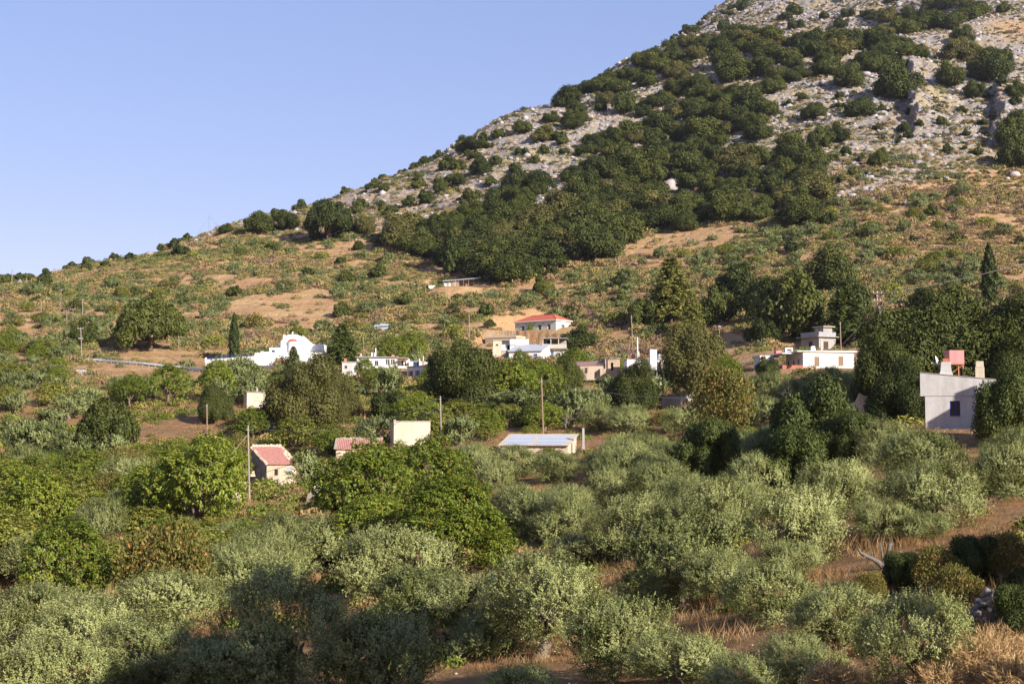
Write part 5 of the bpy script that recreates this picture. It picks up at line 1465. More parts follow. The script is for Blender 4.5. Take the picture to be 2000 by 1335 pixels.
def white_house():
    s = 242/F
    r = house("white_shuttered_house", "long white flat-roofed house with brown shutters and a brick terrace", "house", 1569, 724, 242, 9)
    w, dp, h = 9.1, 8.6, 3.25
    f = lambda a: (a-860)/(1507-860)*w
    walls(r, w, dp, h, 'white', front=[(f(1000),.95,f(1068)-f(1000),1.5,'shutter','brown'),(f(1306),1.0,f(1374)-f(1306),1.55,'shutter','brown')],
          left=[(.9,.1,.75,1.95,'window','dark_brown'),(3.6,.1,.7,2.0,'door','dark_brown'),(6.0,.7,.7,1.4,'window','dark_brown')], foot=-3)
    MB().box(-1.15,w+.75,-.35,dp+.3,h+.003,h+.2).build("roof", 'white', r, .02)
    MB().box(-.02,w+.02,-.06,-.002,h-.14,h).build("fascia", 'brick', r)
    MB().box(-3.4,-1.16,1.2,dp+3,h-.3,h-.12).build("porch_roof", 'white_old', r)
    MB().box(-3.6,-.02,-.1,dp+2,-.3,.0).build("terrace_floor", 'concrete', r)
    MB().box(-3.6,-.05,-.3,-.1,-.3,.95).box(-3.8,-3.6,-.3,dp+1,-.3,.95).build("terrace_parapet", 'brick', r)
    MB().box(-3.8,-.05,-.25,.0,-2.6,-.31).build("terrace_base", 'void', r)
    MB().box(-3.3,-3.1,6,9,0.002,h-.31).build("porch_screen", 'grey_blue', r)
    MB().frustum(2.2,1.2,h+.202,h+1.05,.42,.35,.3,.28).build("chimney", 'white', r)
    MB().cyl(7.0-3.0,1.8,h+.202,h+2.3,.13,.13,8).build("flue_pipe", 'cream', r)
    b = house("white_annex", "narrow bright white annex at the left end of the brick terrace", "house", 1485, 736, 247, 13)
    walls(b, 1.75, 3, 3.6, 'white', foot=-3)
    MB().box(-.1,1.9,-.1,3.1,3.603,3.75).build("roof", 'white', b, .02)
    MB().box(-.02,-.002,.5,2.5,-.6,2.2).build("side_door", 'grey_blue', b)
    t = empty("water_tank", at(1519,695,252), .3, label="square faded pink water tank on the porch roof of the white house", cat="water tank")
    MB().box(-.55,.55,-.5,.5,.1,.95).build("tank_body", 'pink', t, .05); MB().box(-.5,.5,-.45,.45,-.25,.098).build("stand", 'concrete', t)
    t = empty("roof_arch", at(1540,690,253), .25, label="small white arched dovecote on the roof of the white house", cat="dovecote")
    mb = MB().box(-.7,-.5,-.3,.3,-.3,.8).box(.5,.7,-.3,.3,-.3,.8).box(-.7,.7,-.3,.3,.802,1.0); mb.build("arch", 'white', t)
    MB().box(-.48,.48,-.25,.25,-.3,.45).build("box", 'grey_sheet', t)
    d = house("rear_outbuilding", "low brown outbuilding right of the white house in the shade of the oaks", "outbuilding", 1672, 722, 246, 8)
    walls(d, 4.6, 3, 2.2, 'brown_plaster', foot=-2)
    MB().slab([(-.3,-.3,2.25),(5,-.3,2.6),(5,3.2,2.6),(-.3,3.2,2.25)],.12).build("roof", 'grey_sheet', d)
    c = house("concrete_house", "unfinished grey concrete house with a dark parapet and roof room among the trees", "house", 1600, 689, 291, -60, 5.4)
    w, dp = 5.4, 4.6
    walls(c, w, dp, 3.3, 'concrete', front=[(2.2,.2,1.25,2.3,'door','dark_brown')], right=[(1.2,.1,1.3,2.3,'door','dark_brown')], foot=-2)
    MB().box(-.75,w+.6,-.75,dp+.4,3.303,3.48).build("roof_slab", 'concrete', c, .02)
    pp = MB().box(-.05,w+.05,-.05,.1,3.483,4.4).box(w-.1,w+.05,.102,dp,3.483,4.4).box(-.05,.1,.102,dp,3.483,4.4); pp.build("parapet", 'slate', c)
    walls(c, 2.6, 2.4, 5.4, 'concrete', x0=2.6, y0=1.4, z0=3.483, name="roof_room_wall", front=[(.2,4.5,.9,.75,'shutter','cream'),(1.5,4.5,.9,.75,'shutter','cream')])
    MB().box(2.2,5.7,1.0,4.2,5.403,5.58).build("roof_room_slab", 'beige', c)
    rl = MB()
    for i in range(22): rl.bar((-.3+i*.3,-1.1,.0),(-.3+i*.3,-1.1,1.05),.018,4)
    rl.bar((-.4,-1.1,1.05),(6.2,-1.1,1.05),.03,4); rl.bar((-.4,-1.1,.5),(6.2,-1.1,.5),.02,4)
    rl.build("balcony_railing", 'cable', c)
    MB().box(-.5,6.3,-1.2,-.01,-.2,-.01).build("balcony_floor", 'concrete', c)
    st = house("stone_yard_wall", "cream rubble yard wall behind the oak trunks left of the grey cement house", "wall", 1664, 806, 168, 0)
    rg = random.Random(8); W = 4.9
    pf = [(0,-2),(W,-2)]+[(W-W*i/10, 2.15+.2*math.sin(i*1.7)-.9*(i>8)) for i in range(11)]
    MB().prism(pf, 0, .5).build("masonry", 'stone_pale', st)
    MB().box(W-.05,W+.25,-.6,-.2,-2,2.6).box(W-.9,W-.72,-.5,-.3,-2,2.0).build("pier", 'white_old', st)

def grey_house():
    s = 131/F
    r = house("grey_cement_house", "grey cement-rendered house with a blue window and a half-shaded wall", "house", 1808, 838, 131, -17)
    x = lambda q: (q-1808)*s
    z = lambda q: (838-q)*s
    W = x(1995)
    walls(r, W, 6, z(773.5), 'grey_plaster', front=[(x(1854),z(812),x(1873)-x(1854),z(783)-z(812),'none')], foot=-2.5)
    fr = MB(); x0, x1, z0, z1 = x(1854), x(1873), z(812), z(783)
    fr.box(x0,x0+.07,.1,.17,z0,z1).box(x1-.07,x1,.1,.17,z0,z1).box(x0+.07,x1-.07,.1,.17,z1-.07,z1).box(x0+.07,x1-.07,.1,.17,z0,z0+.07).box((x0+x1)/2-.03,(x0+x1)/2+.1,.09,.16,z0+.07,z1-.07)
    fr = fr.build("window", 'dark_blue', r)
    MB().box(x0,x1,.18,.2,z0,z1).build("pane", 'glass', fr)
    MB().box(x0-.06,x1+.06,-.05,.1,z0-.08,z0-.002).build("sill", 'concrete', r)
    # upper storey band, stepping out a little on the left
    prof = [(-.42,z(773.5)),(W,z(773.5)),(W,z(749)),(-.42,z(727.5))]
    MB().prism(prof, -.05, 6.1).build("upper_wall", 'grey_plaster', r, .015)
    MB().prism([(-.42,z(727.4)),(W,z(748.9)),(W,z(747.6)),(-.42,z(726.1))], -.1, 6.15).build("coping", 'concrete', r)
    c1 = MB(); c1.frustum(x(1848),1.2,z(732),z(724.5),.62,.5,.5,.42).frustum(x(1848),1.2,z(724.5)+.001,z(706.5),.49,.41,.42,.36); c1 = c1.build("chimney", 'grey_plaster', r, .02)
    MB().box(x(1841.5),x(1855),.9,1.5,z(706.5)+.002,z(705)).box(x(1842.5),x(1854),.95,1.45,z(705)+.001,z(699.5)).build("chimney_pot", 'terracotta', c1)
    c2 = MB().box(x(1902.5),x(1919.5),1.0,1.7,z(742),z(717)).frustum(x(1911),1.35,z(717)+.001,z(705.5),.36,.34,.33,.3).build("chimney", 'cream', r, .03)
    t = empty("water_tank", r.matrix_basis @ Vector((x(1864),2.4,z(729))), .1, label="square faded red water tank on rusty legs on the grey cement house", cat="water tank")
    k = 1.03
    MB().box(-.7*k,.7*k,-.6,.6,.95,2.2).build("tank_body", 'pink', t, .04)
    lg = MB()
    for a in (-.62,.62):
        for b in (-.5,.5): lg.box(a-.04,a+.04,b-.04,b+.04,-.9,.88)
    lg.box(-.72,.72,-.6,.6,.88,.948); lg.bar((-.62,-.52,.0),(.62,-.52,.85),.03,4)
    lg.build("stand", 'terracotta', t)
    d = empty("satellite_dish", r.matrix_basis @ Vector((x(1835),1.6,z(731))), .0, label="white satellite dish seen edge-on beside the grey house's chimney", cat="satellite dish")
    mb = MB(); mb.bar((0,0,-.3),(0,0,1.35),.03); mb.build("mast", 'grey_metal', d)
    v = []; n = 18; fs = []
    for kk, (rr, dd) in enumerate(((.02,0),(.25,.03),(.5,.13))):
        v += [(dd, rr*math.cos(2*math.pi*i/n), rr*math.sin(2*math.pi*i/n)) for i in range(n)]
    for kk in range(2): fs += [(kk*n+i,kk*n+(i+1)%n,(kk+1)*n+(i+1)%n,(kk+1)*n+i) for i in range(n)]
    dm = bpy.data.meshes.new("dish"); dm.from_pydata(v, [], fs); dm.materials.append(M['white_metal']); do = bpy.data.objects.new("dish", dm); col.objects.link(do); do.parent = d
    do.location = (-.05,0,1.35); do.rotation_euler = (0,.25,2.7)
    MB().bar((-.05,0,1.1),(-.62,-.05,1.1),.025).box(-.7,-.6,-.08,.04,1.04,1.2).build("receiver_arm", 'white_metal', d)
    p = empty("vent_pipe", r.matrix_basis @ Vector((x(1972),1.0,z(748))), 0, label="white T-shaped vent pipe on the grey cement house's roof", cat="vent pipe")
    MB().cyl(0,0,-.2,.85,.07,.07,10).build("stem", 'white_metal', p); MB().bar((-.26,0,.92),(.26,0,.92),.09,10).build("cross_piece", 'white_metal', p)
    return r

chapel(); hip_house(); lower_houses(); blue_door_group(); ruined_house(); sheds(); white_house(); GREY = grey_house()

# ------------------------------------------------------------------ poles, cables, guard rail
def pole(xt, yt, xb, yb, label, d=None, arms=(), mat='pole', r=0.11, extra=None):
    b = hit(xb, yb) if d is None else at(xb, yb, d)
    u, e = ray(xt, yt)
    top = Vector((float(u*b.y), b.y, float(e*b.y)))
    H = top.z - b.z
    o = empty("utility_pole", b, 0, label=label, cat="utility pole", group="wooden utility poles of the village")
    tp = (top.x-b.x, 0, H)
    me = tube_mesh("shaft", [(np.array([[0,0,-1.0],[0,0,0],[tp[0]*.5,0,H*.5],tp]), np.array([r*1.25,r*1.2,r,r*.8]))], M[mat])
    s = bpy.data.objects.new("shaft", me); s.parent = o; col.objects.link(s)
    for (f, w) in arms:
        MB().box(tp[0]*f-w/2,tp[0]*f+w/2,-.14-r,-r*.9,H*f-.08,H*f+.06).build("crossarm", mat, o)
        ins = MB()
        for k in (-.45,0,.45): ins.cyl(tp[0]*f+k*w,-.1-r,H*f+.061,H*f+.30,.06,.04,6)
        ins.build("insulator", 'white_metal', o)
    MB().box(tp[0]*.93-r*1.15,tp[0]*.93+r*1.15,-r*1.2,r*1.2,H*.93,H*.93+.12).build("band", 'grey_metal', o)
    return o, Vector((top.x, b.y, top.z))
TOPS = {}
def P_(key, *a, **k): TOPS[key] = pole(*a, **k)
P_('mid', 860,773,862,872, "bare grey pole beside the cream windowless store", d=204, mat='pole_grey')
P_('shed', 1057.5,737,1061,850, "bare brown pole behind the blue-grey shed roof", d=199)
P_('red', 484.5,830,487,974, "tall grey pole in front of the red-tiled stone house", d=166, mat='pole_grey')
P_('left', 404,788,404.5,866, "brown pole on the tan bank above the fig trees", mat='pole')
P_('tip', 157.5,640,160,704, "leaning pole with two crossarms in front of the round dark oak", arms=((.97,1.3),(.66,1.0)), mat='pole_grey')
P_('rail', 349,655,349.5,706, "plain brown pole behind the guard rail")
P_('oakpole', 161.5,583,161,632, "pole rising behind the small round dark oak", mat='pole_grey')
P_('arm1', 142.5,604,142,630, "short cross-armed pole left of the small round oak's pole", arms=((.98,1.5),))
P_('arm2', 130,607,130.5,637, "shorter cross-armed pole, second left of the small round oak", arms=((.98,1.5),))
P_('arm3', 119.5,566,118,605, "cross-armed pole on the scrub slope left above the small round oak", arms=((.98,1.2),))
P_('thin3', 117,590,116.5,641, "bare thin pole just under the cross-armed slope pole", r=.08)
P_('dark', 80.5,586,80.5,616, "dark pole among the olives near the left edge", r=.09, mat='pole_grey')
P_('ridge2', 52,541,52,573, "small pole just under the left skyline", r=.08, mat='pole_grey')
P_('slope', 683,457,684,492, "T-topped pole on the slope right below the lone dome oak", arms=((.98,1.9),))
P_('upper', 1208.5,503,1210.5,548, "pale pole in the scrub above the yellow pine", mat='pole_grey')
P_('chim', 1233,615,1236,690, "tall brown pole behind the tall white chimney", d=300)
P_('bank', 1405,635,1405.5,690, "brown pole on the bank right of the brownish tree", arms=((.93,.5),))
P_('pen', 916,613,917,670, "pale pole on the slope left of the railed terrace", mat='pole_grey')
P_('pen2', 914.5,650,915,675, "short brown stump pole touching the pale slope pole", r=.09)
P_('blue1', 709.5,658,711,694, "pole behind the long white house's chimneys")
P_('blue2', 782.5,667,783.5,699, "pole behind the long white house's porch")
P_('chapel', 616,703,617.5,738, "pole with a street light in front of the chapel's right end", d=300)
P_('front', 962,682,961,736, "brown pole in front of the white lean-to house", d=300)
P_('lamp', 1593,711,1594,790, "reddish pole with a street light in front of the white shuttered house", d=205)
P_('white', 1641,628,1642.5,688, "pole behind the flat roof of the white shuttered house", d=262)
P_('trans', 1713,571,1713.5,668, "tall brown pole carrying a grey transformer above the oaks", d=228, arms=((.985,1.5),(.83,1.1)), r=.15)
for key, side in (('lamp', -1), ('chapel', 1)):
    o, t = TOPS[key]
    H = t.z - o.location.z
    f = .62 if key == 'lamp' else .85
    a = MB(); a.bar((0,-.1,H*f),(side*.75,-.25,H*f+.12),.03); a = a.build("lamp_arm", 'grey_metal', o)
    MB().frustum(side*.95,-.3,H*f+.08,H*f+.22,.3,.12,.2,.06).build("lamp_head", 'white_metal', o)
o, t = TOPS['trans']; H = t.z - o.location.z
tb = MB().box(.18,.62,-.3,.3,H*.57,H*.70); tb = tb.build("transformer", 'grey_sheet', o, .03)
fn = MB()
for i in range(6): fn.box(.24+i*.055,.265+i*.055,-.40,-.302,H*.58,H*.69)
for i in range(3): fn.cyl(.28+i*.12,0,H*.70+.002,H*.735,.035,.03,6)
fn.build("cooling_fins", 'grey_metal', tb)
fr = MB(); fr.bar((0,0,H*.40),(1.15,0,H*.40),.05); fr.bar((1.15,0,H*.40),(1.2,0,H*.21),.06); fr.bar((1.2,0,H*.21),(0,0,H*.10),.05); fr.build("side_frame", 'pole', o)
def mast(xt, yt, xb, yb, label, r, d=None):
    b = hit(xb, yb) if d is None else at(xb, yb, d); u, e = ray(xt, yt); H = float(e*b.y) - b.z
    o = empty("guyed_mast", b, 0, label=label, cat="mast")
    s = MB(); s.cyl(0,0,-.8,H,r,r*.7,8); s.build("shaft", 'pole_grey', o)
    g = MB()
    for dx in (-H*.75, H*.75): g.bar((0,0,H*.86),(dx,0,-H*(.22 if dx<0 else -.12)),.03,4)
    g.build("guy_wire", 'cable', o)
    return o
mast(406, 418, 408, 462, "thin guyed mast on the skyline left of the small round skyline tree", .14)
mast(22, 524, 23, 557, "dark guyed mast on the skyline at the far left", .16)

def cable(a, b, sag, label, r=0.03, mat='cable'):
    n = 22; pts = []
    for i in range(n):
        f = i/(n-1); p = a.lerp(b, f); p.z -= sag*4*f*(1-f); pts.append(p[:])
    me = tube_mesh("power_cable", [(np.array(pts), np.full(n, r))], M[mat], 4)
    o = bpy.data.objects.new("power_cable", me); col.objects.link(o)
    return tag(o, label, "power cable", "overhead cables between the poles")
T = {k: v[1] - Vector((0, 0, .25)) for k, v in TOPS.items()}
cable(T['red'], T['mid'], 2.1, "black cable sagging from the red-tiled house's pole to the store's pole", .035)
cable(T['left'], T['mid'], 3.6, "thin black cable from the tan bank's pole across the oak to the store's pole", .03)
cable(at(-160,905,215), T['left'], 2.6, "black cable crossing the dark round oak to the tan bank's pole", .03)
cable(T['mid'], T['shed'], 1.2, "black cable between the store's pole and the shed's pole", .03)
cable(T['shed'], T['lamp'] - Vector((0,0,2.0)), 2.6, "black cable sagging across the round dark tree to the street-light pole", .035)
cable(T['trans'], at(2300,410,205), 1.6, "pale cable rising from the transformer pole to the upper right", .045, 'cable_pale')
cable(T['trans'] - Vector((0,0,1.6)), T['white'] - Vector((0,0,4.2)), .4, "pale cable dropping from the transformer pole to the white house's pole", .035, 'cable_pale')
cable(at(1440,738,222), at(1800,715,196), 1.0, "pale cable passing in front of the white shuttered house's olives", .035, 'cable_pale')
cable(T['lamp'] - Vector((0,0,.8)), T['white'] - Vector((0,0,4.0)), .5, "thin cable from the street-light pole across the white wall", .018, 'cable')
cable(T['red'] - Vector((0,0,.8)), at(330,1020,150), .2, "stay wire slanting left from the red-tiled house's pole into the trees", .022, 'cable_pale')
cable(at(520,478,520), at(960,500,470), 2.5, "thin dark cable crossing below the oak wood", .03)

# guard rail and road below the chapel
def guard_rail():
    px_ = np.array([(137,704),(170,706),(200,708),(240,711),(280,715),(320,719),(360,722),(402,726)], float)
    w = [hit(x, y) for x, y in px_]
    o = empty("guard_rail", w[0], 0, label="long grey steel guard rail along the road to the chapel", cat="guard rail")
    mb = MB(); up = .62
    for a, b in zip(w[:-1], w[1:]):
        a = a - w[0]; b = b - w[0]
        mb.slab([a+Vector((0,0,up+.2)), b+Vector((0,0,up+.2)), b+Vector((0,.08,up+.2)), a+Vector((0,.08,up+.2))], .36)
    mb.build("rail_beam", 'grey_sheet', o)
    for i in range(24):
        f = i/23*(len(w)-1); k = min(int(f), len(w)-2); p = w[k].lerp(w[k+1], f-k) - w[0]
        MB().box(p.x-.06,p.x+.06,p.y+.1,p.y+.2,p.z-.6,p.z+up+.16).build("post", 'grey_metal', o)
    # the road it guards, laid on the slope
    line = w + [hit(x, y) for x, y in ((440, 724), (480, 724), (520, 725), (550, 727))]
    n = 60; V = []; Q = []
    for i in range(n):
        f = i/(n-1)*(len(line)-1); k = min(int(f), len(line)-2); p = line[k].lerp(line[k+1], f-k)
        for j in range(4):
            y = p.y + .4 + j*1.3
            V.append((p.x, y, max(float(height(np.array([p.x]), np.array([p.y+.4]))[0]), float(height(np.array([p.x]), np.array([y]))[0])) + .06))
    for i in range(n-1):
        for j in range(3): Q.append((i*4+j, (i+1)*4+j, (i+1)*4+j+1, i*4+j+1))
    me = mesh_q("road", np.array(V), np.array(Q)); me.materials.append(m_plain("asphalt", (0.10, 0.095, 0.09), 0.9, 0.2))
    rd = bpy.data.objects.new("road", me); col.objects.link(rd)
    tag(rd, "narrow grey asphalt road passing under the chapel wall", "road", kind="structure")
guard_rail()

# ------------------------------------------------------------------ the ground and everything that grows on it
build_ground()

CLEAR += [(400, 640, 640, 712, 333), (950, 610, 1170, 690, 375), (962, 660, 1062, 706, 345), (690, 690, 795, 722, 300), (795, 695, 856, 745, 295), (668, 700, 700, 722, 298),
          (1128, 698, 1215, 752, 286), (1240, 680, 1284, 732, 276), (1295, 768, 1352, 800, 236), (1484, 680, 1668, 718, 238), (1556, 632, 1612, 686, 286),
          (1798, 690, 1945, 838, 127), (488, 868, 580, 948, 183), (655, 858, 700, 884, 190), (766, 818, 842, 850, 196), (976, 838, 1140, 872, 186), (474, 762, 514, 792, 250),
          (860, 535, 938, 562, 440), (730, 628, 752, 645, 395), (146, 712, 164, 732, 312), (137, 694, 400, 716, 316), (1664, 762, 1742, 800, 160),
          (482, 826, 490, 960, 160), (857, 770, 864, 860, 198), (1054, 735, 1063, 838, 194), (401, 786, 408, 862, 190), (1709, 570, 1717, 650, 220), (1590, 710, 1598, 760, 200),
          (432, 962, 478, 988, 160), (590, 962, 620, 996, 158), (625, 995, 680, 1008, 150), (1880, 1200, 2000, 1335, 60), (1690, 1050, 1770, 1110, 66), (1905, 1150, 1960, 1225, 50)]

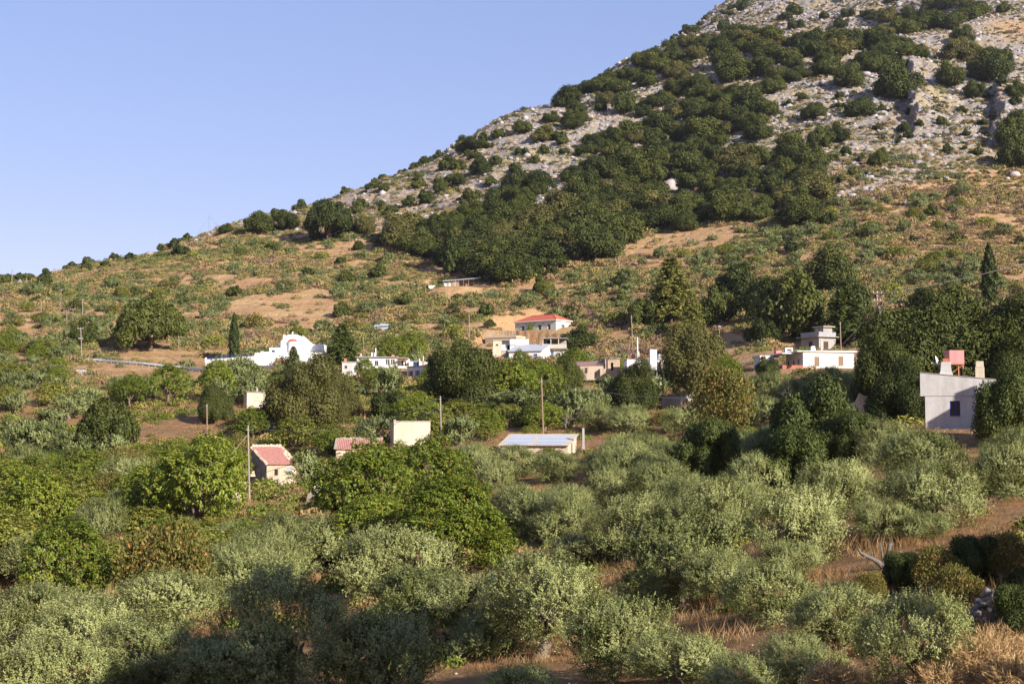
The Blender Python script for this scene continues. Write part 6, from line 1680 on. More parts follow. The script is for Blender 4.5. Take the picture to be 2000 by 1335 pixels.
# --- trees one can pick out in the photograph: kind, crown centre x, y, crown width (photo pixels), height factor, label
SINGLE = [
 ('dome', 641, 424, 86, .95, "lone dense dome-shaped oak standing on the skyline ridge"),
 ('oak_brown', 711, 440, 42, .95, "smaller brownish oak just right of the lone dome oak"),
 ('oak', 440, 446, 27, .8, "small round dark tree on the skyline right of the thin mast"),
 ('oak', 509, 436, 60, .75, "wide dark bush-like oak on the skyline left of the lone dome oak"),
 ('oak', 562, 432, 46, .85, "dark oak on the rocky ridge touching the dome oak's left side"),
 ('dome', 294, 625, 112, .92, "very wide dark oak dome on the slope above the guard rail"),
 ('oak', 160, 651, 54, 1.1, "small round dark oak behind the leaning cross-armed pole"),
 ('dome', 212, 826, 104, 1.1, "big solitary dark round oak on the left among olives and dry grass"),
 ('cypress', 457, 657, 18, .9, "slim pale green cypress on the tan slope left of the chapel"),
 ('cypress', 1932, 535, 26, .82, "tall dark cypress standing alone on the right-hand scrub slope"),
 ('cypress', 880, 482, 26, .7, "slim cypress rising at the left edge of the oak wood"),
 ('cedar', 573, 698, 27, 1.1, "small pointed conifer in front of the chapel wall"),
 ('cedar', 668, 672, 62, .95, "broad pointed conifer between the chapel and the long white house"),
 ('cedar', 1650, 618, 82, 1.0, "large tiered conifer with drooping branches right of the concrete house"),
 ('pine', 1310, 562, 78, 1.05, "tall yellow-green pine on the slope above the brownish tree"),
 ('pine', 1352, 612, 44, 1.2, "narrow yellow-green pine right beside the tall pine"),
 ('oak_brown_near', 590, 768, 138, .98, "huge olive-brown oak in front of the chapel, left crown of the pair"),
 ('oak_brown_near', 655, 775, 88, 1.05, "olive-brown oak joined to the right side of the huge one"),
 ('oak_near', 898, 738, 132, .95, "broad dark oak in front of the blue-door terrace house's right end"),
 ('oak_near', 1234, 757, 90, 1.12, "rounded dark oak hiding the middle of the tall-chimney house"),
 ('oak_brown_near', 1354, 700, 122, 1.05, "tall brownish tree right of the tall white chimney"),
 ('dry', 1405, 772, 112, 1.25, "rust-tinged drooping tree above the grey ruined shed's right end"),
 ('oak', 1131, 664, 72, .85, "dark green tree covering the right end of the balcony house"),
 ('broad', 1122, 702, 54, 1.0, "vivid green young tree under the balcony house's dark tree"),
 ('oak', 1440, 565, 88, 1.2, "dark dome oak at the left of the wood behind the concrete house"),
 ('oak', 1550, 592, 124, 1.2, "widest dark oak in the wood behind the concrete house"),
 ('oak', 1622, 528, 96, 1.0, "highest dark oak in the wood behind the concrete house"),
 ('oak', 1500, 585, 80, 1.2, "dark oak between the dome oak and the widest oak"),
 ('oak', 1664, 588, 74, 1.3, "dark oak at the right of the wood behind the tiered conifer"),
 ('oak', 1262, 608, 62, 1.15, "dark oak on the slope above the tall-chimney house's pole"),
 ('oak', 1402, 600, 62, 1.3, "dark oak right of the two yellow-green pines"),
 ('oak', 1490, 645, 60, .9, "shaded oak above the bare bank left of the concrete house"),
 ('haw', 1975, 795, 105, 1.35, "shaded bushy tree covering the grey house's lower right wall"),
 ('haw', 1592, 822, 160, .92, "broad dark bushy tree below the street-light pole"),
 ('haw', 1545, 895, 110, 1.1, "dark green bushy tree at the left foot of the broad bushy one"),
 ('haw', 1660, 850, 100, .9, "shadowed bushy tree right of the broad bushy one"),
 ('walnut', 738, 1025, 168, .85, "big leafy bright green walnut, left half of the large clump"),
 ('walnut', 880, 1012, 205, .95, "big leafy bright green walnut, right and larger half of the clump"),
 ('broad', 712, 930, 160, 1.0, "bright green fig tree in front of the half-hidden tiled roof"),
 ('broad', 850, 910, 140, 1.0, "green tree with bare grey branches right below the cream store"),
 ('broad', 785, 893, 78, .9, "leafy tree against the front of the cream windowless store"),
 ('broad', 385, 930, 170, 1.05, "wide bright green fig tree left of the red-tiled house's pole"),
 ('broad', 300, 960, 130, 1.0, "bright green fig tree left of the wide fig"),
 ('broad', 448, 900, 80, 1.1, "leafy tree just left of the red-tiled house's pole"),
 ('dry', 470, 872, 50, 1.2, "rusty-leaved tree behind the red-tiled house's pole"),
 ('olive_far', 600, 915, 70, 1.1, "dusky olive tree against the red-tiled house's right corner"),
 ('olive', 1450, 765, 78, 1.0, "olive below the bank's brown pole"),
 ('olive', 1505, 752, 70, 1.0, "olive in front of the white annex"),
 ('olive', 1555, 765, 72, 1.0, "olive left behind the street-light pole"),
 ('olive', 1622, 748, 76, 1.1, "tall olive hiding the foot of the white shuttered wall"),
 ('olive', 1672, 748, 64, 1.1, "olive at the right corner of the white shuttered house"),
 ('olive', 1700, 775, 60, 1.0, "olive before the cream yard wall"),
 ('olive', 1490, 805, 84, 1.0, "olive below the grey leafless tree, left"),
 ('olive', 1420, 815, 76, 1.0, "olive right of the grey ruined shed's foot"),
 ('olive', 1335, 822, 70, 1.0, "olive before the grey ruined shed"),
 ('olive', 1230, 822, 84, 1.0, "silvery olive under the rounded dark evergreen"),
 ('olive', 1170, 815, 70, 1.0, "silvery olive left of the one under the rounded evergreen"),
 ('olive', 1010, 905, 90, 1.0, "silvery olive leaning over the blue-grey shed's front"),
 ('olive', 960, 925, 90, 1.0, "silvery olive left below the blue-grey shed"),
 ('olive', 1090, 915, 90, .95, "silvery olive right below the blue-grey shed"),
 ('dry', 330, 1090, 155, 1.1, "large half-dry thorn tree with orange leaves on the left"),
 ('broad', 130, 1085, 170, 1.0, "rich green broad-leaved tree right of the bleached bare bushes"),
 ('broad', 70, 965, 130, .9, "bright green spreading fig near the left edge"),
 ('olive', 200, 1010, 95, 1.1, "grey olive standing alone amid bright green brambles on the left"),
 ('haw', 1385, 875, 112, 1.0, "fresh green bushy tree standing amid the olives right of the blue-grey shed"),
 ('broad', 1420, 720, 60, 1.0, "green shrubby tree below the bank's brown pole"),
 ('broad', 425, 735, 60, 1.4, "bright yellow-green tree in front of the low churchyard wall"),
 ('oak_near', 420, 790, 60, 1.2, "dark ivy-covered tree left of the cream hut"),
 ('broad', 330, 740, 70, 1.0, "pale green tree below the guard rail"),
 ('broad', 255, 755, 60, 1.0, "yellowish green tree at the bank's edge below the guard rail"),
 ('broad', 712, 716, 40, 1.0, "fig tree in front of the long white house's left part"),
 ('broad', 765, 680, 60, 1.0, "green fig tree behind the long white house"),
 ('broad', 805, 672, 60, 1.0, "bright leafy tree behind the blue door's terrace"),
 ('broad', 732, 738, 44, 1.0, "vine-like green tree spilling over the broken slab"),
 ('olive_far', 760, 745, 55, 1.4, "upright olive in front of the crumbling grey block"),
 ('olive_far', 706, 766, 26, 1.1, "small pale round olive right of the olive-brown oak"),
 ('broad', 840, 735, 42, 1.2, "leafy tree between the shaded wall and the broad dark oak"),
 ('broad', 1018, 700, 34, 1.2, "thin leafy tree in front of the white lean-to roof"),
 ('oak_near', 945, 750, 60, 1.2, "dark tree left of the white lean-to house's pole"),
 ('broad', 1000, 740, 90, .95, "green trees massed under the white lean-to house"),
 ('broad', 1050, 735, 80, 1.0, "bright green tree below the balcony house's blue door"),
 ('oak_near', 1105, 745, 70, 1.1, "shady dark tree left of the ruined brown house"),
 ('broad', 1205, 720, 40, 1.0, "leafy tree between the ruined tower and the white house"),
 ('oak', 1500, 718, 40, 1.1, "green bush-like tree left of the white annex"),
 ('broad', 1740, 630, 60, .9, "light green tree behind the transformer pole"),
 ('oak', 1802, 580, 50, .9, "rounded dark tree on the slope above the large trees"),
 # olives of the grove in front
 ('olive', 1800, 905, 150, 1.15, "tall sunlit olive under the grey cement house's window"),
 ('olive', 1818, 965, 175, 1.0, "wide sunlit olive at the centre of the right-hand grove"),
 ('olive', 1642, 955, 150, .95, "sunlit olive with a dark leaning trunk left of the wide one"),
 ('olive', 1560, 1020, 175, 1.0, "dense sunlit olive right of the grove's hollow"),
 ('olive', 1965, 925, 130, 1.2, "sunlit olive at the right edge below the shaded bushy tree"),
 ('olive', 1795, 1025, 100, .7, "low spreading olive with a thin bent trunk on the dry grass"),
 ('olive', 1498, 1160, 175, 1.0, "well-rounded olive in front of the dry earth track"),
 ('olive', 1065, 1165, 225, .95, "big olive with a thick forked pale trunk in the foreground"),
 ('olive', 1335, 1085, 250, .95, "largest olive of the grove, with a gnarled stump-like trunk"),
 ('olive', 1262, 1150, 110, 1.1, "slender upright olive in front of the largest one"),
 ('olive', 1205, 1240, 200, 1.0, "foreground olive right of the thick forked trunk"),
 ('olive', 1640, 1205, 175, .95, "foreground olive left of the dark shaded one at lower right"),
 ('olive', 1795, 1235, 190, 1.1, "half-shaded olive with tall pale shoots at lower right"),
 ('olive', 1545, 1085, 100, .8, "small olive tucked beneath the dense sunlit one"),
 ('olive', 1140, 1080, 120, .85, "low olive with a bare leaning trunk in the middle of the grove"),
 ('olive', 1050, 1015, 150, 1.0, "dusky olive right of the big walnut"),
 ('olive', 1190, 945, 90, .95, "small olive between the two dry grass gaps"),
 ('olive', 770, 1095, 190, .9, "broad pale olive directly under the big walnut"),
 ('olive', 640, 1060, 140, .95, "pale olive left under the big walnut"),
 ('olive', 820, 1180, 210, .9, "broad sunlit olive beside the tree-shadowed hollow"),
 ('olive', 940, 1240, 120, .9, "half-shaded olive left of the thick forked trunk"),
 ('olive', 1010, 1350, 150, .9, "olive peeping over the bottom edge left of its middle"),
 ('olive', 1405, 1120, 130, .95, "olive between the largest one and the well-rounded one"),
 ('olive', 1240, 1025, 160, .95, "sunlit olive behind the largest one of the grove"),
 ('olive', 1400, 1000, 170, .95, "broad sunlit olive upper left of the dense one"),
 ('olive', 1110, 1010, 130, .95, "olive right of the dusky one by the walnut"),
 ('olive', 1720, 1010, 110, .9, "olive between the leaning-trunk one and the wide one"),
 ('olive', 1330, 1300, 180, .9, "low olive at the bottom edge below the dry track"),
 ('olive', 1440, 1330, 150, .9, "olive cut by the bottom edge below the well-rounded one"),
 ('olive', 1560, 1290, 150, .9, "leafy green olive at the bottom edge, lower right"),
 ('olive', 480, 1130, 190, .9, "pale olive in the left grove right of the thorn tree"),
 ('olive', 330, 1180, 190, .9, "pale feathery olive below the half-dry thorn tree"),
 ('olive', 160, 1230, 200, .9, "pale feathery olive in the lower left grove"),
 ('olive', 300, 1290, 220, .95, "largest feathery olive at the bottom left"),
 ('olive', 60, 1200, 170, .9, "feathery olive at the left edge below the bleached bushes"),
 ('olive', 90, 1310, 200, .9, "olive filling the bottom left corner"),
 ('olive', 560, 1230, 240, 1.25, "tall near olive darkened by tree shadow at bottom left of centre"),
 ('olive', 735, 1290, 230, 1.1, "shadowed olive at the bottom edge right of the tall darkened one"),
 ('broad', 722, 896, 74, .85, "leafy tree in front of the half-hidden tiled roof's right end"),
 ('olive', 430, 1310, 180, 1.0, "partly shadowed olive at the bottom edge left of the hollow"),
]
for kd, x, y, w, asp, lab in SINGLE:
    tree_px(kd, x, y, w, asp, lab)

for kd, x, yt, w, d, lab in (('oak_near', 1788, 592, 190, 178, "broad dark tree left of the grey cement house"),
                             ('oak_near', 1892, 584, 225, 180, "broadest dark tree, filling the space above the grey house's water tank"),
                             ('oak_near', 1990, 592, 170, 174, "broad dark tree behind the right end of the grey house"),
                             ('oak_near', 1722, 668, 110, 168, "lower dark tree at the left foot of the broad one"),
                             ('oak_near', 1762, 712, 112, 150, "shadowed tree with pale trunks against the grey house's left corner"),
                             ('oak_near', 1995, 682, 110, 148, "dark tree overhanging the grey house's roof at the right edge")):
    tree_at(kd, x, yt, w, d, lab)

# --- the oak wood on the rocky slope and its outliers
OAK_MAIN = [(752, 470), (800, 430), (850, 432), (900, 400), (960, 388), (1040, 395), (1100, 362), (1140, 312), (1200, 288), (1300, 282), (1400, 292), (1480, 288), (1560, 290), (1606, 312), (1620, 330), (1590, 385),
            (1560, 412), (1450, 414), (1400, 420), (1360, 405), (1310, 415), (1200, 452), (1190, 478), (1090, 492), (1010, 518), (960, 522), (900, 500), (850, 512), (800, 470)]
OAK_MID = [(1120, 300), (1150, 270), (1232, 246), (1260, 200), (1330, 140), (1410, 168), (1475, 185), (1492, 245), (1440, 285), (1380, 290), (1300, 245), (1240, 285), (1190, 292)]
OAK_CREST = [(890, 285), (950, 258), (1050, 208), (1150, 160), (1260, 106), (1392, 62), (1440, 85), (1310, 148), (1200, 188), (1110, 232), (1080, 262), (1000, 262), (930, 290)]
OAK_TOP = [(1395, 72), (1460, 58), (1580, 70), (1700, 62), (1790, 82), (1795, 140), (1700, 122), (1560, 138), (1480, 172), (1420, 130)]
OAK_CORNER = [(1690, 80), (1740, 26), (1830, -6), (1905, -4), (1925, 16), (1800, 56), (1770, 92)]
OAK_RIGHT = [(1860, 80), (1950, 62), (1960, 95), (1990, 135), (1900, 150), (1860, 120)]
OAK_LEFT = [(955, 395), (1000, 345), (1075, 345), (1070, 372), (1000, 385)]
HOLES = [[(1032, 378), (1060, 350), (1105, 340), (1110, 380), (1060, 400)], [(1280, 360), (1300, 345), (1375, 345), (1375, 385), (1330, 392)], [(1390, 300), (1400, 262), (1480, 240), (1480, 278), (1420, 300)],
         [(1240, 240), (1280, 190), (1300, 195), (1265, 245)]]
OAKS = [('oak', 5), ('oak_brown', 1.8)]
scatter(OAK_MAIN, OAKS, (8.5, 15.5), .66, 440, 700, 14000, 122, HOLES, (.72, 1.0))
scatter(OAK_MID, OAKS, (8, 14.5), .68, 520, 760, 9000, 60, HOLES, (.7, .95))
scatter(OAK_CREST, OAKS, (7.5, 13.5), .66, 560, 830, 12000, 62, (), (.7, .95))
scatter(OAK_TOP, OAKS, (8.5, 15), .66, 640, 800, 9000, 52, (), (.7, .92))
scatter(OAK_CORNER, OAKS, (9, 15), .62, 650, 980, 5000, 22, (), (.85, 1.1))
scatter(OAK_RIGHT, OAKS, (9, 14), .55, 600, 800, 3000, 10, (), (.85, 1.1))
scatter(OAK_LEFT, OAKS, (8, 13), .55, 540, 660, 3000, 9, (), (.85, 1.1))
for x, y, w in ((1502, 212, 40), (1590, 218, 46), (1681, 209, 54), (1756, 160, 78), (1638, 262, 40), (1718, 306, 36), (1683, 308, 18), (1655, 150, 58), (1855, 148, 52), (1930, 132, 66), (1901, 178, 38), (1983, 178, 38),
                (1545, 285, 60), (1600, 270, 46), (1975, 262, 66), (1990, 240, 60), (1985, 300, 60), (1335, 432, 52), (1428, 418, 28), (1640, 188, 16), (1568, 190, 18), (1765, 252, 24), (1887, 260, 16), (1220, 200, 44), (1120, 235, 40),
                (860, 365, 30), (895, 350, 26), (938, 325, 36), (820, 465, 42), (790, 450, 36), (745, 470, 24), (700, 480, 22), (985, 480, 60), (1960, 15, 26), (1880, 70, 40)):
    tree_px('oak', x, y, w, float(RNG.uniform(.85, 1.1)))
# small dark bushes on the bare rock and along the skyline
scatter([(560, 425), (760, 340), (960, 250), (1250, 150), (1100, 300), (1000, 340), (900, 400), (760, 440), (640, 450)], [('bush', 1)], (3.0, 6.5), .8, 480, 740, 6000, 80)
scatter([(1240, 105), (1430, -5), (1850, -20), (1730, 50), (1400, 60), (1260, 130)], [('bush', 1)], (5, 11), .9, 850, 1330, 2600, 40)
scatter([(1480, 180), (1700, 130), (2000, 130), (2000, 320), (1620, 370), (1600, 250)], [('bush', 1)], (2.6, 4.5), 1.2, 520, 740, 1200, 30)
scatter([(0, 545), (250, 490), (440, 440), (600, 395), (600, 425), (430, 470), (240, 520), (0, 575)], [('bush', 1)], (3.5, 7), .9, 500, 640, 2600, 28)

# --- olives and bushes of the scrub slopes, olives of the terraces, the thickets of the valley
BARE = [[(440, 590), (500, 575), (640, 560), (680, 590), (640, 625), (520, 625), (460, 615)], [(1200, 480), (1290, 455), (1420, 440), (1470, 470), (1330, 490), (1220, 500)],
        [(180, 705), (400, 720), (400, 745), (300, 745), (200, 735)], [(1340, 660), (1460, 655), (1480, 690), (1450, 720), (1410, 690)], [(330, 830), (420, 800), (450, 820), (420, 850), (300, 860)],
        [(1110, 940), (1125, 905), (1160, 915), (1175, 945)], [(1205, 930), (1225, 895), (1255, 905), (1245, 945)], [(1290, 1230), (1340, 1170), (1450, 1180), (1430, 1235)],
        [(1590, 1165), (1600, 1100), (1680, 1035), (1780, 1030), (1990, 1030), (2000, 1120), (1800, 1130), (1690, 1160)], [(960, 1320), (960, 1255), (1120, 1250), (1130, 1320)]]
SLOPE_L = [(0, 575), (250, 530), (420, 470), (700, 470), (860, 520), (980, 545), (1000, 620), (940, 650), (640, 650), (420, 665), (120, 690), (0, 690)]
SLOPE_R = [(1010, 545), (1200, 500), (1420, 480), (1600, 400), (1700, 380), (2000, 350), (2000, 570), (1880, 590), (1740, 580), (1660, 480), (1540, 520), (1380, 540), (1230, 590), (1180, 640), (1010, 615)]
scatter(SLOPE_L, [('olive_far', 3), ('shrub', 3), ('bush', .6), ('bramble', .8)], (2.8, 5.6), .95, 335, 560, 3500, 105, BARE)
scatter(SLOPE_R, [('olive_far', 3.4), ('shrub', 2.5), ('bramble', .8), ('bush', .5)], (3.0, 6.0), .85, 300, 520, 3500, 110, BARE)
OL_L = [(0, 640), (140, 660), (150, 740), (260, 740), (330, 760), (200, 790), (260, 880), (130, 900), (0, 900)]
scatter(OL_L, [('olive_far', 4), ('broad', 1.2), ('bramble', .6), ('dry', .3)], (3.6, 6.0), .85, 190, 400, 1600, 50, BARE)
MID = [(380, 730), (640, 690), (960, 700), (1130, 700), (1300, 760), (1480, 730), (1700, 720), (1700, 830), (1400, 810), (1150, 830), (960, 840), (850, 850), (700, 850), (560, 850), (420, 800)]
scatter(MID, [('broad', 2.6), ('olive_far', 3), ('oak', .8), ('bramble', 1.2)], (4.0, 7.0), .60, 195, 335, 3000, 85, BARE)
GROVE_R = [(900, 870), (1000, 860), (1150, 860), (1320, 800), (1500, 780), (1700, 800), (1790, 850), (1790, 880), (1700, 960), (1560, 960), (1480, 1090), (1300, 1120), (1150, 1130), (1000, 1090), (960, 960)]
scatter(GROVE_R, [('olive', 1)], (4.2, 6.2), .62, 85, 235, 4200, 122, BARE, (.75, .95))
LEFT_GREEN = [(0, 890), (140, 890), (260, 880), (420, 850), (480, 850), (600, 960), (680, 960), (640, 1050), (560, 1060), (440, 1110), (260, 1160), (0, 1150)]
scatter(LEFT_GREEN, [('broad', 3), ('bramble', 2.6), ('dry', .7), ('olive', 1.5), ('haw', .3)], (3.4, 7.0), .66, 95, 240, 3000, 110, BARE, (.7, 1.05))
GROVE_F = [(0, 1130), (260, 1125), (460, 1080), (580, 1000), (960, 1050), (980, 1190), (930, 1420), (0, 1420)]
scatter(GROVE_F, [('olive', 1)], (4.6, 6.6), .62, 38, 130, 3600, 95, BARE, (.75, .95))
scatter([(1700, 830), (2000, 840), (2000, 980), (1880, 940), (1700, 900)], [('olive', 1)], (3.8, 5.0), .8, 75, 140, 700, 14)
scatter([(1000, 840), (1500, 760), (1700, 800), (1500, 900), (1000, 950)], [('bramble', 2), ('dry', .5)], (2.4, 4), .7, 110, 220, 700, 22)
# what stands on the near bank just outside the right edge and throws the evening shade seen in the picture
def caster(px, py, d, L, lab, wide=1.0):
    t = at(px, py, d) + SUN_DIR * L
    g = float(height(np.array([t.x]), np.array([t.y]))[0])
    k = (t.z - g) / PROTO['tall'][0]['zc']
    add_tree('tall', t.x, t.y, g, PROTO['tall'][0]['dia'] * k * wide, 1 / wide, label=lab)
for i, (x, y, d, L, wd) in enumerate(((660, 1225, 52, 50, .9), (520, 1280, 48, 50, .75), (740, 1320, 45, 48, .65), (560, 1150, 59, 54, .5))):
    caster(x, y, d, L, f"high-crowned evergreen on the near bank outside the right edge, {('largest', 'second', 'third', 'slimmest')[i]} of the group", wd)
caster(1870, 1140, 59, 26, "low high-crowned tree outside the right edge behind the closest ones", 1.35)
caster(2010, 1200, 48, 20, "smallest high-crowned tree outside the right edge", 1.3)
caster(1960, 985, 92, 24, "high-crowned tree outside the right edge, farthest along the near bank", 1.1)
def neighbour_house():
    k = 131 / F
    a = GREY.matrix_basis @ Vector((0.1, 0, (838 - 829) * k)) + SUN_DIR * 24
    b = GREY.matrix_basis @ Vector(((1962 - 1808) * k, 0, (838 - 738) * k)) + SUN_DIR * 24
    r = empty("neighbour_house", (a.x, a.y, 0), math.pi / 2 - SUN_AZ + 0, label="plain white gabled house standing outside the right edge", cat="house")
    r.rotation_euler = (0, 0, math.atan2(math.sin(SUN_AZ), math.cos(SUN_AZ)))
    ax = Vector((math.cos(SUN_AZ), math.sin(SUN_AZ), 0))
    w = (b - a).dot(ax); e = a.z; sunh = Vector((math.sin(SUN_AZ), -math.cos(SUN_AZ), 0))
    top = b.z - (b - a).dot(sunh) * math.tan(SUN_EL)
    g = float(height(np.array([a.x]), np.array([a.y]))[0]) - 2
    MB().prism([(0, g), (2 * w, g), (2 * w, e), (w, top), (0, e)], -6, .1).build("wall", 'white', r)
    MB().prism([(-.0, e + .02), (w, top + .02), (2 * w, e + .02), (2 * w, e + .14), (w, top + .14), (0, e + .14)], -6.2, .2).build("roof", 'tile', r)
    c = .47 * w; z = e + (top - e) * .47
    MB().box(c - .5, c + .5, -1.0, -.2, z - .3, z + 1.25).build("chimney", 'white', r)
neighbour_house()

# --- bare bushes, stump, straw broom, stones in the foreground
def bare(name, lab, x, y, hm, seed, d=None, rz=0):
    p = hit(x, y) if d is None else at(x, y, d)
    me = proto_bare(seed, hm)
    o = bpy.data.objects.new(name, me); o.location = p; o.rotation_euler = (0, 0, rz); col.objects.link(o)
    return tag(o, lab, "dead bush", "bleached bare bushes")
bare("bare_bush", "bleached bare bush at the left edge, forked from a pale stem", 20, 1165, 4.4, 1, 100)
bare("bare_bush", "wide bleached bare bush right of the forked one", 92, 1150, 3.6, 5, 99)
bare("bare_bush", "grey leafless tree in the olives below the white shuttered house", 1553, 800, 4.0, 9, 175)
bare("bare_bush", "small grey leafless bush behind the blue-grey shed", 1105, 832, 3.0, 12, 205)
bare("bare_bush", "bare grey branches on the bank behind the tall white chimney", 1215, 690, 3.6, 15, 300)
bare("bare_bush", "bare pale branches among the figs right of the cypress", 1968, 590, 4.2, 18, 300)
bare("bare_bush", "bare twigs poking from the green tree below the cream store", 838, 930, 3.2, 21, 165)

def stump():
    p = hit(1722, 1112)
    o = empty("dead_stump", p, 0, label="dead silver-grey olive stump with two sawn limbs on the dry bank", cat="tree stump")
    rng = np.random.default_rng(3)
    k = p.y / F
    def limb(pts, rad):
        me = tube_mesh("limb", [(np.array(pts), np.array(rad))], M['dead_wood'], 6)
        s = bpy.data.objects.new("limb", me); s.parent = o; col.objects.link(s)
    limb([(0.1,0,-.4),(.1,0,.1),(-.15,-.05,.33),(-.42,-.02,.5),(-.72,-.1,.62),(-1.0,-.06,.80),(-1.08,-.1,.98)], [.19,.17,.12,.10,.10,.07,.03])
    limb([(.12,.05,-.3),(.22,0,.3),(.27,.03,.62),(.36,0,.95),(.40,.02,1.12),(.50,.0,1.2)], [.16,.12,.085,.095,.10,.05])
    limb([(.12,.05,-.2),(.06,0,.5),(.03,.03,.8),(-.04,0,1.2)], [.09,.06,.045,.015])
    limb([(-.72,-.1,.62),(-.85,-.2,.55),(-1.1,-.25,.62)], [.04,.03,.01])
    limb([(-.42,-.02,.5),(-.45,-.1,.75),(-.6,-.1,.9)], [.04,.025,.008])
    limb([(.3,.2,.0),(.9,.5,.28),(1.4,.7,.5),(1.9,.8,.72),(2.3,1.0,.74)], [.07,.06,.05,.035,.012])
stump()

def straw_broom(x, y, d, R, seed, lab, n=420, per=26):
    rng = np.random.default_rng(seed)
    p = at(x, y, d)
    zg = float(height(np.array([p.x]), np.array([p.y]))[0])
    o = empty("dry_broom_bush", (p.x, p.y, zg), 0, label=lab, cat="bush", group="straw-coloured broom bushes")
    L, T = [], []
    dr = unit(rng.normal(size=(n, 3)) * np.array([1, 1, .55]) + np.array([0, 0, .75]))
    dr[:, 2] = np.abs(dr[:, 2])
    ln = R * rng.uniform(.6, 1.1, n)
    for i in range(n):
        t = rng.uniform(.25, 1.05, per)
        P = dr[i] * (ln[i] * t)[:, None] + rng.normal(size=(per, 3)) * .04 * R
        ax = dr[i] + rng.normal(size=(per, 3)) * .32
        nr = unit(rng.normal(size=(per, 3)))
        L.append(leaves(rng, P, nr, ax, rng.uniform(.16, .34, per), np.full(per, .021))); T.append(np.clip(.2 + .5 * t + rng.normal(size=per) * .15, 0, 1))
    c = bpy.data.objects.new("stems", leaf_mesh("broom_stems", np.concatenate(L), np.concatenate(T), M['straw'])); c.parent = o; col.objects.link(c)
    paths = [(curve(rng, (0, 0, -.1), dr[i] * ln[i] * .75, 4, .05), np.linspace(.022, .008, 4)) for i in range(90)]
    s = bpy.data.objects.new("branches", tube_mesh("broom_branches", paths, M['straw'], 4)); s.parent = o; col.objects.link(s)
straw_broom(1905, 1330, 37, 1.35, 1, "big straw-coloured broom bush at the bottom right")
straw_broom(1950, 1300, 39, 1.1, 2, "straw-coloured broom bush leaning against the bigger one")
straw_broom(1838, 1365, 36, .9, 3, "low straw-coloured broom bush left of the bigger one")
straw_broom(1985, 1360, 35, .9, 4, "straw-coloured broom bush in the bottom right corner")
straw_broom(1630, 1345, 40, .8, 5, "small straw tuft bush at the bottom edge, lower right")
for i, (x, y, w, k) in enumerate(((1992, 1185, 90, 'haw'), (1760, 1112, 70, 'haw'), (1830, 1100, 90, 'dry'), (1900, 1090, 90, 'haw'), (1960, 1075, 90, 'dry'), (1700, 1140, 60, 'dry'), (1990, 1130, 60, 'shrub'), (1870, 1140, 90, 'dry'))):
    tree_px(k, x, y, w, 1.0, ["dark green bush at the right edge above the straw broom", "dark green shrub right under the dead stump", "brownish shrub on the bank right of the stump", "dark green shrub on the bank between two brownish ones",
                              "brownish shrub on the bank near the right edge", "small brownish shrub left of the dead stump", "low shrub at the right edge above the dark green bush", "brown dry shrub above the stone pile"][i], variant=1)

# --- stones
def ico(sub=1):
    import bmesh
    bm = bmesh.new(); bmesh.ops.create_icosphere(bm, subdivisions=sub, radius=1.0)
    V = np.array([v.co[:] for v in bm.verts]); T = np.array([[v.index for v in f.verts] for f in bm.faces]); bm.free()
    return V, T
ICO1, ICO2 = ico(1), ico(2)
def stone_shape(rng, src, rough=.32):
    V = src[0].copy()
    d = rng.normal(size=(7, 3)); d = unit(d)
    for k in range(7):       # chop with random planes: angular limestone
        h = rng.uniform(.45, .85)
        s = V @ d[k]
        V = V - d[k] * np.maximum(s - h, 0)[:, None]
    return V * (1 + rng.normal(size=(len(V), 1)) * rough * .18)

def boulder(x, y, w, lab=None, group="white limestone boulders"):
    p = hit(x, y)
    rng = np.random.default_rng(int(x * 7 + y))
    V = stone_shape(rng, ICO2); s = w * p.y / F * .5
    me = mesh_q("boulder", V * np.array([s, s, s * rng.uniform(.6, .9)]), ICO2[1], colr=np.array([.46, .42, .395]))
    me.materials.append(M['rock'])
    o = bpy.data.objects.new("boulder", me); o.location = p + Vector((0, 0, s * .05)); o.rotation_euler = (0, 0, rng.uniform(0, 6)); col.objects.link(o)
    return tag(o, lab, "boulder", group)
BL = [(1643, 378, 15), (1664, 384, 20), (1680, 388, 10), (1725, 373, 19), (1705, 369, 17), (1758, 352, 13), (1739, 356, 12), (1684, 350, 14), (1701, 346, 13), (1980, 345, 26), (1968, 352, 14), (1148, 497, 14), (1117, 512, 12), (1195, 470, 16),
      (1205, 478, 9), (1248, 462, 12), (1218, 490, 8), (1428, 443, 8), (1437, 433, 8), (1310, 368, 46), (1345, 372, 24), (1070, 372, 26), (1385, 290, 30), (1180, 325, 26), (770, 505, 9), (744, 488, 8), (1655, 190, 22), (1610, 300, 14)]
for i, (x, y, w) in enumerate(BL):
    big = "large flat" if w > 22 else "big" if w > 15 else "middling" if w > 11 else "small"
    best = min(LANDMARKS, key=lambda L: math.hypot(L[1] - x, L[2] - y)) if not (1600 < x < 1800 and y > 330) else ("the oak wood's right-hand foot", 1600, 380)
    PLACED.append(dict(root=boulder(x, y, w), kind='boulder', px=x, py=y, w=w, d=1e5, X=1e6, one=f"{big} pale limestone boulder", many="boulders", label=None, s=1))

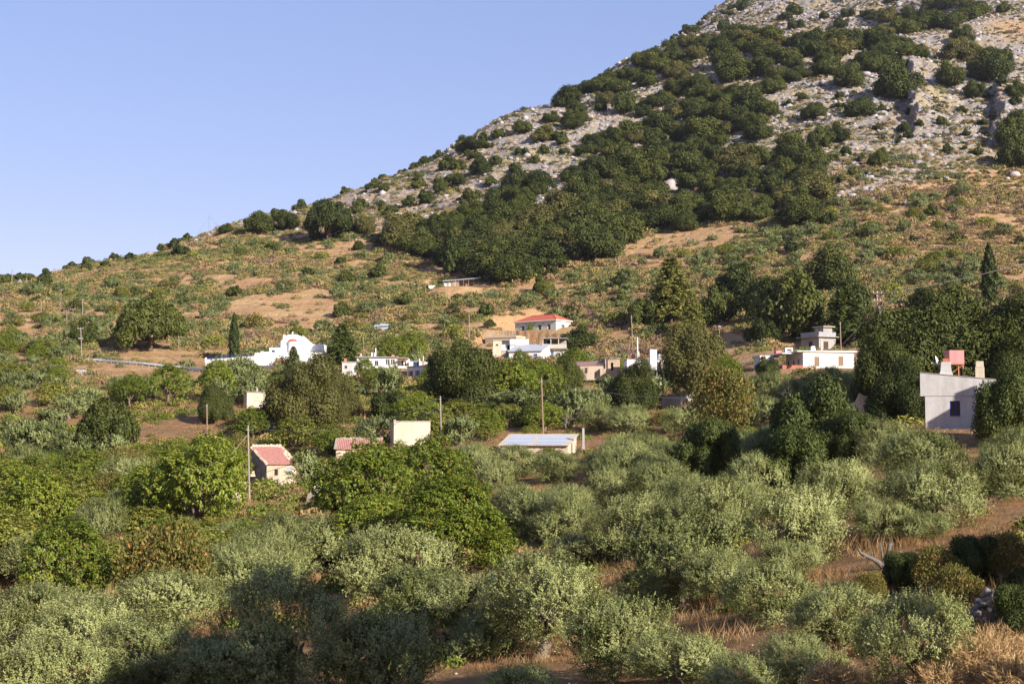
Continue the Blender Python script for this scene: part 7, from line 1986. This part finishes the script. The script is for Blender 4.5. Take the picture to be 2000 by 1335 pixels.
def stone_pile():
    rng = np.random.default_rng(11); p = hit(1935, 1222)
    Vs, Ts, off = [], [], 0
    for _ in range(70):
        V = stone_shape(rng, ICO1) * rng.uniform(.09, .2)
        q = rng.normal(size=2) * np.array([.45, .3]); h = max(0, 1.15 * (1 - abs(q[0]) / 1.1)) * rng.uniform(0, 1)
        Vs.append(V + np.array([q[0], q[1] - .2 + .25 * h, h])); Ts.append(ICO1[1] + off); off += len(V)
    me = mesh_q("stone_pile", np.concatenate(Vs), np.concatenate(Ts), colr=np.array([.22, .20, .185])); me.materials.append(M['rock'])
    o = bpy.data.objects.new("stone_pile", me); o.location = p; col.objects.link(o)
    tag(o, "heap of grey stones in the shade at the right", "stone pile", kind="stuff")
stone_pile()

def strewn(n, d0, d1, u0, u1, fn):
    d = np.sqrt(RNG.uniform(0, 1, n) * (d1 * d1 - d0 * d0) + d0 * d0); u = RNG.uniform(u0, u1, n)
    X = u * d; Z = height(X, d)
    px, py = pix(X, d, Z)
    k = fn(px, py, X, d)
    return X[k], d[k], Z[k], px[k], py[k]

def rubble():
    rng = np.random.default_rng(77)
    def keep(px, py, X, Y):
        rk = rockiness(px, py, Y)
        cl = fbm(X / 16, Y / 16, 3, 5)
        cl = .6 * cl + .4 * fbm(X / 5, Y / 5, 2, 6)
        p = np.clip(rk * (.12 + .88 * smooth01((cl - .42) / .14)) + .05 * (py < 470) * (Y > 420), 0, 1)
        return (rng.uniform(0, 1, len(px)) < p) & (px > -150) & (px < 2150)
    X, Y, Z, px, py = strewn(120000, 430, 1260, -.42, .42, keep)
    sh = [stone_shape(rng, ICO1, .5) for _ in range(14)]
    n = len(X)
    size = np.exp(rng.normal(size=n) * .50) * .52 * (1 + .0007 * (Y - 500))
    size = np.minimum(size, 2.2)
    Vs, Ts, Cs, off = [], [], [], 0
    k = rng.integers(0, 14, n); rz = rng.uniform(0, 6.28, n)
    base = np.array([.385, .368, .37])
    for j in range(14):
        m = np.nonzero(k == j)[0]
        if not len(m): continue
        V = sh[j]; c, s = np.cos(rz[m]), np.sin(rz[m])
        x = V[None, :, 0] * c[:, None] - V[None, :, 1] * s[:, None]; y = V[None, :, 0] * s[:, None] + V[None, :, 1] * c[:, None]
        st = rng.uniform(.55, 1.15, len(m))
        P = np.stack([x * size[m][:, None] * 1.25 + X[m][:, None], y * size[m][:, None] + Y[m][:, None], V[None, :, 2] * (size[m] * st)[:, None] + Z[m][:, None] - size[m][:, None] * .05], -1)
        Vs.append(P.reshape(-1, 3)); nv = len(V)
        Ts.append((ICO1[1][None] + (off + np.arange(len(m)) * nv)[:, None, None]).reshape(-1, 3)); off += nv * len(m)
        cc = base * rng.uniform(.62, 1.1, (len(m), 1)) * (1 + rng.normal(size=(len(m), 3)) * .02)
        warm = rng.uniform(0, 1, (len(m), 1)) < .22
        cc = np.where(warm, cc * np.array([.95, .74, .58]), cc)
        Cs.append(np.repeat(cc, nv, 0))
    me = mesh_q("limestone_rubble", np.concatenate(Vs), np.concatenate(Ts), colr=np.concatenate(Cs)); me.materials.append(M['rock'])
    o = bpy.data.objects.new("limestone_rubble", me); col.objects.link(o)
    tag(o, "countless pale limestone rocks strewn over the bare upper slopes", "rocks", kind="stuff")
rubble()

def cover_template(rng, n, l, w, dome, spread):
    d = unit(rng.normal(size=(n, 3)) * np.array([1, 1, .7]) + np.array([0, 0, .45])); d[:, 2] = np.abs(d[:, 2])
    P = d * rng.uniform(.45, 1.0, n)[:, None] * np.array([1, 1, dome])
    lump = rng.normal(size=(5, 3)) * .4
    ax = d * np.array([1, 1, .4]) + np.array([0, 0, .8]) + rng.normal(size=(n, 3)) * spread
    nr = unit(d * .8 + rng.normal(size=(n, 3)) * .55)
    return leaves(rng, P, nr, ax, l * rng.uniform(.7, 1.3, n), w * rng.uniform(.7, 1.3, n))

def cover(name, lab, cat, pts, sizes, colours, rng, tmpl, jitter=.18, mat='cover'):
    X, Y, Z = pts; n = len(X)
    k = rng.integers(0, len(tmpl), n); rz = rng.uniform(0, 6.28, n)
    Vs, Cs = [], []
    for j, L in enumerate(tmpl):
        m = np.nonzero(k == j)[0]
        if not len(m): continue
        V = L.reshape(-1, 3); c, s = np.cos(rz[m]), np.sin(rz[m])
        x = V[None, :, 0] * c[:, None] - V[None, :, 1] * s[:, None]; y = V[None, :, 0] * s[:, None] + V[None, :, 1] * c[:, None]
        sz = sizes[m][:, None]
        P = np.stack([x * sz + X[m][:, None], y * sz + Y[m][:, None], V[None, :, 2] * sz + Z[m][:, None] - .05], -1)
        Vs.append(P.reshape(-1, 3))
        nl = len(L)
        cc = np.repeat(colours[m], nl, 0) * (1 + RNG.normal(size=(len(m) * nl, 1)) * jitter)
        Cs.append(np.repeat(np.clip(cc, .01, .9), 4, 0))
    V = np.concatenate(Vs); nf = len(V) // 4
    me = mesh_q(name, V, np.arange(nf * 4).reshape(nf, 4), colr=np.concatenate(Cs)); me.materials.append(M[mat])
    o = bpy.data.objects.new(name, me); col.objects.link(o)
    return tag(o, lab, cat, kind="stuff")

def pick(rng, n, table):
    c = np.array([t[0] for t in table]); p = np.array([t[1] for t in table], float); p /= p.sum()
    return c[rng.choice(len(c), n, p=p)] * rng.uniform(.78, 1.22, (n, 1))

def near_pads(X, Y, extra=0.0):
    bad = np.zeros(len(X), bool)
    for (x0, y0, z0, r0, r1) in PADS: bad |= (X - x0) ** 2 + (Y - y0) ** 2 < (r0 + extra) ** 2
    for (x0, y0, r0) in NOPLANT: bad |= (X - x0) ** 2 + (Y - y0) ** 2 < r0 ** 2
    return bad

def hill_scrub():
    rng = np.random.default_rng(5)
    tm = [cover_template(rng, 170, .27, .14, .8, .8) for _ in range(6)]
    def keep(px, py, X, Y):
        rk = rockiness(px, py, Y)
        g = .55 * fbm(X / 34, Y / 24, 3, 41) + .45 * fbm(X / 9, Y / 7, 2, 43)
        p = smooth01((g - .385) / .10) * .95 + .05
        p = np.where(py < 470, np.minimum(p, .75), p)
        p = p * (1 - .93 * rk)
        for b in BARE[:5]: p = np.where(inpoly(px, py, b), .05, p)
        p = np.where(py > 690, p * .45, p)
        return (rng.uniform(0, 1, len(px)) < p) & (px > -200) & (px < 2200) & ~near_pads(X, Y) & (py < 760)
    X, Y, Z, px, py = strewn(62000, 285, 640, -.43, .43, keep)
    n = len(X)
    size = np.clip(np.exp(rng.normal(size=n) * .36) * (.75 + 1.0 * fbm(X / 15, Y / 12, 2, 47)), .5, 2.8)
    pal = np.array([(.105, .125, .034), (.150, .175, .075), (.190, .195, .060), (.235, .225, .070), (.290, .245, .085), (.330, .255, .100), (.370, .260, .120), (.330, .215, .115), (.250, .170, .120)])
    f_ = .62 * fbm(X / 22, Y / 15, 3, 141) + .38 * rng.uniform(0, 1, n)
    f_ = np.argsort(np.argsort(f_)) / n * (len(pal) - 1.001)
    i_ = f_.astype(int); t_ = (f_ - i_)[:, None]
    colr = (pal[i_] * (1 - t_) + pal[i_ + 1] * t_) * rng.uniform(.85, 1.15, (n, 1))
    cover("hillside_scrub", "olive-yellow and brown scrub carpeting the middle slopes", "scrub", (X, Y, Z), size, colr, rng, tm, .10)
    # cushions and low green scrub among the rocks
    tm2 = [cover_template(rng, 60, .42, .26, .65, .9) for _ in range(5)]
    def keep2(px, py, X, Y):
        rk = rockiness(px, py, Y); g = fbm(X / 24, Y / 24, 3, 91)
        p = np.sqrt(rk) * (smooth01((g - .34) / .14) * .85 + .18)
        low = smooth01((py - 255) / 90) * (px > 1500)
        p = np.maximum(p, .8 * low * (py < 400))
        return (rng.uniform(0, 1, len(px)) < p) & (px > -150) & (px < 2150)
    X, Y, Z, px, py = strewn(100000, 430, 1250, -.42, .42, keep2)
    n = len(X)
    size = np.clip(np.exp(rng.normal(size=n) * .40) * .95, .45, 3.0)
    colr = pick(rng, n, [((.095, .098, .032), 2.4), ((.220, .180, .060), 2.2), ((.300, .220, .095), 1.4), ((.060, .070, .022), 1.8), ((.200, .150, .100), .9)])
    cover("rock_scrub", "low dark and olive cushions of scrub between the upper rocks", "scrub", (X, Y, Z), size, colr, rng, tm2)

def valley_cover():
    rng = np.random.default_rng(15)
    tm = [cover_template(rng, 130, .27, .13, .75, .8) for _ in range(5)]
    def keep(px, py, X, Y):
        g = fbm(X / 9, Y / 9, 3, 61)
        left = smooth01((1150 - px) / 350)
        p = smooth01((g - .40) / .14) * (.25 + .75 * left) * .9
        p = np.where((py > 1110) , p * .3, p)
        p = np.where((px > 1250) & (py > 850), p * .35, p)
        for b in BARE: p = np.where(inpoly(px, py, b), .02, p)
        return (rng.uniform(0, 1, len(px)) < p) & (px > -250) & (px < 2250) & ~near_pads(X, Y, .5)
    X, Y, Z, px, py = strewn(14000, 60, 300, -.46, .46, keep)
    n = len(X)
    size = np.clip(np.exp(rng.normal(size=n) * .30) * 1.05, .4, 2.0)
    colr = pick(rng, n, [((.165, .200, .034), 2.4), ((.240, .230, .050), 2.2), ((.105, .130, .026), 1.6), ((.270, .185, .075), .8), ((.360, .260, .115), 1.0)])
    cover("valley_undergrowth", "tangled green undergrowth between the trees of the valley", "undergrowth", (X, Y, Z), size, colr, rng, tm)

def dry_grass():
    rng = np.random.default_rng(25)
    B = []
    for _ in range(6):
        n = 44
        az = rng.uniform(0, 6.28, n); ln = rng.uniform(.35, .9, n); lean = rng.uniform(.05, .55, n)
        base = rng.normal(size=(n, 3)) * np.array([.38, .38, 0]); ax = np.stack([np.cos(az) * lean, np.sin(az) * lean, np.ones(n)], -1)
        P = base + unit(ax) * (ln / 2)[:, None]
        nr = unit(np.stack([-np.sin(az), np.cos(az), np.zeros(n)], -1) + rng.normal(size=(n, 3)) * .3)
        B.append(leaves(rng, P, nr, ax, ln, np.full(n, .020)))
    def keep(px, py, X, Y):
        g = fbm(X / 5, Y / 5, 3, 71)
        p = smooth01((g - .42) / .16)
        return (rng.uniform(0, 1, len(px)) < p) & (px > -200) & (px < 2250) & ~near_pads(X, Y)
    X, Y, Z, px, py = strewn(10000, 26, 150, -.42, .42, keep)
    n = len(X)
    size = rng.uniform(.35, .85, n) * (1 + .7 * (fbm(X / 12, Y / 12, 2, 8) > .55))
    colr = pick(rng, n, [((.34, .200, .090), 3), ((.26, .150, .065), 2.4), ((.43, .290, .150), 1.5), ((.18, .13, .05), 1)])
    cover("dry_grass", "dry straw-coloured grass on the ground of the olive grove", "grass", (X, Y, Z), size, colr, rng, B, .15, 'grass')
    X, Y, Z, px, py = strewn(9000, 150, 420, -.43, .43, keep)
    n = len(X)
    cover("hillside_grass", "dry tan grass tufts on the terraces and bare banks", "grass", (X, Y, Z), rng.uniform(.7, 1.5, n), pick(rng, n, [((.42, .27, .13), 3), ((.34, .21, .09), 2), ((.26, .20, .07), 1)]), rng, B, .15, 'grass')
    # small stones in the grove
    X, Y, Z, px, py = strewn(2600, 26, 150, -.42, .42, lambda px, py, X, Y: rng.uniform(0, 1, len(px)) < .6)
    Vs, Ts, off = [], [], 0
    for x, y, z in zip(X, Y, Z):
        V = stone_shape(rng, ICO1) * rng.uniform(.03, .11); Vs.append(V + np.array([x, y, z])); Ts.append(ICO1[1] + off); off += len(V)
    me = mesh_q("ground_stones", np.concatenate(Vs), np.concatenate(Ts), colr=np.array([.42, .36, .31])); me.materials.append(M['rock'])
    o = bpy.data.objects.new("ground_stones", me); col.objects.link(o); tag(o, "small loose stones on the earth of the olive grove", "gravel", kind="stuff")
hill_scrub(); valley_cover(); dry_grass()

name_plants()

# ------------------------------------------------------------------ the evening air
def haze():
    bm_ = MB().box(-1740, 1740, -1740, 1740, -45, 700)
    m, nt, out = nodes_of("thin_evening_haze")
    v = N(nt, "ShaderNodeVolumePrincipled")
    v.inputs["Color"].default_value = (0.86, 0.90, 1.0, 1)
    v.inputs["Density"].default_value = 0.00004
    v.inputs["Anisotropy"].default_value = 0.2
    nt.links.new(v.outputs[0], out.inputs["Volume"])
    o = bm_.build("haze", m)
    tag(o, "thin bluish evening haze over the valley and mountain", "haze", kind="stuff")
haze()
